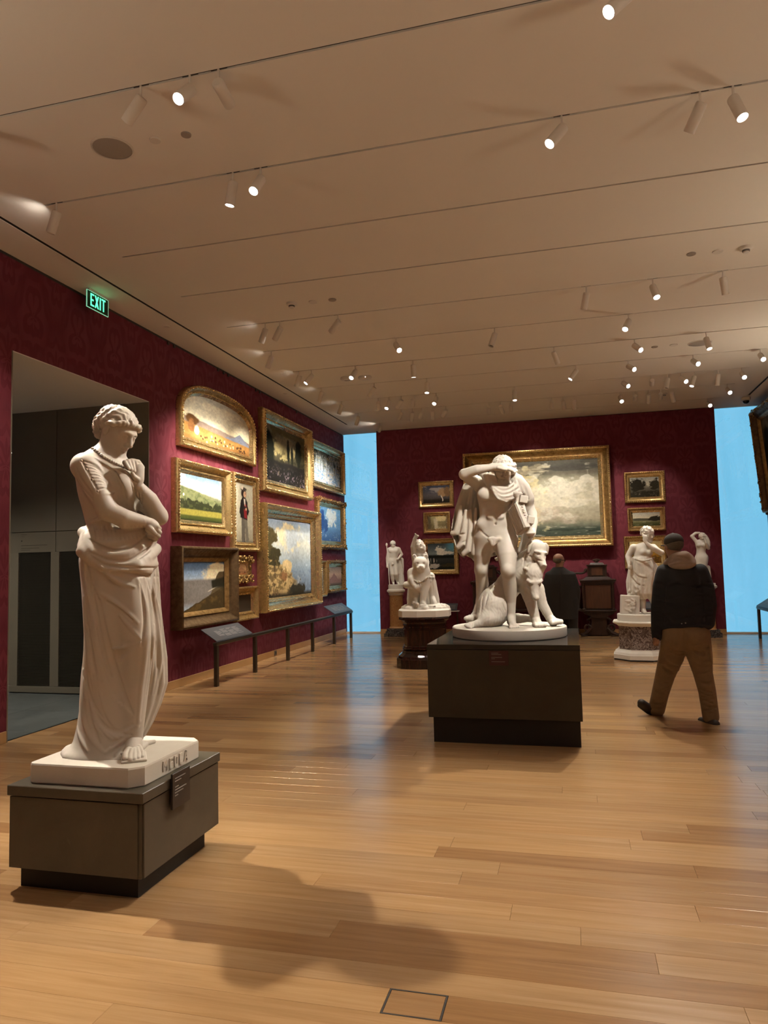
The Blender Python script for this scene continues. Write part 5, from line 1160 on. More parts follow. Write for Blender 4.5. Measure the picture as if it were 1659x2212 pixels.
        V.stroke(p, r*1.15, 0.40, 0.008, 's')
    # bodice: ribbon under the bust, gathered cloth, sleeve pleats and seam
    V.stroke([(196, 1128), (215, 1120), (233, 1113)], 0.011, 0.35, 0.008, dense=6)
    for x in range(200, 318, 9): V.stroke([(x, 1136), (x+3, 1150), (x+5, 1166)], 0.0045, 0.3, 0.006, 's', dense=7)
    for i in range(9):
        t = i/8; V.stroke([(177+t*36, 996+t*62), (194+t*36, 1000+t*52), (218+t*20, 1012+t*42), (226+t*14, 1024+t*36)], 0.0040, 0.30, 0.011, 's', dense=8)
    for i in range(10):
        t = i/9; V.stroke([(214+t*30, 998+t*12), (232+t*26, 1030+t*6), (246+t*24, 1064+t*4), (252+t*22, 1092)], 0.0048, 0.3, 0.011, 's', dense=9)
    V.stroke([(206, 990), (232, 1006), (258, 1020), (280, 1034)], 0.007, 0.35, 0.006, dense=7)
    for i in range(5):
        t = i/4; V.stroke([(165-t*3, 1012+t*18), (178, 1040+t*16), (200, 1066+t*14)], 0.0045, 0.3, 0.007, 's', dense=8)
    V.stroke([(175, 994), (188, 1016), (201, 1040), (214, 1066)], 0.006, 0.4, 0.005, 's', dense=6); V.stroke([(213, 1067), (228, 1068), (246, 1064)], 0.007, 0.35, 0.006, dense=5)
    for i in range(4): V.stroke([(283+i*6, 1040+i*4), (288+i*6, 1070), (300+i*3, 1100)], 0.005, 0.3, 0.008, 's', dense=8)
    V.stroke([(305, 1068), (315, 1064)], 0.006, 0.5, 0.004, dense=4); V.stroke([(303, 1062), (313, 1058)], 0.006, 0.5, 0.004, dense=4); V.stroke([(310, 1119), (316, 1137)], 0.005, 0.5, 0.004, dense=4)
    # hands in finer grain
    HR = Vol(FM, (0.12, -0.26, 1.60), (0.34, 0.02, 1.90), 0.0032)
    HR.cap(L1(308, 1126, -0.158), L1(322, 1132, -0.150), 0.033, 0.033, 0.012); HR.ell(L1(328, 1138, -0.142), (0.040, 0.030, 0.038), None, 0.015)
    for i, (x, y) in enumerate(((338, 1139), (339, 1147.5), (336.5, 1155.5), (331, 1162))):
        b = -0.150+0.004*i; HR.chain([L1(x-9, y-5, b+0.005), L1(x+1, y-1.5, b-0.004), L1(x+6, y+2.5, b+0.012), L1(x-1, y+4, b+0.035)], [0.0165, 0.0135, 0.0125, 0.011], 0.004)
    HR.chain([L1(322, 1139, -0.172), L1(330, 1147, -0.180), L1(335, 1152, -0.178)], [0.0155, 0.0135, 0.0115], 0.004)
    HL = Vol(FM, (-0.02, -0.24, 1.90), (0.20, 0.0, 2.16), 0.0032)
    HL.cap(L1(296, 1050, -0.113), L1(295, 1032, -0.115), 0.031, 0.034, 0.012); HL.ell(L1(297, 1019, -0.108), (0.030, 0.034, 0.045), None, 0.015); HL.cap(L1(300, 1034, -0.115), L1(303, 1010, -0.105), 0.026, 0.022, 0.012)
    for i, (x, y, tx, ty) in enumerate(((269.5, 998, 277, 1012), (276.5, 995.5, 283, 1014), (284, 994.5, 289.5, 1018), (292, 996, 296, 1019))):
        b = -0.145+0.010*i; HL.chain([L1(x+14, y+14, b+0.030), L1(x+6, y+2, b+0.012), L1(x, y+1, b), L1(tx, ty, b-0.012)], [0.016, 0.0145, 0.0135, 0.0115], 0.003)
    HL.chain([L1(297, 1036, -0.140), L1(289, 1030, -0.155), L1(286, 1022, -0.158)], [0.015, 0.0125, 0.010], 0.006)
    # head and hair
    ph, pt = 0.86, 0.50; hc = L1(254.5, 932, -0.03)
    T, RH = head(V, hc, 0.275, ph, pt, 0.05)
    s = 0.275
    H_ = Vol(FM, (-0.30, -0.30, 2.10), (0.22, 0.24, 2.50), 0.0042)
    He = lambda p, r, kk=0.05, op='u': H_.ell(T(*p), np.array(r)*s, RH, kk*s, op)
    He((0, -0.10, 0.20), (0.345, 0.405, 0.285)); He((0, -0.40, -0.02), (0.22, 0.17, 0.20), 0.12); He((0, -0.36, -0.2), (0.16, 0.12, 0.12), 0.1)
    for x in (-1, 1): He((x*0.27, -0.20, 0.06), (0.10, 0.20, 0.13), 0.08)
    # rolled wavy fringe from temple to temple
    wv = []
    for i in range(15):
        u = -1+2*i/14; ang = u*1.50; wv.append(T(math.sin(ang)*0.365, 0.02+math.cos(ang)*0.29, 0.275-0.17*abs(u)**1.4+0.018*math.sin(i*2.1)))
    H_.chain(wv, [0.052*s+0.016*s*math.sin(i*2.3) for i in range(15)], 0.02*s)
    for i in range(15): H_.ell(wv[i]+np.array((0, 0, -0.004*math.sin(i*1.9))), 0.052*s*(0.8+0.35*abs(math.sin(i*1.7))), None, 0.02*s)
    He((0, 0.24, -0.20), (0.33, 0.36, 0.44), 0.03, 's')      # keep the face clear
    Ri = np.linalg.inv(RH)
    def hairwave(X, Y, Z):
        c = hc.astype(f32); dx, dy, dz = X-c[0], Y-c[1], Z-c[2]; q = [(Ri[i, 0]*dx+Ri[i, 1]*dy+Ri[i, 2]*dz)/s for i in range(3)]
        ang = np.arctan2(q[0], q[2]+0.1); rad = np.arctan2(q[1]+0.2, np.sqrt(q[0]**2+(q[2])**2)+0.05)
        return 0.0026*np.sin(rad*22+2.2*np.sin(ang*4.0))+0.0022*np.sin(ang*30+3*np.sin(rad*7))
    H_.disp((-0.30, -0.30, 2.10), (0.22, 0.24, 2.50), hairwave)
    st = thing('marble_statue', 'white marble statue of a thoughtful draped woman with pearl necklace on low grey pedestal', 'statue', tuple(FM.C+np.array((0, 0, PED1))), FM.rz)
    fig = link('figure', V.mesh('figure', 'grey_marble', PED1), st); link('hand', HR.mesh('hand', 'grey_marble', PED1), fig); link('hand', HL.mesh('hand', 'grey_marble', PED1), fig); link('hair', H_.mesh('hair', 'grey_marble', PED1), fig)
    # necklace beads
    nk = []
    for i in range(16):
        u = i/15; x = 200+u*72; y = 969+42*u+6*math.sin(PI*u)*0.6; nk.append((x, y))
    for hv in V.hit(nk):
        if hv is not None:
            q = hv[0]-hv[1]*0.004; MB().sphere((q[0], q[1], q[2]-PED1), 0.0090, 10).build('bead', 'grey_marble', fig, 'all')
    for hv in V.hit([(176, 995), (187, 1014), (199, 1036), (211, 1061)]):
        if hv is not None: q = hv[0]-hv[1]*0.002; MB().sphere((q[0], q[1], q[2]-PED1), 0.0075, 8).build('button', 'grey_marble', fig, 'all')
    # foot with sandal (own finer piece)
    Fv = Vol(FM, (-0.02, -0.42, 0.58), (0.20, -0.05, 0.74), 0.0035)
    Fv.chain([L1(288, 1600, -0.16), L1(287, 1622, -0.20), L1(287, 1638, -0.245)], [0.045, 0.042, 0.030], 0.02); Fv.ell(L1(288, 1614, -0.15), (0.042, 0.05, 0.045), None, 0.02)
    for i, (x, y, r, b) in enumerate(((270, 1642, 0.0165, -0.29), (281, 1644, 0.014, -0.30), (290, 1643, 0.0135, -0.295), (299, 1641, 0.0125, -0.285), (308, 1638, 0.0115, -0.27))):
        Fv.chain([L1(x+(289-x)*0.4, y-19, b+0.05)+np.array((0, 0, 0.006)), L1(x, y-7, b+0.012)+np.array((0, 0, 0.010)), L1(x, y-2, b-0.014)+np.array((0, 0, 0.004))], [0.017, r*0.92, r*0.86], 0.003)
    Fv.chain([L1(262, 1628, -0.22), L1(284, 1620, -0.235), L1(308, 1630, -0.20)], 0.006, 0.004); Fv.chain([L1(284, 1620, -0.235), L1(280, 1640, -0.285)], 0.006, 0.004)
    Fv.box((L1(289, 1648, -0.25)[0], -0.235, 0.607), (0.062, 0.088, 0.007), None, 0.005, 0.0)
    link('foot', Fv.mesh('foot', 'grey_marble', PED1), fig)
    return st
ST1 = statue_thinker()
def base1():
    # slab with clipped corners and inscription on its right face (world axes, so counter-rotate)
    inv = Matrix.Rotation(-FM.rz, 4, 'Z'); x0, x1, y0, y1, c = -0.30, 0.325, -0.325, 0.305, 0.055
    poly = [(x0+0.02, y0), (x1-c, y0), (x1, y0+c), (x1, y1-c), (x1-c, y1), (x0+c, y1), (x0, y1-c), (x0, y0+0.02)]
    m = MB(); m.loft([[(p[0]*sc, p[1]*sc, z) for p in poly] for z, sc in ((0.0, 0.99), (0.006, 1.0), (0.088, 1.0), (0.096, 0.992))])
    b = m.xf(inv).build('base', 'grey_marble', ST1)
    m = MB(); S = 0.052; z0 = 0.024; xf_ = x1
    def bar(y0_, y1_, za, zb): m.box(xf_-0.003, xf_+0.007, y0_, y1_, z0+za*S, z0+zb*S)
    def dg(ya, za, yb, zb, w_): m.loft([[(xx, ya-w_, z0+za*S), (xx, ya+w_, z0+za*S), (xx, yb+w_, z0+zb*S), (xx, yb-w_, z0+zb*S)] for xx in (xf_-0.003, xf_+0.007)])
    t = 0.0085; y = -0.115; w_ = 0.036
    bar(y, y+t, 0, 1); bar(y+w_, y+w_+t, 0, 1); dg(y+t, 0.95, y+w_/2+t/2, 0.35, 0.004); dg(y+w_, 0.95, y+w_/2+t/2, 0.35, 0.004)
    def E_(y): bar(y, y+t, 0, 1); bar(y+t, y+0.030, 0, 0.17); bar(y+t, y+0.027, 0.42, 0.58); bar(y+t, y+0.030, 0.83, 1)
    y += 0.062; E_(y); y += 0.046
    bar(y, y+t, 0, 1); bar(y+t, y+0.024, 0, 0.17); bar(y+t, y+0.024, 0.83, 1); bar(y+0.024, y+0.033, 0.14, 0.86)
    y += 0.049; E_(y); y += 0.044
    dg(y+0.004, 0, y+0.021, 1, 0.0045); dg(y+0.038, 0, y+0.021, 1, 0.0045); bar(y+0.012, y+0.030, 0.25, 0.40)
    m.xf(inv).build('lettering', 'grey_marble', b, label='raised letters MEDEA')
base1()
# ================================================================== STATUE 2: striding youth shading his eyes, with hound and lyre
FS = Frame(-0.62, 7.05); PED2 = 0.845
def q2(x, y, b=0.0): return FS.L(900+x/4.1475, 950+y/4.1475, b)
def p2x(*pts): return [(900+x/4.1475, 950+y/4.1475) for x, y in pts]
def curls(V, T, s, pts, r, k=0.01, seed=3):
    rg = random.Random(seed)
    for p in pts: V.ell(T(p[0]+rg.uniform(-.02, .02), p[1]+rg.uniform(-.02, .02), p[2]+rg.uniform(-.02, .02)), r*s*rg.uniform(0.8, 1.25), None, k*s)
def statue_youth():
    h = 0.0062
    V = Vol(FS, (-0.62, -0.50, 0.90), (0.40, 0.36, 2.68), h)
    R = rotz(0.05)
    # trunk
    V.ell(q2(715, 500, -0.06), (0.185, 0.125, 0.19), R @ rotx(0.25), 0.05); V.ell(q2(705, 660, -0.03), (0.150, 0.115, 0.17), R, 0.06); V.ell(q2(705, 800, 0.0), (0.170, 0.120, 0.14), R, 0.06); V.ell(q2(708, 880, 0.02), (0.190, 0.135, 0.13), R, 0.06)
    for x in (625, 800): V.ell(q2(x, 485, -0.16), (0.085, 0.045, 0.07), None, 0.035)
    V.cap(q2(560, 400, -0.02), q2(905, 430, -0.02), 0.065, 0.07, 0.07)
    V.cap(q2(770, 440, -0.06), q2(778, 330, -0.13), 0.065, 0.058, 0.04)
    # belly muscles, navel, hip crease
    for (x, y) in ((668, 590), (748, 590), (668, 640), (746, 640), (670, 690), (744, 690)): V.ell(q2(x, y, -0.128), (0.040, 0.022, 0.026), None, 0.02)
    for (x, y) in ((580, 760), (820, 760)): V.ell(q2(x, y, -0.06), (0.05, 0.05, 0.05), None, 0.05)
    V.stroke(p2x((708, 560), (706, 640), (706, 740)), 0.009, 0.3, 0.02, 's', dense=6); V.stroke(p2x((560, 800), (600, 850), (650, 880)), 0.008, 0.35, 0.016, 's', dense=6); V.stroke(p2x((850, 790), (790, 850), (740, 880)), 0.008, 0.35, 0.016, 's', dense=6)
    V.stroke(p2x((590, 560), (640, 548), (700, 548), (780, 545), (850, 556)), 0.010, 0.3, 0.025, 's', dense=6)
    V.ell(q2(706, 752, -0.135), (0.010, 0.02, 0.009), None, 0.008, 's')
    # fig leaf
    for (x, y, rx, rz, ang) in ((682, 905, 0.034, 0.046, 0.0), (662, 895, 0.030, 0.022, 0.5), (706, 893, 0.030, 0.020, -0.5), (680, 928, 0.020, 0.030, 0.0)): V.ell(q2(x, y, -0.150), (rx, 0.016, rz), roty(ang), 0.010)
    V.cap(q2(655, 882, -0.148), q2(735, 882, -0.143), 0.012, 0.011, 0.012)
    for pts in (((682, 888), (681, 910), (680, 935)), ((668, 890), (676, 900)), ((698, 890), (688, 902))): V.stroke(p2x(*pts), 0.004, 0.3, 0.006, 's', dense=2)
    # his right leg (rear)
    V.chain([q2(605, 880, 0.02), q2(588, 1020, 0.03), q2(578, 1165, 0.05)], [0.105, 0.088, 0.062], 0.05)
    V.chain([q2(578, 1165, 0.05), q2(588, 1290, 0.12), q2(575, 1400, 0.16), q2(552, 1500, 0.19)], [0.060, 0.063, 0.046, 0.034], 0.03); V.ell(q2(580, 1165, 0.005), (0.045, 0.04, 0.05), None, 0.03)
    V.chain([q2(552, 1500, 0.19), q2(530, 1560, 0.15), q2(480, 1610, 0.06)], [0.036, 0.036, 0.028], 0.02)
    for i in range(5): V.cap(q2(490+i*9, 1602+i*3, 0.07-0.006*i), q2(452+i*12, 1628+i*5, 0.01-0.012*i), 0.018, 0.013, 0.006)
    # his left leg (forward)
    V.chain([q2(800, 890, -0.02), q2(812, 1040, -0.12), q2(820, 1175, -0.20)], [0.115, 0.095, 0.066], 0.05)
    V.chain([q2(820, 1180, -0.20), q2(838, 1320, -0.13), q2(845, 1450, -0.10), q2(848, 1590, -0.10)], [0.062, 0.067, 0.048, 0.036], 0.03); V.ell(q2(818, 1175, -0.25), (0.046, 0.04, 0.052), None, 0.03)
    V.chain([q2(848, 1590, -0.10), q2(855, 1640, -0.17), q2(866, 1670, -0.26)], [0.040, 0.038, 0.030], 0.02); V.ell(q2(846, 1630, -0.08), (0.04, 0.05, 0.035), None, 0.02)
    for i in range(5): V.cap(q2(845+i*13, 1660, -0.25+0.008*i), q2(838+i*18, 1688-2*i, -0.325+0.014*i), 0.017, 0.0135, 0.005)
    # raised right arm
    V.chain([q2(555, 390, -0.04), q2(485, 350, -0.16), q2(432, 318, -0.26)], [0.068, 0.058, 0.047], 0.03); V.ell(q2(424, 312, -0.27), 0.042, None, 0.02)
    V.chain([q2(428, 306, -0.27), q2(540, 268, -0.30), q2(690, 243, -0.30)], [0.049, 0.046, 0.030], 0.02)
    # left arm holding the lyre
    V.chain([q2(915, 430, 0.02), q2(985, 540, 0.05), q2(1032, 660, 0.04)], [0.066, 0.055, 0.046], 0.03); V.chain([q2(1032, 660, 0.04), q2(1045, 740, -0.04), q2(1040, 815, -0.12)], [0.047, 0.044, 0.032], 0.02)
    V.ell(q2(1035, 835, -0.14), (0.035, 0.035, 0.04), None, 0.015)
    for i in range(4): V.chain([q2(1050-i*4, 820+i*10, -0.15), q2(1055-i*6, 845+i*8, -0.19), q2(1025-i*6, 850+i*9, -0.20)], [0.015, 0.013, 0.011], 0.004)
    # shading hand
    HN = Vol(FS, (-0.30, -0.48, 2.28), (0.16, -0.18, 2.56), 0.0040)
    HN.cap(q2(650, 247, -0.30), q2(705, 243, -0.30), 0.033, 0.031, 0.012); HN.chain([q2(705, 243, -0.30), q2(760, 246, -0.305)], [0.032, 0.040], 0.01); HN.ell(q2(765, 252, -0.305), (0.055, 0.045, 0.026), roty(0.15), 0.012)
    for i in range(4):
        b = -0.345+0.028*i; HN.chain([q2(780, 254-2*i, b), q2(825+4*i, 262-3*i, b), q2(858+6*i, 276-4*i, b+0.004), q2(876+7*i, 292-5*i, b+0.006)], [0.019, 0.0155, 0.014, 0.0115], 0.004)
    HN.chain([q2(735, 254, -0.335), q2(770, 262, -0.355), q2(800, 266, -0.358)], [0.017, 0.0145, 0.012], 0.006)
    # head, bowed forward, curly hair with wreath band
    s = 0.262; T, RH = head(V, q2(772, 268, -0.14), s, 0.12, 0.42, 0.04)
    Hh = Vol(FS, (-0.30, -0.36, 2.30), (0.18, 0.12, 2.68), 0.0048)
    He = lambda p, r, kk=0.05, op='u': Hh.ell(T(*p), np.array(r)*s, RH, kk*s, op)
    He((0, -0.10, 0.20), (0.37, 0.43, 0.31)); He((0, -0.30, -0.05), (0.30, 0.22, 0.25), 0.1)
    ring = [(math.sin(a)*0.37, -0.02+math.cos(a)*0.33, 0.26-0.05*abs(a)) for a in np.linspace(-1.7, 1.7, 17)]
    Hh.chain([T(*p) for p in ring], 0.065*s, 0.03*s)
    curls(Hh, T, s, [(p[0]*1.03, p[1]*1.03, p[2]-0.03) for p in ring], 0.085)
    curls(Hh, T, s, [(math.sin(a)*0.39, -0.02+math.cos(a)*0.30, 0.14-0.06*abs(a)) for a in np.linspace(-1.9, 1.9, 15) if abs(a) > 0.75], 0.085, seed=5)
    curls(Hh, T, s, [(math.sin(a)*0.40, -0.02+math.cos(a)*0.30, 0.0-0.05*abs(a)) for a in np.linspace(-2.1, 2.1, 15) if abs(a) > 1.1], 0.08, seed=8)
    He((0, 0.26, -0.22), (0.26, 0.30, 0.40), 0.02, 's')
    Ri = np.linalg.inv(RH); hc = T(0, 0, 0).astype(f32)
    def hw(X, Y, Z):
        dx, dy, dz = X-hc[0], Y-hc[1], Z-hc[2]; q = [(Ri[i, 0]*dx+Ri[i, 1]*dy+Ri[i, 2]*dz)/s for i in range(3)]; ang = np.arctan2(q[0], q[1]+0.05)
        return 0.0055*wob(X, Y, Z, 95, 1.0)+0.0025*np.sin(q[2]*34+3*np.sin(ang*7))
    Hh.disp((-0.30, -0.36, 2.30), (0.18, 0.12, 2.68), hw)
    # cloak: hanging sheet behind, gathered over the shoulders
    Cv = Vol(FS, (-0.78, -0.40, 1.42), (0.36, 0.36, 2.48), 0.0068)
    ys = [330, 400, 500, 600, 700, 800, 860, 940, 1000, 1040, 1062]; xl = [520, 420, 380, 345, 325, 310, 322, 345, 365, 400, 440]; xr = [760, 840, 880, 900, 900, 900, 890, 880, 870, 860, 760]
    zs = np.array([q2(600, y, 0.1)[2] for y in ys])[::-1]; al = np.array([q2(x, y, 0.06)[0] for x, y in zip(xl, ys)])[::-1]; ar = np.array([q2(x, y, 0.14)[0] for x, y in zip(xr, ys)])[::-1]
    sl, X, Y, Z = Cv.win((-0.78, -0.40, 1.42), (0.36, 0.36, 2.48)); z1 = Z[0, 0]
    AL = np.interp(z1, zs, al).astype(f32)[None, None, :]; AR = np.interp(z1, zs, ar).astype(f32)[None, None, :]
    u = np.clip((X-AL)/(AR-AL), 0, 1); drop = np.clip((zs[-1]-Z)/(zs[-1]-zs[0]), 0, 1)
    b0 = 0.04+0.16*np.sin(u*PI*0.55)**0.8+0.05*drop+(0.012+0.030*drop)*np.sin(u*34+2.2*np.sin(Z*6)+2.5*(1-drop))+0.012*drop*np.sin(u*71+Z*9)
    d = np.maximum(np.abs(Y-b0)*0.72-0.017, np.maximum(AL-X, X-AR)); d = np.maximum(d, np.maximum(zs[0]+0.03*np.sin(u*20)-Z, Z-zs[-1])); Cv.put(sl, d.astype(f32), 0, 'u')
    # swag over the right shoulder, cowl round the neck, left shoulder cover
    Cv.chain([q2(600, 310, -0.02), q2(640, 370, -0.14), q2(680, 430, -0.185)], [0.045, 0.040, 0.034], 0.03); Cv.box(q2(668, 372, -0.175), (0.056, 0.024, 0.088), rotz(0.15) @ roty(-0.3), 0.010, 0.012)
    for i, (y0, dy, r) in enumerate(((425, 0, 0.020), (452, 10, 0.022), (480, 22, 0.024), (510, 40, 0.022))):
        Cv.chain([q2(690-i*4, 395+i*12, -0.195-0.008*i), q2(735, y0+8, -0.225-0.010*i), q2(800, y0+14+dy*0.3, -0.225-0.008*i), q2(865, y0-20+dy*0.4, -0.185), q2(915+i*12, y0-70+dy*0.8, -0.10), q2(930+i*16, y0-90+dy, 0.0)], [r, r*1.15, r*1.2, r*1.15, r, r], 0.02)
    Cv.chain([q2(850, 320, -0.06), q2(890, 370, -0.06), q2(945, 440, -0.03), q2(985, 520, 0.0)], [0.05, 0.072, 0.078, 0.070], 0.03); Cv.chain([q2(700, 320, 0.03), q2(790, 310, 0.05), q2(860, 320, 0.02)], [0.05, 0.05, 0.05], 0.03)
    Cv.chain([q2(985, 520, 0.02), q2(1010, 700, 0.08), q2(985, 900, 0.09), q2(940, 1000, 0.09)], [0.06, 0.06, 0.055, 0.04], 0.03)
    for pts, r in ((((960, 400), (985, 460), (1000, 530)), 0.012), (((900, 350), (935, 430), (950, 510)), 0.012), (((870, 350), (885, 430), (890, 500)), 0.010), (((640, 330), (655, 390), (665, 440)), 0.008)):
        Cv.stroke(p2x(*pts), r, 0.3, 0.014, 's', dense=5)
    for pts, r in ((((450, 390), (390, 560), (350, 740)), 0.012), (((500, 410), (450, 600), (430, 780)), 0.013), (((540, 430), (510, 620), (500, 900)), 0.012)):
        Cv.stroke(p2x(*pts), r, 0.3, 0.016, 's', dense=5)
    for pts, r in ((((700, 415), (750, 452), (830, 448), (900, 390)), 0.009), (((692, 442), (745, 488), (830, 484), (920, 430)), 0.009), (((700, 472), (760, 522), (850, 518), (950, 465)), 0.009), (((720, 505), (790, 545), (870, 540), (960, 510)), 0.008)):
        Cv.stroke(p2x(*pts), r, 0.3, 0.014, 's', dense=5)
    # heavy hanging folds with turned hems at the left
    for pts, r in ((((395, 600), (375, 740), (350, 830), (322, 838)), 0.030), (((440, 640), (425, 800), (412, 920), (372, 960)), 0.030), (((480, 640), (470, 850), (458, 985), (420, 1020)), 0.030), (((415, 800), (395, 850), (425, 880), (388, 930)), 0.020), (((362, 760), (400, 770), (445, 750)), 0.022), (((530, 620), (520, 850), (510, 1020)), 0.026)):
        Cv.chain([q2(x, y, -0.005) for x, y in pts], [r*0.6]+[r]*(len(pts)-2)+[r*0.8], 0.022)
    for pts, r in ((((395, 660), (392, 780), (372, 850)), 0.012), (((455, 680), (448, 850), (430, 950)), 0.012), (((505, 700), (492, 900), (480, 1010)), 0.012), (((380, 850), (410, 860), (430, 840)), 0.010), (((400, 930), (420, 900), (440, 910)), 0.009)):
        Cv.stroke(p2x(*pts), r, 0.3, 0.012, 's', dense=5)
    # lyre
    Ly = Vol(FS, (-0.02, -0.42, 1.62), (0.36, 0.12, 2.20), 0.0048)
    nrm = rotz(0.75) @ roty(-0.16)
    def plate(poly, b, th):
        P = [q2(x, y, b_) for (x, y), b_ in zip(poly, b)]
        for i in range(len(P)-1): Ly.cap(P[i], P[i+1], th, th, 0.004)
    quad = [q2(905, 545, -0.20), q2(985, 745, -0.28), q2(905, 885, -0.22), q2(862, 660, -0.13)]
    c = sum(quad)/4; e1 = quad[1]-quad[0]; e1 /= np.linalg.norm(e1); e2 = quad[3]-quad[0]; e2 = e2-e1*(e1@e2); e2 /= np.linalg.norm(e2); e3 = np.cross(e1, e2); RL = np.stack([e1, e2, e3], 1)
    Ly.box(c, (0.135, 0.082, 0.030), RL, 0.008)
    for i in range(7):
        o_ = c+e2*(-0.060+0.020*i); sgn = -1 if (e3@np.array((0, -1, 0.0))) < 0 else 1
        Ly.cap(o_-e1*0.125+e3*0.032*sgn, o_+e1*0.125+e3*0.032*sgn, 0.0045, 0.0045, 0.003)
    Ly.box(q2(948, 535, -0.20), (0.038, 0.045, 0.036), rotz(0.3) @ roty(0.2), 0.006); Ly.box(q2(1012, 720, -0.24), (0.034, 0.045, 0.036), rotz(0.3) @ roty(0.25), 0.006)
    Ly.chain([q2(900, 490, -0.19), q2(910, 520, -0.20), q2(905, 560, -0.21)], [0.045, 0.022, 0.020], 0.01); Ly.ell(q2(903, 485, -0.19), (0.050, 0.04, 0.016), None, 0.008)
    Ly.chain([q2(950, 575, -0.20), q2(965, 640, -0.24), q2(985, 700, -0.25)], [0.018, 0.018, 0.018], 0.006); Ly.chain([q2(1015, 760, -0.24), q2(1008, 800, -0.25), q2(1015, 830, -0.24)], [0.020, 0.024, 0.040], 0.01); Ly.ell(q2(1018, 838, -0.24), (0.046, 0.04, 0.016), None, 0.008)
    for i in range(6): Ly.ell(q2(945+i*8, 600+i*24, -0.27), 0.009, None, 0.003)
    st = thing('marble_statue', 'white marble statue of a cloaked youth shading his eyes beside hounds, on dark box pedestal', 'statue', tuple(FS.C+np.array((0, 0, PED2))), FS.rz)
    fig = link('figure', V.mesh('figure', 'white_marble', PED2), st); link('hair', Hh.mesh('hair', 'white_marble', PED2), fig); link('hand', HN.mesh('hand', 'white_marble', PED2), fig)
    link('cloak', Cv.mesh('cloak', 'white_marble', PED2), st); link('lyre', Ly.mesh('lyre', 'white_marble', PED2), st)
    hound(st)
    m = MB(); m.lathe([(0.50, 0.0), (0.535, 0.004), (0.54, 0.012), (0.538, 0.088), (0.530, 0.095), (0.0, 0.096)], 72)
    m.build('base', 'white_marble', st, True)
    return st
def dog_head(V, c, s, phi, pitch, roll=0.0, ear=1.0):
    R = headR(phi, pitch, roll); T = lambda *p: np.asarray(c)+R @ (np.array(p)*s); E = lambda p, r, k=0.06, op='u': V.ell(T(*p), np.array(r)*s, R, k*s, op)
    E((0, -0.10, 0.10), (0.30, 0.32, 0.27)); E((0, 0.18, -0.02), (0.21, 0.26, 0.19), 0.12)
    V.chain([T(0, 0.22, 0.00), T(0, 0.45, -0.09), T(0, 0.64, -0.13)], [0.19*s, 0.145*s, 0.12*s], 0.08*s); V.chain([T(0, 0.2, -0.16), T(0, 0.45, -0.22), T(0, 0.58, -0.24)], [0.13*s, 0.10*s, 0.075*s], 0.04*s)
    E((0, 0.72, -0.07), (0.085, 0.06, 0.06), 0.04)
    V.chain([T(-0.12, 0.5, -0.205), T(0, 0.72, -0.205), T(0.12, 0.5, -0.205)], 0.016*s, 0.02*s, 's')
    for x in (-1, 1):
        E((x*0.14, 0.33, 0.10), (0.06, 0.05, 0.045), 0.05, 's'); E((x*0.135, 0.27, 0.085), (0.055, 0.055, 0.05), 0.02)
        V.chain([T(x*0.05, 0.30, 0.15), T(x*0.14, 0.30, 0.165), T(x*0.22, 0.2, 0.12)], 0.042*s, 0.05*s)
        if ear > 0: V.chain([T(x*0.27, -0.12, 0.24), T(x*0.35, -0.06, 0.16), T(x*0.37, 0.05, 0.0)], [0.085*s, 0.085*s, 0.045*s], 0.03*s)
        else:
            V.chain([T(x*0.24, -0.12, 0.24), T(x*0.31, -0.10, 0.36)], [0.10*s, 0.055*s], 0.04*s); E((x*0.30, -0.01, 0.31), (0.045, 0.05, 0.06), 0.03, 's')
        E((x*0.04, 0.755, -0.08), (0.02, 0.02, 0.02), 0.015, 's')
    return T
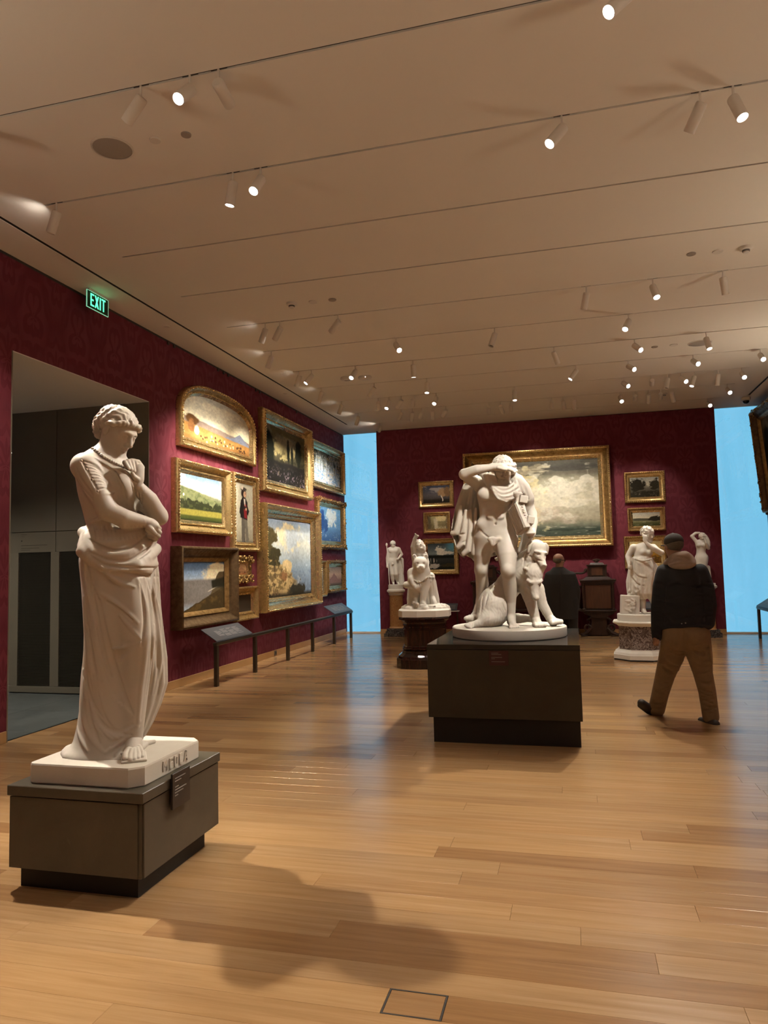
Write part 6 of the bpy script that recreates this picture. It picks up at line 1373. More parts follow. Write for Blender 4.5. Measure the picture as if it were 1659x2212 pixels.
def hound(st):
    V = Vol(FS, (-0.50, -0.50, 0.90), (0.52, 0.30, 1.80), 0.0066)
    V.ell(q2(690, 1510, -0.02), (0.155, 0.17, 0.185), roty(0.2), 0.06); V.ell(q2(650, 1600, -0.10), (0.12, 0.14, 0.085), None, 0.05)
    V.chain([q2(720, 1450, 0.05), q2(800, 1340, 0.08), q2(900, 1200, 0.06), q2(985, 1110, 0.0)], [0.16, 0.125, 0.125, 0.115], 0.06); V.ell(q2(965, 1240, -0.02), (0.11, 0.12, 0.16), roty(-0.15), 0.05)
    # hind foot and tail
    V.chain([q2(640, 1620, -0.17), q2(560, 1645, -0.20), q2(480, 1665, -0.22)], [0.06, 0.04, 0.032], 0.03)
    for i in range(4): V.cap(q2(490, 1650+i*8, -0.23-0.01*i), q2(440+i*14, 1665+i*7, -0.26-0.01*i), 0.022, 0.017, 0.008)
    V.chain([q2(560, 1600, 0.05), q2(480, 1600, 0.0), q2(440, 1600, -0.05)], [0.04, 0.035, 0.02], 0.03)
    # front legs
    V.chain([q2(1000, 1330, -0.08), q2(1030, 1480, -0.12), q2(1065, 1600, -0.14), q2(1080, 1650, -0.18)], [0.085, 0.052, 0.042, 0.045], 0.03)
    V.chain([q2(1075, 1340, -0.02), q2(1120, 1460, -0.03), q2(1190, 1590, -0.05), q2(1225, 1630, -0.09)], [0.075, 0.050, 0.040, 0.044], 0.03)
    for c, dx in (((1110, 1660, -0.22), 26), ((1255, 1632, -0.13), 26)):
        for i in range(4): V.chain([q2(c[0]-52+i*dx*0.8, c[1]-6, c[2]+0.04), q2(c[0]-40+i*dx, c[1]+4-2*i, c[2]-0.02), q2(c[0]-38+i*dx, c[1]+14-3*i, c[2]-0.05)], [0.026, 0.024, 0.018], 0.008)
    V.chain([q2(900, 1600, 0.02), q2(1000, 1600, 0.0), q2(1040, 1610, 0.0)], [0.05, 0.035, 0.03], 0.02)   # far hind leg seen through the gap
    # necks and heads
    V.chain([q2(980, 1130, -0.02), q2(1030, 1060, -0.06), q2(1075, 1010, -0.10)], [0.115, 0.10, 0.085], 0.04); V.chain([q2(985, 1230, -0.06), q2(1030, 1230, -0.14)], [0.115, 0.10], 0.04)
    dog_head(V, q2(1080, 1002, -0.12), 0.270, 0.42, 0.62, 0.15, 1.0)
    dog_head(V, q2(1047, 1232, -0.18), 0.300, 0.12, 0.95, 0.0, -1.0)
    dog_head(V, q2(900, 1180, 0.12), 0.21, -2.3, 0.3, 0.0, 1.0)
    def fur(X, Y, Z): return 0.0022*np.sin(140*X+3*np.sin(40*Z))*np.sin(60*Z+2*np.sin(70*X+50*Y))*np.clip((1.72-Z)*4, 0.25, 1)
    V.disp((-0.5, -0.5, 0.9), (0.52, 0.30, 1.80), fur)
    for pts in (((960, 1060), (990, 1130), (980, 1200)), ((975, 1010), (965, 1080), (950, 1140)), ((600, 1400), (580, 1480), (575, 1560)), ((640, 1380), (620, 1450), (612, 1500)), ((770, 1460), (780, 1500), (790, 1530)), ((1010, 1040), (1060, 1075), (1130, 1085))):
        V.stroke(p2x(*pts), 0.008, 0.35, 0.01, 's', dense=5)
    link('hound', V.mesh('hound', 'white_marble', PED2), st)
def pedestal_box():
    t = thing('box_pedestal', 'large dark grey box pedestal with polished top and recessed black plinth', 'pedestal', (-0.62, 7.03, 0))
    MB().box(-0.614, 0.625, -0.715, 0.72, 0.0, 0.222).build('plinth', 'plinth_dark', t)
    MB().box(-0.645, 0.645, -0.77, 0.77, 0.222, 0.800, 0.002).build('body', 'pedestal_paint', t)
    MB().box(-0.646, 0.646, -0.771, 0.771, 0.803, 0.845, 0.002).build('top_slab', 'polished_slab', t)
    lb = thing('object_label', 'small dark red label plate on the front of the large box pedestal', 'label', (-0.645, 6.26, 0.735))
    MB().box(-0.082, 0.082, -0.006, -0.0005, -0.065, 0.060, 0.001).build('plate', 'label_maroon', lb)
    m = MB(); z = 0.042
    for w_ in (0.06, 0.085, 0, 0.09, 0.03, 0, 0.115): 
        if w_: m.box(-0.062, -0.062+w_, -0.0072, -0.006, z-0.0035, z)
        z -= 0.012
    m.build('printed_text', 'print_grey', lb)
pedestal_box(); ST2 = statue_youth()
# ================================================================== SMALLER STATUES AND THEIR STANDS
def simple_legs(V, P, hip, knee, ank, toe, r, k=0.03):
    V.chain([P(*hip), P(*knee)], [r[0], r[1]], k); V.chain([P(*knee), [a*0.5+b*0.5 for a, b in zip(P(*knee), P(*ank))], P(*ank)], [r[1], r[1]*0.98, r[2]], k*0.6); V.chain([P(*ank), P(*toe)], [r[2]*1.05, r[2]*0.75], k*0.4)
# ---- youth with staff on the yellow marble column (far left)
FA = Frame(-3.77, 15.42); PZA = 1.012
def statue_staff():
    P = lambda x, y, b=0.0: FA.L(800+x/6.145, 1100+y/6.145, b)
    V = Vol(FA, (-0.26, -0.22, 1.0), (0.28, 0.24, 2.12), 0.0085); R = np.eye(3)
    V.ell(P(308, 570), (0.125, 0.085, 0.13), R, 0.04); V.ell(P(300, 640), (0.095, 0.072, 0.11), R, 0.04); V.ell(P(297, 695), (0.112, 0.085, 0.085), R, 0.04)
    for x in (280, 335): V.ell(P(x, 555, -0.065), (0.05, 0.025, 0.04), None, 0.02)
    V.cap(P(252, 535), P(372, 528), 0.042, 0.044, 0.04); V.cap(P(306, 530), P(302, 495, -0.01), 0.036, 0.034, 0.02)
    s = 0.165; T, RH = head(V, P(300, 470, -0.02), s, 0.15, 0.25); V.ell(T(0, -0.08, 0.2), np.array((0.37, 0.42, 0.32))*s, RH, 0.01)
    curls(V, T, s, [(math.sin(a)*0.36, math.cos(a)*0.33, 0.22-0.08*abs(a)) for a in np.linspace(-1.9, 1.9, 13)], 0.06); hairify(V, T, RH, s, 0.004)
    simple_legs(V, P, (270, 720, 0), (288, 860, -0.03), (305, 975, 0.0), (312, 1000, -0.08), (0.068, 0.046, 0.026)); simple_legs(V, P, (325, 720, 0), (342, 865, -0.06), (362, 970, 0.0), (380, 1000, -0.08), (0.068, 0.046, 0.026))
    V.chain([P(246, 540), P(226, 650, -0.02), P(226, 750, -0.08)], [0.040, 0.034, 0.022], 0.02); V.ell(P(226, 760, -0.085), (0.025, 0.025, 0.035), None, 0.01)
    V.chain([P(380, 535), P(415, 600, 0.02), P(372, 655, -0.06)], [0.040, 0.034, 0.022], 0.02); V.ell(P(362, 662, -0.07), 0.027, None, 0.01)
    V.ell(P(296, 728, -0.085), (0.02, 0.022, 0.026), None, 0.012)
    # stump with hanging drapery
    V.chain([P(405, 650, 0.06), P(405, 800, 0.07), P(412, 1000, 0.06)], [0.045, 0.055, 0.075], 0.03)
    for x0, x1, r in ((360, 372, 0.018), (385, 380, 0.02), (420, 432, 0.02), (432, 425, 0.016)): V.chain([P(x0, 660, 0.0), P((x0+x1)/2+6, 760, 0.01), P(x1, 850, 0.03)], r, 0.012)
    V.stroke([(800+x/6.145, 1100+y/6.145) for x, y in ((400, 660), (412, 740), (430, 800))], 0.010, 0.3, 0.01, 's', dense=3)
    st = thing('marble_statue', 'small white marble youth holding a long staff on the yellow column', 'statue', tuple(FA.C+np.array((0, 0, PZA))), FA.rz)
    link('figure', V.mesh('figure', 'white_marble', PZA), st)
    a, b = P(216, 470, -0.10), P(256, 1005, -0.10); m = MB().tube([tuple(a-[0, 0, PZA]), tuple(b-[0, 0, PZA])], 0.010, 10)
    tp = tuple(a-[0, 0, PZA]); m.sphere(tp, 0.024, 10, (1, 1, 1.6)).build('staff', 'white_marble', st, True)
    MB().lathe([(0.0, 0.0), (0.165, 0.0), (0.165, 0.088), (0.158, 0.094), (0.0, 0.096)], 40).build('base', 'white_marble', st, True)
    c = thing('marble_column', 'yellow veined marble column stand with black stepped base, left of the far wall', 'pedestal', tuple(FA.C))
    MB().box(-0.235, 0.235, -0.235, 0.235, 0.0, 0.065, 0.004).build('plinth', 'black_marble', c); MB().box(-0.205, 0.205, -0.205, 0.205, 0.065, 0.11, 0.004).box(-0.185, 0.185, -0.185, 0.185, 0.11, 0.165, 0.008).build('step', 'black_marble', c)
    MB().lathe([(0.0, 0.16), (0.165, 0.16), (0.165, 0.18), (0.148, 0.20), (0.146, 0.86), (0.15, 0.875), (0.0, 0.88)], 40).build('shaft', 'siena_marble', c, True)
    MB().lathe([(0.0, 0.87), (0.150, 0.875), (0.162, 0.89), (0.158, 0.91), (0.175, 0.935), (0.198, 0.955), (0.198, 0.985), (0.185, 1.0), (0.165, 1.012), (0.0, 1.012)], 40).build('capital', 'grey_marble', c, True)
statue_staff()
# ---- crouching woman with panther on the dark wooden drum
FB = Frame(-2.22, 10.9); PZB = 0.752
def statue_panther():
    P = lambda x, y, b=0.0: FB.L(800+x/6.145, 1100+y/6.145, b)
    V = Vol(FB, (-0.44, -0.42, 0.80), (0.40, 0.36, 2.06), 0.0092)
    # woman behind, arm flung up
    V.ell(P(645, 640, 0.12), (0.115, 0.09, 0.14), None, 0.04); V.ell(P(640, 760, 0.12), (0.10, 0.085, 0.12), None, 0.04); V.ell(P(640, 860, 0.12), (0.13, 0.11, 0.13), None, 0.04)
    for x in (640, 700): V.ell(P(x, 625, 0.05), 0.045, None, 0.02)
    V.cap(P(585, 580, 0.12), P(715, 600, 0.12), 0.045, 0.045, 0.03); V.cap(P(655, 570, 0.1), P(652, 525, 0.07), 0.038, 0.036, 0.02)
    s = 0.195; T, RH = head(V, P(648, 478, 0.05), s, 0.35, -0.45); V.ell(T(0, -0.10, 0.18), np.array((0.36, 0.42, 0.33))*s, RH, 0.01); V.chain([T(0.25, -0.2, 0.1), T(0.34, -0.1, -0.15), T(0.38, -0.1, -0.40)], [0.05, 0.045, 0.03], 0.02)
    curls(V, T, s, [(math.sin(a)*0.36, -0.05+math.cos(a)*0.33, 0.24-0.12*abs(a)) for a in np.linspace(-2, 2, 13)], 0.06); hairify(V, T, RH, s, 0.005)
    V.chain([P(585, 585, 0.10), P(566, 500, 0.06), P(588, 400, 0.03)], [0.046, 0.040, 0.028], 0.02); V.chain([P(588, 400, 0.03), P(604, 365, 0.02), P(630, 355, 0.0)], [0.028, 0.030, 0.018], 0.01)
    for i in range(3): V.cap(P(600+i*8, 358, 0.01), P(594+i*14, 322+i*12, -0.01), 0.014, 0.009, 0.004)
    V.chain([P(715, 605, 0.12), P(752, 700, 0.10), P(745, 800, 0.02)], [0.045, 0.038, 0.03], 0.02)
    # her robe falling behind
    V.column([P(680, y)[2] for y in (840, 960, 1080, 1200, 1275)], [P(x, 1000)[0] for x in (680, 690, 690, 695, 700)], [0.13]*5, [0.16, 0.20, 0.22, 0.24, 0.24], [0.12, 0.15, 0.17, 0.18, 0.18], 0.04, 0, lambda th, z: 0.012*np.sin(th*14+z*6))
    # panther
    V.chain([P(680, 830, -0.10), P(660, 920, -0.10), P(650, 1000, -0.05)], [0.13, 0.155, 0.15], 0.05); V.chain([P(668, 745, -0.17), P(675, 820, -0.13)], [0.10, 0.12], 0.04)
    Rh = headR(0.05, 0.18); Th = lambda *p: P(664, 722, -0.19)+Rh @ (np.array(p)*0.26); E = lambda p, r, k=0.02, op='u': V.ell(Th(*p), np.array(r)*0.26, Rh, k, op)
    E((0, 0, 0.02), (0.44, 0.40, 0.40)); E((0, 0.34, -0.14), (0.25, 0.24, 0.20)); E((0, 0.30, -0.33), (0.19, 0.18, 0.12)); E((0, 0.56, -0.05), (0.10, 0.06, 0.06)); E((0, 0.56, -0.26), (0.12, 0.08, 0.035), 0.008, 's')
    for x in (-1, 1): E((x*0.34, -0.05, 0.40), (0.13, 0.10, 0.16)); E((x*0.34, 0.06, 0.43), (0.07, 0.06, 0.09), 0.01, 's'); E((x*0.19, 0.36, 0.07), (0.07, 0.05, 0.05), 0.015, 's'); E((x*0.12, 0.50, -0.17), (0.11, 0.10, 0.09))
    V.chain([P(560, 850, -0.06), P(548, 930, -0.12), P(535, 1000, -0.14)], [0.085, 0.06, 0.05], 0.03); V.chain([P(480, 1005, -0.10), P(540, 1005, -0.14)], [0.055, 0.05], 0.02)
    V.chain([P(560, 930, -0.16), P(590, 1010, -0.22), P(630, 1035, -0.26)], [0.06, 0.05, 0.055], 0.02)
    for i in range(3): V.ell(P(610+i*22, 1045-i*4, -0.29), 0.028, None, 0.006)
    V.chain([P(735, 950, -0.10), P(715, 1100, -0.14), P(695, 1220, -0.15), P(700, 1275, -0.18)], [0.085, 0.06, 0.048, 0.052], 0.03)
    for i in range(4): V.ell(P(668+i*22, 1285, -0.23), (0.026, 0.04, 0.028), None, 0.006)
    V.chain([P(790, 900, 0.0), P(815, 1040, -0.02), P(820, 1160, -0.02), P(845, 1250, -0.08)], [0.08, 0.055, 0.042, 0.05], 0.03); V.chain([P(590, 1060, 0.0), P(600, 1180, 0.0), P(590, 1250, -0.08)], [0.09, 0.07, 0.05], 0.03)
    # garland of leaves
    rg = random.Random(4)
    for i in range(26):
        u = i/25; x = 590+u*170; y = 945+45*math.sin(PI*u)-35*u; hv = V.hit([(800+x/6.145, 1100+y/6.145)])[0]
        if hv is not None: V.ell(hv[0]-hv[1]*0.008, (rg.uniform(.012, .024), 0.014, rg.uniform(.010, .02)), rotz(rg.random()) @ roty(rg.random()*3), 0.004)
    for i in range(10):
        hv = V.hit([(800+rg.uniform(790, 840)/6.145, 1100+rg.uniform(860, 960)/6.145)])[0]
        if hv is not None: V.ell(hv[0]-hv[1]*0.006, (0.018, 0.014, 0.014), None, 0.004)
    # ground: lumpy rock
    V.column([0.845, 0.90, 0.93], [0.01]*3, [0.0]*3, [0.37, 0.35, 0.29], [0.30, 0.28, 0.22], 0.02, 0, lambda th, z: 0.012*np.sin(th*7)+0.008*np.sin(th*19))
    for i in range(14):
        a = rg.random()*6.28; V.ell((0.01+math.cos(a)*0.30, math.sin(a)*0.25, 0.915), (rg.uniform(.02, .05), rg.uniform(.02, .04), 0.02), None, 0.01)
    V.ell(P(618, 1262, -0.26), 0.034, None, 0.008); V.ell(P(575, 1240, -0.2), 0.03, None, 0.008)
    for pts in (((585, 1110), (590, 1180), (585, 1230)), ((640, 1110), (650, 1190), (640, 1250)), ((770, 1090), (775, 1170), (790, 1240)), ((820, 960), (835, 1080), (830, 1180))):
        V.stroke([(800+x/6.145, 1100+y/6.145) for x, y in pts], 0.010, 0.3, 0.014, 's', dense=3)
    st = thing('marble_statue', 'white marble group of a kneeling woman and panther on dark wooden drum', 'statue', tuple(FB.C+np.array((0, 0, PZB))), FB.rz)
    link('figure', V.mesh('figure', 'white_marble', PZB), st)
    o = [(-0.40, -0.10), (-0.34, -0.26), (-0.12, -0.335), (0.16, -0.335), (0.36, -0.20), (0.40, 0.05), (0.30, 0.27), (0.0, 0.33), (-0.28, 0.27), (-0.40, 0.1)]
    MB().loft([[(x*sc, y*sc, z) for x, y in o] for z, sc in ((0.0, 0.97), (0.004, 1.0), (0.095, 1.0), (0.105, 0.97), (0.118, 0.9))]).build('base', 'white_marble', st)
    c = thing('wooden_pedestal', 'glossy dark mahogany pedestal with turned mouldings under the panther group', 'pedestal', tuple(FB.C), FB.rz)
    def oc(r, z): return [(x/0.40*r, y/0.335*r*0.86, z) for x, y in o]
    def ring(name, prof): MB().loft([oc(r, z) for r, z in prof]).build(name, 'dark_mahogany', c)
    ring('plinth', [(0.44, 0.0), (0.44, 0.13), (0.43, 0.145)]); ring('base_moulding', [(0.42, 0.14), (0.41, 0.17), (0.36, 0.21), (0.345, 0.235), (0.35, 0.25), (0.335, 0.262)]); ring('band', [(0.335, 0.26), (0.348, 0.272), (0.348, 0.285), (0.335, 0.295), (0.332, 0.315), (0.322, 0.325)])
    ring('drum', [(0.318, 0.32), (0.318, 0.56), (0.325, 0.565)]); ring('neck_band', [(0.322, 0.56), (0.335, 0.57), (0.335, 0.582), (0.322, 0.59), (0.322, 0.615), (0.335, 0.625), (0.335, 0.637), (0.322, 0.645)]); ring('cornice', [(0.32, 0.64), (0.33, 0.675), (0.36, 0.70), (0.395, 0.715), (0.395, 0.735), (0.38, 0.752)])
statue_panther()
# ---- listening girl on octagonal breccia pedestal
FN = Frame(0.97, 12.0); PZN = 0.592
def statue_listener():
    P = lambda x, y, b=0.0: FN.L(1200+x/3.614, 1080+y/3.614, b); PX = lambda *pts: [(1200+x/3.614, 1080+y/3.614) for x, y in pts]
    V = Vol(FN, (-0.46, -0.42, 0.64), (0.50, 0.40, 2.06), 0.0092)
    V.ell(P(690, 400, -0.02), (0.13, 0.11, 0.15), roty(0.55), 0.04); V.ell(P(665, 470, 0.0), (0.12, 0.11, 0.12), None, 0.05); V.ell(P(660, 540, 0.03), (0.15, 0.14, 0.14), None, 0.05)
    for x, y in ((690, 408), (735, 412)): V.ell(P(x, y, -0.11), 0.05, None, 0.03)
    V.cap(P(610, 370, -0.02), P(760, 370, 0.05), 0.05, 0.05, 0.04); V.cap(P(710, 360, -0.02), P(722, 310, -0.04), 0.042, 0.038, 0.02)
    s = 0.250; T, RH = head(V, P(722, 268, -0.05), s, 0.72, 0.22, -0.12); V.ell(T(0, -0.10, 0.18), np.array((0.36, 0.42, 0.32))*s, RH, 0.01); V.ell(T(0, -0.48, 0.0), np.array((0.16, 0.15, 0.16))*s, RH, 0.02)
    curls(V, T, s, [(math.sin(a)*0.36, -0.02+math.cos(a)*0.31, 0.24-0.10*abs(a)) for a in np.linspace(-1.8, 1.8, 13)], 0.05); hairify(V, T, RH, s, 0.006)
    # right arm reaching down with staff, left hand cupped to the ear
    V.chain([P(605, 375, -0.02), P(568, 440, -0.03), P(580, 515, -0.12)], [0.055, 0.046, 0.030], 0.02); V.ell(P(580, 525, -0.13), (0.035, 0.035, 0.04), None, 0.012)
    V.chain([P(765, 370, 0.04), P(800, 400, -0.02), P(825, 412, -0.10)], [0.052, 0.048, 0.042], 0.02); V.chain([P(825, 412, -0.10), P(765, 380, -0.16), P(712, 340, -0.17)], [0.045, 0.042, 0.028], 0.02)
    V.ell(P(700, 315, -0.17), (0.032, 0.02, 0.055), roty(-0.3), 0.012)
    for i in range(4): V.chain([P(692+i*8, 300+i*2, -0.175), P(682+i*9, 282+i*2, -0.175), P(680+i*10, 268+i*3, -0.165)], [0.014, 0.012, 0.009], 0.004)
    # skirt blown back
    V.column([P(660, y)[2] for y in (455, 520, 600, 680, 730, 770)], [P(x, 600)[0] for x in (675, 690, 700, 700, 700, 705)], [0.0, 0.02, 0.03, 0.03, 0.03, 0.03], [0.15, 0.20, 0.235, 0.255, 0.25, 0.16], [0.13, 0.17, 0.20, 0.21, 0.20, 0.14], 0.05, 0, lambda th, z: 0.012*np.sin(th*11+z*9)+0.008*np.sin(th*23-z*6))
    V.chain([P(700, 500, -0.05), P(745, 600, -0.10), P(755, 690, -0.06)], [0.12, 0.10, 0.07], 0.05); V.chain([P(620, 540, 0.0), P(600, 640, 0.02), P(590, 720, 0.03)], [0.08, 0.09, 0.06], 0.05)
    for pts, r in ((((600, 540), (640, 580), (700, 600), (760, 560)), 0.018), (((590, 580), (640, 640), (700, 660)), 0.018), (((600, 640), (640, 690), (690, 690)), 0.016), (((620, 470), (660, 500), (740, 480)), 0.018), (((760, 470), (790, 540), (780, 640)), 0.016), (((720, 520), (745, 600), (735, 720)), 0.014), (((605, 700), (630, 730), (660, 700)), 0.014)):
        V.stroke(PX(*pts), r, 0.35, 0.018, dense=4)
    for pts, r in ((((610, 560), (650, 605), (720, 610)), 0.012), (((600, 610), (640, 660), (690, 672)), 0.012), (((690, 500), (715, 580), (700, 700)), 0.012), (((770, 500), (770, 600), (750, 700)), 0.012), (((640, 690), (660, 720), (650, 745)), 0.011)):
        V.stroke(PX(*pts), r, 0.3, 0.012, 's', dense=4)
    rg = random.Random(2)
    for i in range(18):
        u = i/17; hv = V.hit(PX((615+u*150, 452+22*math.sin(PI*u))))[0]
        if hv is not None: V.ell(hv[0]-hv[1]*0.006, (rg.uniform(.016, .028), 0.014, rg.uniform(.012, .02)), None, 0.006)
    # leg, foot, ruined block
    V.chain([P(672, 720, 0.0), P(678, 800, 0.0), P(685, 860, -0.02)], [0.06, 0.055, 0.035], 0.02); V.chain([P(685, 862, -0.02), P(700, 880, -0.14)], [0.04, 0.028], 0.012); V.chain([P(740, 740, 0.02), P(770, 800, 0.10), P(780, 860, 0.18)], [0.06, 0.05, 0.035], 0.02)
    V.box(P(580, 822, -0.04), (0.135, 0.11, 0.155), roty(0.06) @ rotz(0.15), 0.008, 0.0)
    for i in range(26): V.ell(P(rg.uniform(540, 620), rg.uniform(770, 870), -0.15), (rg.uniform(.012, .04), 0.02, rg.uniform(.008, .02)), roty(rg.random()*3), 0.006)
    for i in range(16): V.ell(P(rg.uniform(560, 640), rg.uniform(690, 770), -0.04), (rg.uniform(.02, .045), rg.uniform(.03, .06), rg.uniform(.012, .03)), roty(rg.random()*3), 0.012)
    st = thing('marble_statue', 'white marble girl leaning and cupping her ear, on octagonal marble pedestal', 'statue', tuple(FN.C+np.array((0, 0, PZN))), FN.rz)
    link('figure', V.mesh('figure', 'white_marble', PZN), st)
    a, b = P(583, 475, -0.14), P(583, 525, -0.14); MB().tube([tuple(a-[0, 0, PZN]), tuple(b-[0, 0, PZN])], 0.013, 8).build('staff', 'white_marble', st)
    MB().lathe([(0, 0), (0.335, 0), (0.335, 0.095), (0.328, 0.103), (0, 0.105)], 48).build('base', 'white_marble', st, True)
    c = thing('marble_pedestal', 'octagonal purple-brown veined marble pedestal with white mouldings', 'pedestal', tuple(FN.C), FN.rz)
    def oct_(name, mat, prof): MB().lathe(prof, 8, rot=PI/8).build(name, mat, c)
    k = 1/math.cos(PI/8)
    oct_('foot', 'plinth_dark', [(0.40*k, 0.0), (0.40*k, 0.022)]); oct_('plinth', 'white_marble', [(0.405*k, 0.022), (0.405*k, 0.085), (0.40*k, 0.09)]); oct_('base_moulding', 'white_marble', [(0.395*k, 0.09), (0.385*k, 0.115), (0.345*k, 0.145), (0.34*k, 0.16)])
    oct_('die', 'purple_breccia', [(0.315*k, 0.16), (0.315*k, 0.515)]); oct_('cornice', 'white_marble', [(0.32*k, 0.515), (0.335*k, 0.53), (0.36*k, 0.545), (0.395*k, 0.56), (0.40*k, 0.575), (0.39*k, 0.592)])
statue_listener()
# ---- small nude on a slim column at the right
FV = Frame(2.50, 15.32); PZV = 1.0
def statue_nude():
    P = lambda x, y, b=0.0: FV.L(1480+x/3.814, 820+y/3.814, b)
    V = Vol(FV, (-0.36, -0.2, 0.98), (0.26, 0.2, 2.12), 0.0085)
    V.ell(P(132, 1365), (0.105, 0.075, 0.12), None, 0.04); V.ell(P(130, 1420), (0.085, 0.068, 0.10), None, 0.04); V.ell(P(136, 1470), (0.125, 0.09, 0.11), None, 0.04)
    for x in (112, 150): V.ell(P(x, 1366, -0.065), 0.038, None, 0.015)
    V.cap(P(98, 1340), P(165, 1338), 0.038, 0.038, 0.03); V.cap(P(133, 1340), P(138, 1320, -0.01), 0.032, 0.03, 0.02)
    s = 0.17; T, RH = head(V, P(142, 1298, -0.02), s, -0.1, 0.2, -0.15); V.ell(T(0, -0.08, 0.18), np.array((0.38, 0.42, 0.34))*s, RH, 0.01)
    curls(V, T, s, [(math.sin(a)*0.37, math.cos(a)*0.33, 0.22-0.1*abs(a)) for a in np.linspace(-2, 2, 13)], 0.06); hairify(V, T, RH, s, 0.004); V.chain([T(0.3, -0.1, 0), T(0.42, 0, -0.3), T(0.5, 0.05, -0.7), T(0.52, 0.1, -1.1)], [0.04, 0.04, 0.035, 0.02], 0.02)
    V.chain([P(97, 1340), P(55, 1290, -0.02), P(85, 1265, -0.02), P(118, 1262, -0.03)], [0.036, 0.034, 0.026, 0.018], 0.015); V.chain([P(166, 1340), P(192, 1390, -0.02), P(172, 1345, -0.09), P(163, 1315, -0.09)], [0.036, 0.032, 0.024, 0.018], 0.015)
    simple_legs(V, P, (115, 1500, 0), (122, 1590, -0.04), (128, 1680, 0), (130, 1694, -0.07), (0.075, 0.048, 0.026)); simple_legs(V, P, (155, 1500, 0), (150, 1590, 0), (155, 1680, 0), (160, 1694, -0.07), (0.075, 0.048, 0.026))
    V.chain([P(185, 1550, 0.06), P(190, 1690, 0.06)], [0.05, 0.07], 0.02)
    st = thing('marble_statue', 'small white marble nude with raised arm by the right window', 'statue', tuple(FV.C+np.array((0, 0, PZV))), FV.rz)
    link('figure', V.mesh('figure', 'white_marble', PZV), st)
    MB().lathe([(0, 0), (0.17, 0), (0.17, 0.035), (0.16, 0.04), (0, 0.042)], 32).build('base', 'white_marble', st, True)
    c = thing('marble_column', 'slim pink marble column stand with dark base, behind the walking man', 'pedestal', tuple(FV.C))
    MB().box(-0.21, 0.21, -0.21, 0.21, 0.0, 0.09, 0.004).box(-0.18, 0.18, -0.18, 0.18, 0.09, 0.15, 0.01).build('plinth', 'black_marble', c)
    MB().lathe([(0, 0.15), (0.15, 0.15), (0.135, 0.17), (0.132, 0.90), (0, 0.905)], 36).build('shaft', 'siena_marble', c, True); MB().lathe([(0, 0.9), (0.14, 0.9), (0.16, 0.93), (0.195, 0.955), (0.195, 0.985), (0.18, 1.0), (0, 1.0)], 36).build('capital', 'white_marble', c, True)
statue_nude()

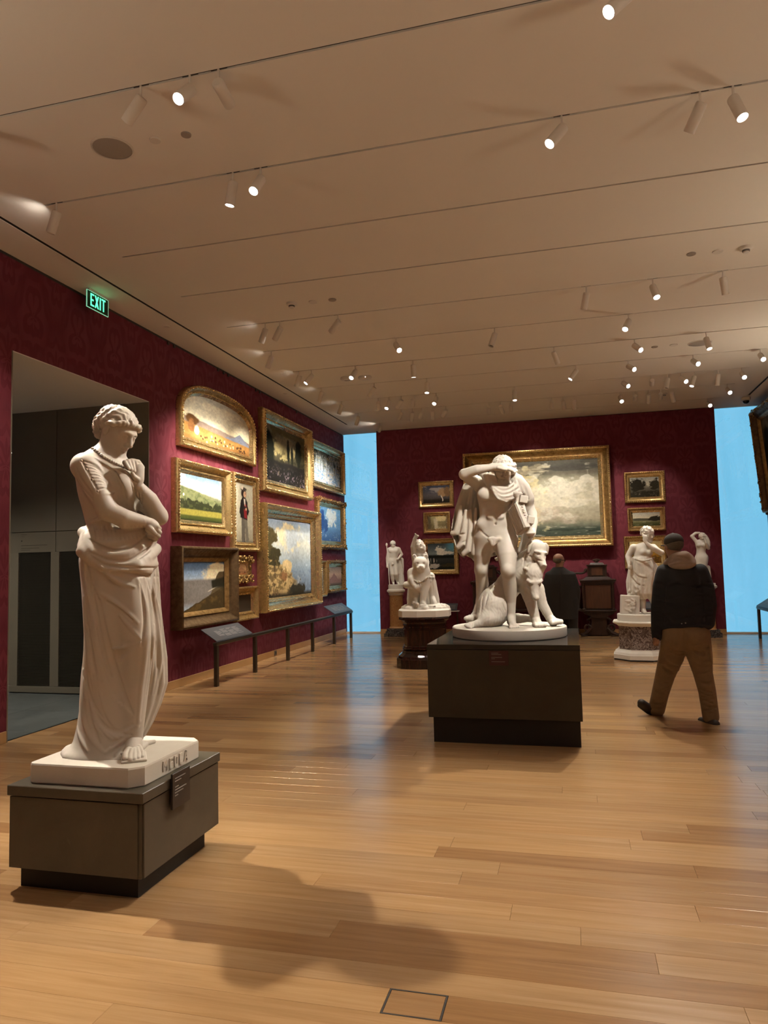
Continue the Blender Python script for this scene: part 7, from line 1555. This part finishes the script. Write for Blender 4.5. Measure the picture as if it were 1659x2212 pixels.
# ================================================================== CARVED SIDEBOARD WITH TWO TOWERS
def sideboard():
    t = thing('carved_sideboard', 'dark carved walnut sideboard with two towers and scroll feet by far wall', 'sideboard', (-0.65, 15.50, 0))
    def tower(cx):
        tw = []
        def B(name, x0, x1, y0, y1, z0, z1, mat='walnut_carved', bev=0.004, par=t): return MB().box(cx+x0, cx+x1, y0, y1, z0, z1, bev).build(name, mat, par)
        bx = B('tower_box', -0.30, 0.30, -0.16, 0.24, 0.53, 1.08)
        B('door_panel', -0.245, 0.245, -0.175, -0.155, 0.56, 1.03, 'walnut_panel', 0.006, bx); MB().box(cx-0.26, cx+0.26, -0.168, -0.158, 0.545, 1.045, 0.004).build('door_frame', 'walnut_carved', bx)
        for sx in (-0.29, 0.29): MB().lathe([(0.0, 0.52), (0.034, 0.52), (0.036, 0.55), (0.020, 0.57), (0.024, 0.60), (0.021, 0.80), (0.024, 1.0), (0.020, 1.03), (0.034, 1.05), (0.034, 1.08), (0, 1.08)], 14, (cx+sx, -0.165)).build('colonnette', 'walnut_carved', bx, True)
        B('cornice', -0.345, 0.345, -0.215, 0.25, 1.08, 1.11); B('cornice_moulding', -0.36, 0.36, -0.23, 0.25, 1.11, 1.145, bev=0.012)
        B('ledge', -0.345, 0.345, -0.21, 0.25, 0.495, 0.53, bev=0.008)
        MB().loft([[(cx+x, y, 1.145) for x, y in ((-0.30, -0.16), (0.30, -0.16), (0.30, 0.2), (-0.30, 0.2))], [(cx+x, y, 1.20) for x, y in ((-0.21, -0.11), (0.21, -0.11), (0.21, 0.18), (-0.21, 0.18))]]).build('attic_base', 'walnut_carved', t)
        ub = B('attic_box', -0.17, 0.17, -0.09, 0.18, 1.20, 1.42); B('attic_panel', -0.11, 0.11, -0.10, -0.085, 1.225, 1.40, 'walnut_panel', 0.004, ub)
        for sx in (-0.175, 0.175): MB().lathe([(0, 1.20), (0.022, 1.20), (0.014, 1.22), (0.017, 1.31), (0.014, 1.40), (0.022, 1.42), (0, 1.42)], 12, (cx+sx, -0.095)).build('colonnette', 'walnut_carved', ub, True)
        B('attic_cornice', -0.205, 0.205, -0.13, 0.2, 1.42, 1.445); MB().loft([[(cx+x, y, 1.445) for x, y in ((-0.15, -0.1), (0.15, -0.1), (0.15, 0.15), (-0.15, 0.15))], [(cx+x, y, 1.485) for x, y in ((-0.12, -0.07), (0.12, -0.07), (0.12, 0.12), (-0.12, 0.12))]]).build('attic_cap', 'walnut_carved', t)
        m = MB()
        for a in np.linspace(-1.1, 1.1, 7): m.tube([(cx, -0.03, 1.485), (cx+0.06*math.sin(a), -0.045, 1.52+0.03*math.cos(a)), (cx+0.085*math.sin(a), -0.03, 1.525+0.045*math.cos(a))], [0.018, 0.016, 0.006], 7)
        m.sphere((cx, -0.05, 1.515), 0.024, 10).build('crest', 'walnut_carved', t, True)
        # apron arch, trestle leg, scroll feet
        ar = [(-0.30, 0.495), (0.30, 0.495)]+[(0.30-0.6*i/12, 0.46-0.10*math.sin(PI*i/12)) for i in range(13)]
        MB().prism([(cx+x, z) for x, z in ar], 1, -0.15, -0.12).build('apron', 'walnut_carved', t)
        lg = [(-0.19, 0.42), (0.19, 0.42), (0.15, 0.33), (0.15, 0.24), (0.20, 0.16), (0.22, 0.02), (-0.22, 0.02), (-0.20, 0.16), (-0.15, 0.24), (-0.15, 0.33)]
        MB().prism([(cx+x, z) for x, z in lg], 1, -0.10, 0.18).build('leg', 'walnut_carved', t)
        for sg in (-1, 1):
            pts = []
            for i in range(26):
                a = i/25*4.6*PI/2; r = 0.085*(1-i/32); pts.append((cx+sg*(0.235+0.0*r-r*math.cos(a)*0.9), -0.13, 0.155+r*math.sin(a)))
            m = MB().tube(pts, [0.026-0.0005*i for i in range(26)], 8); m.tube([(cx+sg*0.16, -0.13, 0.16), (cx+sg*0.24, -0.14, 0.07), (cx+sg*0.33, -0.16, 0.035), (cx+sg*0.37, -0.16, 0.05)], [0.04, 0.045, 0.035, 0.018], 8); m.tube([(cx+sg*0.16, -0.13, 0.38), (cx+sg*0.22, -0.13, 0.33), (cx+sg*0.18, -0.13, 0.27)], [0.02, 0.026, 0.014], 8)
            m.box(cx+sg*0.30-0.07, cx+sg*0.30+0.07, -0.20, 0.18, 0.0, 0.03, 0.006).build('scroll_foot', 'walnut_carved', t, True)
    for cx in (-1.115, 1.115): tower(cx)
    # middle part: shelf, back and S-scroll brackets
    MB().box(-0.77, 0.77, -0.10, 0.24, 0.50, 0.545, 0.008).build('shelf', 'walnut_carved', t); MB().box(-0.77, 0.77, 0.18, 0.23, 0.545, 0.98, 0.004).build('back_panel', 'walnut_panel', t)
    MB().box(-0.80, 0.80, -0.06, 0.22, 0.98, 1.02, 0.008).build('mid_shelf', 'walnut_carved', t); MB().box(-0.72, 0.72, 0.10, 0.18, 0.06, 0.14, 0.006).build('stretcher', 'walnut_carved', t)
    for sg in (-1, 1):
        pts = [(sg*(0.93-0.34*u), -0.05, 1.36-0.17*u-0.035*math.sin(u*2*PI)) for u in np.linspace(0, 1, 18)]
        m = MB().tube(pts, [0.022]*17+[0.014], 8)
        for (c_, z_, r_) in ((0.90, 1.33, 0.04), (0.60, 1.20, 0.035)):
            m.tube([(sg*c_+r_*math.cos(a)*(1-a/14), -0.05, z_+r_*math.sin(a)*(1-a/14)) for a in np.linspace(0, 7, 18)], 0.013, 7)
        m.build('scroll_bracket', 'walnut_carved', t, True)
sideboard()

# ================================================================== PEOPLE
plain('skin', (0.36, 0.20, 0.135), 0.55, var=0.05); plain('jacket_cloth', (0.012, 0.0135, 0.018), 0.85, var=0.1, nscale=30, bump=0.2); plain('hood_cloth', (0.34, 0.27, 0.225), 0.9, var=0.08, nscale=40, bump=0.25)
plain('khaki_cloth', (0.215, 0.142, 0.075), 0.85, var=0.08, nscale=25, bump=0.25); plain('shoe_leather', (0.026, 0.018, 0.013), 0.6, var=0.1); plain('cap_cloth', (0.030, 0.026, 0.022), 0.85, var=0.1); plain('hair_grey', (0.10, 0.08, 0.06), 0.7, var=0.2, nscale=40); plain('suit_cloth', (0.012, 0.010, 0.009), 0.8, var=0.1)
FW = Frame(1.02, 7.50)
def walking_man():
    P = lambda x, y, b=0.0: FW.L(1200+x/3.614, 1080+y/3.614, b); PX = lambda *pts: [(1200+x/3.614, 1080+y/3.614) for x, y in pts]; sc = FW.scale()
    t = thing('person', 'person walking away in black jacket, taupe hood, khaki cargo trousers and dark cap', 'person', tuple(FW.C), FW.rz)
    lo, hi = (-0.50, -0.45, 0.0), (0.42, 0.55, 1.80)
    B = Vol(FW, lo, hi, 0.0085)
    s = 0.235; T, RH = head(B, P(920, 362, 0.02), s, PI+0.55, 0.10, 0.0)
    B.cap(P(930, 420, 0.0), P(960, 520, 0.0), 0.058, 0.065, 0.03); B.ell(P(985, 700, 0.0), (0.16, 0.10, 0.26), None, 0.05); B.ell(P(1000, 960, 0.0), (0.15, 0.11, 0.12), None, 0.05)
    B.chain([P(830, 570), P(800, 780, -0.02), P(790, 1010, -0.03), P(784, 1085, -0.05)], [0.05, 0.042, 0.03, 0.03], 0.02)
    B.chain([P(1150, 570), P(1195, 780, 0), P(1190, 960, -0.02)], [0.05, 0.042, 0.03], 0.02)
    B.chain([P(930, 1050), P(870, 1330, 0.1), P(800, 1630, 0.18)], [0.07, 0.05, 0.035], 0.03); B.chain([P(1090, 1050), P(1140, 1350, 0), P(1205, 1690, -0.02)], [0.07, 0.05, 0.035], 0.03)
    # visible hand, fingers curled
    B.ell(P(782, 1095, -0.06), (0.028, 0.038, 0.045), None, 0.012)
    for i in range(4): B.chain([P(770+i*8, 1105, -0.08+i*0.012), P(768+i*8, 1125, -0.085+i*0.012), P(778+i*8, 1136, -0.075+i*0.012)], [0.0125, 0.011, 0.0095], 0.003)
    B.chain([P(800, 1088, -0.07), P(806, 1108, -0.09), P(800, 1122, -0.095)], [0.013, 0.011, 0.009], 0.003)
    link('body', B.mesh('body', 'skin'), t)
    Hr = Vol(FW, (-0.30, -0.2, 1.50), (0.10, 0.25, 1.80), 0.0085); Hr.ell(T(0, -0.12, 0.06), np.array((0.335, 0.39, 0.30))*s, RH, 0.01); Hr.ell(T(0, 0.35, -0.05), np.array((0.4, 0.32, 0.5))*s, RH, 0.01, 's'); link('hair', Hr.mesh('hair', 'hair_grey'), t)
    # cap with brim turned to the left, strap opening
    C = Vol(FW, (-0.34, -0.25, 1.52), (0.12, 0.30, 1.82), 0.0062)
    C.ell(T(0, -0.06, 0.20), np.array((0.37, 0.44, 0.34))*s, RH, 0.01); C.box(T(0, -0.05, -0.16), np.array((0.6, 0.7, 0.24))*s, RH, 0.01, 0.004, 's'); C.ell(T(0, 0.02, 0.0), np.array((0.33, 0.40, 0.32))*s, RH, 0.0, 's')
    C.ell(T(0, 0.50, 0.10), np.array((0.26, 0.28, 0.03))*s, RH @ rotx(0.12), 0.012); C.cap(T(-0.16, -0.475, 0.11), T(0.16, -0.475, 0.11), 0.028*s, None, 0.002, 's'); C.ell(T(0, -0.06, 0.545), 0.03*s, None, 0.004)
    C.ell(T(0, -0.50, 0.09), np.array((0.11, 0.05, 0.05))*s, RH, 0.004, 's')
    link('cap', C.mesh('cap', 'cap_cloth'), t)
    # jacket
    J = Vol(FW, lo, hi, 0.0080)
    ys = [505, 540, 590, 660, 760, 860, 940, 1000]; xl = [860, 820, 797, 790, 790, 800, 815, 828]; xr = [1085, 1135, 1170, 1185, 1195, 1205, 1212, 1205]
    za = [P(980, y)[2] for y in ys]; A = [P(x, y)[0] for x, y in zip(xl, ys)]; Bq = [P(x, y)[0] for x, y in zip(xr, ys)]
    J.column(za, [(p+q)/2 for p, q in zip(A, Bq)], [0.0]*8, [(q-p)/2 for p, q in zip(A, Bq)], [0.09, 0.12, 0.14, 0.15, 0.155, 0.155, 0.15, 0.14], 0.04, 0, lambda th, z: 0.004*np.sin(z*46+3*np.sin(th*3))+0.004*np.sin(th*8+z*11))
    J.chain([P(850, 560), P(815, 680, -0.02), P(795, 850, -0.03), P(790, 1020, -0.04), P(792, 1066, -0.045)], [0.075, 0.068, 0.060, 0.052, 0.048], 0.03); J.chain([P(1130, 560), P(1180, 680, -0.02), P(1205, 820, -0.03), P(1195, 960, -0.05)], [0.075, 0.068, 0.062, 0.055], 0.03)
    for pts, r in ((((860, 620), (850, 800), (840, 950)), 0.010), (((1140, 640), (1165, 800), (1170, 940)), 0.010), (((880, 800), (960, 830), (1060, 820)), 0.008), (((850, 900), (950, 925), (1080, 905)), 0.008), (((780, 900), (810, 910)), 0.007), (((778, 960), (815, 975)), 0.007), (((840, 985), (1000, 965), (1200, 960)), 0.007)):
        J.stroke(PX(*pts), r, 0.3, 0.012, 's', dense=4)
    for i in range(22):
        rg = random.Random(100+i); cx_ = rg.uniform(840, 1160); cy_ = rg.uniform(600, 950); w_ = 30+40*rg.random(); dy = rg.uniform(-22, 22)
        J.stroke(PX((cx_-w_, cy_-dy), (cx_, cy_+rg.uniform(-8, 8)), (cx_+w_, cy_+dy)), 0.006, 0.35, 0.014, 's' if i % 2 else 'u', dense=4)
    for i in range(8): J.stroke(PX((775, 640+i*48), (800, 650+i*48), (822, 640+i*48)), 0.006, 0.35, 0.012, 's', dense=4); J.stroke(PX((1185, 640+i*38), (1205, 655+i*38), (1222, 640+i*38)), 0.006, 0.35, 0.012, 's', dense=4)
    J.stroke(PX((835, 1000), (1000, 985), (1205, 978)), 0.016, 0.5, 0.01, dense=4, taper=False); J.stroke(PX((765, 1050), (820, 1070)), 0.014, 0.5, 0.008, dense=3, taper=False)
    J.ell(P(950, 440, 0.0), (0.075, 0.08, 0.05), None, 0.01, 's')
    jk = link('jacket', J.mesh('jacket', 'jacket_cloth'), t)
    hv = J.hit(PX((985, 965), (1015, 960)))
    for q in hv:
        if q is not None: MB().sphere(tuple(q[0]-q[1]*0.002), 0.008, 8).build('button', 'print_grey', jk)
    G = Vol(FW, (-0.30, -0.28, 1.28), (0.26, 0.28, 1.66), 0.0075)
    G.chain([P(870, 495, -0.02), P(930, 455, -0.08), P(1010, 440, -0.10), P(1060, 480, -0.06), P(1050, 510, 0.04), P(960, 470, 0.10), P(880, 480, 0.06), P(870, 495, -0.02)], [0.035, 0.042, 0.050, 0.042, 0.04, 0.04, 0.035, 0.035], 0.03)
    G.ell(P(985, 500, -0.10), (0.125, 0.06, 0.055), None, 0.03); G.ell(P(985, 455, -0.07), (0.10, 0.06, 0.06), None, 0.03)
    for pts in (((880, 500), (960, 470), (1040, 478)), ((900, 515), (980, 500), (1060, 498)), ((950, 440), (1010, 455), (1050, 470))): G.stroke(PX(*pts), 0.010, 0.3, 0.012, 's', dense=3)
    link('hood', G.mesh('hood', 'hood_cloth'), t)
    # trousers
    Tr = Vol(FW, (-0.45, -0.40, 0.0), (0.42, 0.55, 1.12), 0.0080)
    Tr.ell(P(1010, 1010, 0.0), (0.215, 0.15, 0.11), None, 0.04); Tr.ell(P(945, 1090, -0.04), (0.125, 0.13, 0.13), None, 0.04); Tr.ell(P(1090, 1080, -0.05), (0.125, 0.13, 0.13), None, 0.04)
    Tr.chain([P(935, 1080, 0.0), P(905, 1220, 0.06), P(860, 1350, 0.10), P(820, 1500, 0.15), P(790, 1630, 0.18)], [0.125, 0.115, 0.092, 0.080, 0.078], 0.03); Tr.chain([P(1100, 1070, 0.0), P(1125, 1220, 0.0), P(1150, 1350, 0.0), P(1185, 1500, -0.01), P(1212, 1690, -0.02)], [0.125, 0.115, 0.088, 0.078, 0.074], 0.03)
    Tr.box(P(1185, 1200, -0.01), (0.035, 0.085, 0.095), roty(-0.1), 0.015, 0.01); Tr.box(P(838, 1200, 0.05), (0.030, 0.085, 0.095), roty(0.2), 0.015, 0.01)
    for pts, r in ((((850, 1240), (910, 1290), (960, 1300)), 0.010), (((840, 1300), (900, 1350), (930, 1350)), 0.010), (((800, 1420), (850, 1450), (890, 1440)), 0.009), (((770, 1560), (800, 1590), (850, 1580)), 0.009), (((1100, 1290), (1150, 1310), (1200, 1290)), 0.010), (((1130, 1420), (1180, 1440), (1220, 1420)), 0.009), (((1160, 1600), (1200, 1625), (1250, 1610)), 0.009), (((1010, 1020), (1020, 1100), (1030, 1170)), 0.012), (((880, 1120), (930, 1180), (1000, 1180)), 0.010), (((1060, 1150), (1110, 1190), (1160, 1190)), 0.010), (((1160, 1150), (1215, 1150)), 0.006), (((1165, 1260), (1220, 1265)), 0.006)):
        Tr.stroke(PX(*pts), r*1.25, 0.38, 0.012, 's', dense=4); Tr.stroke([(x+1, y+8) for x, y in PX(*pts)], r*1.2, 0.35, 0.014, dense=4)
    for i in range(26):
        rg = random.Random(i); leg = rg.random() < 0.5; u = rg.random(); cx_ = (930-150*u if leg else 1105+105*u); cy_ = 1120+540*u; w_ = 34+20*rg.random(); dy = rg.uniform(-16, 16)
        Tr.stroke(PX((cx_-w_, cy_-dy), (cx_, cy_+8), (cx_+w_, cy_+dy)), 0.006, 0.35, 0.012, 's', dense=4)
    link('trousers', Tr.mesh('trousers', 'khaki_cloth'), t)
    def shoe(pts, rs, sole, name='shoe'):
        S = Vol(FW, (-0.50, -0.40, -0.01), (0.46, 0.55, 0.36), 0.0065); S.chain([P(*p) for p in pts], rs, 0.02); S.chain([P(*p) for p in sole], 0.020, 0.004); link(name, S.mesh('shoe', 'shoe_leather'), t)
    shoe([(672, 1585, 0.10), (720, 1620, 0.15), (770, 1650, 0.20), (812, 1668, 0.25)], [0.040, 0.042, 0.046, 0.034], [(655, 1605, 0.10), (720, 1655, 0.15), (770, 1678, 0.20), (822, 1685, 0.25)])
    shoe([(1140, 1722, 0.06), (1185, 1735, 0.0), (1225, 1745, -0.06), (1250, 1750, -0.10)], [0.034, 0.046, 0.046, 0.038], [(1130, 1740, 0.06), (1180, 1758, 0.0), (1225, 1768, -0.06), (1262, 1770, -0.10)])
walking_man()
FP = Frame(-0.19, 12.8)
def standing_man():
    P = lambda x, y, b=0.0: FP.L(1160+x/5.925, 1160+y/5.925, b); sc = 1
    t = thing('person', 'person in dark suit and glasses standing with back turned, behind the cloaked youth statue', 'person', tuple(FP.C), FP.rz)
    B = Vol(FP, (-0.40, -0.30, 0.0), (0.40, 0.30, 1.76), 0.0105); s = 0.235
    T, RH = head(B, P(285, 300, 0.0), s, PI-0.95, 0.05); B.cap(P(280, 370), P(290, 420), 0.055, 0.06, 0.02); B.ell(P(300, 640), (0.15, 0.09, 0.28), None, 0.05); 
    for sg in (-1, 1):
        B.chain([(0.05+sg*0.09, 0, 0.85), (0.04+sg*0.10, 0, 0.45), (0.03+sg*0.10, 0, 0.06)], [0.07, 0.05, 0.04], 0.03); B.chain([(0.02+sg*0.15, 0, 1.28), (0.03+sg*0.20, 0.01, 1.05), (0.03+sg*0.20, 0.08, 0.86)], [0.035, 0.03, 0.026], 0.02)
    link('body', B.mesh('body', 'skin'), t)
    Hr = Vol(FP, (-0.30, -0.25, 1.40), (0.25, 0.25, 1.74), 0.0095); Hr.ell(T(0, -0.12, 0.02), np.array((0.335, 0.38, 0.26))*s, RH, 0.01); Hr.ell(T(0, 0.40, 0.0), np.array((0.5, 0.38, 0.5))*s, RH, 0.01, 's'); Hr.ell(T(0, -0.02, 0.50), np.array((0.26, 0.40, 0.25))*s, RH, 0.01, 's'); link('hair', Hr.mesh('hair', 'hair_grey'), t)
    m = MB()
    for x in (-1, 1): m.tube([tuple(T(x*0.12+0.07*math.cos(a), 0.40, 0.0+0.06*math.sin(a))) for a in np.linspace(0, 2*PI, 14)], 0.004, 6); m.tube([tuple(T(x*0.19, 0.38, 0.01)), tuple(T(x*0.31, 0.1, 0.03)), tuple(T(x*0.33, -0.05, 0.0))], 0.004, 6)
    m.tube([tuple(T(-0.05, 0.41, 0.02)), tuple(T(0.05, 0.41, 0.02))], 0.004, 6).build('glasses', 'dome_black', t)
    J = Vol(FP, (-0.45, -0.32, 0.55), (0.50, 0.32, 1.52), 0.0095)
    ys = [385, 430, 480, 600, 750, 900, 1050]; xl = [205, 165, 120, 85, 80, 90, 110]; xr = [345, 410, 470, 510, 520, 525, 525]
    za = [P(300, y)[2] for y in ys]; A = [P(x, y)[0] for x, y in zip(xl, ys)]; Bq = [P(x, y)[0] for x, y in zip(xr, ys)]
    J.column(za, [(p+q)/2 for p, q in zip(A, Bq)], [0.0]*7, [(q-p)/2 for p, q in zip(A, Bq)], [0.085, 0.11, 0.13, 0.15, 0.155, 0.16, 0.16], 0.03)
    for sg, x0, x1 in ((-1, 130, 85), (1, 470, 520)): J.chain([P(x0+sg*-22, 490), P(x1-sg*6, 690, 0.02), P(x1-sg*14, 900, 0.08)], [0.065, 0.058, 0.048], 0.03)
    J.stroke([(1160+300/5.925, 1160+y/5.925) for y in (450, 600, 800, 1000)], 0.008, 0.3, 0.01, 's', dense=3); link('jacket', J.mesh('jacket', 'suit_cloth'), t)
    Tr = Vol(FP, (-0.30, -0.25, 0.04), (0.40, 0.25, 0.95), 0.0105)
    for sg in (-1, 1): Tr.chain([(0.05+sg*0.09, 0, 0.86), (0.04+sg*0.10, 0, 0.45), (0.03+sg*0.10, 0, 0.07)], [0.115, 0.09, 0.075], 0.02)
    link('trousers', Tr.mesh('trousers', 'suit_cloth'), t)
    for sg in (-1, 1):
        MB().lathe([(0, 0), (0.05, 0.0), (0.052, 0.03), (0.04, 0.07), (0, 0.08)], 16, (0, 0), 1.0, 2.4).xf(Matrix.Translation((0.03+sg*0.10, 0.05, 0))).build('shoe', 'shoe_leather', t, True)
standing_man()
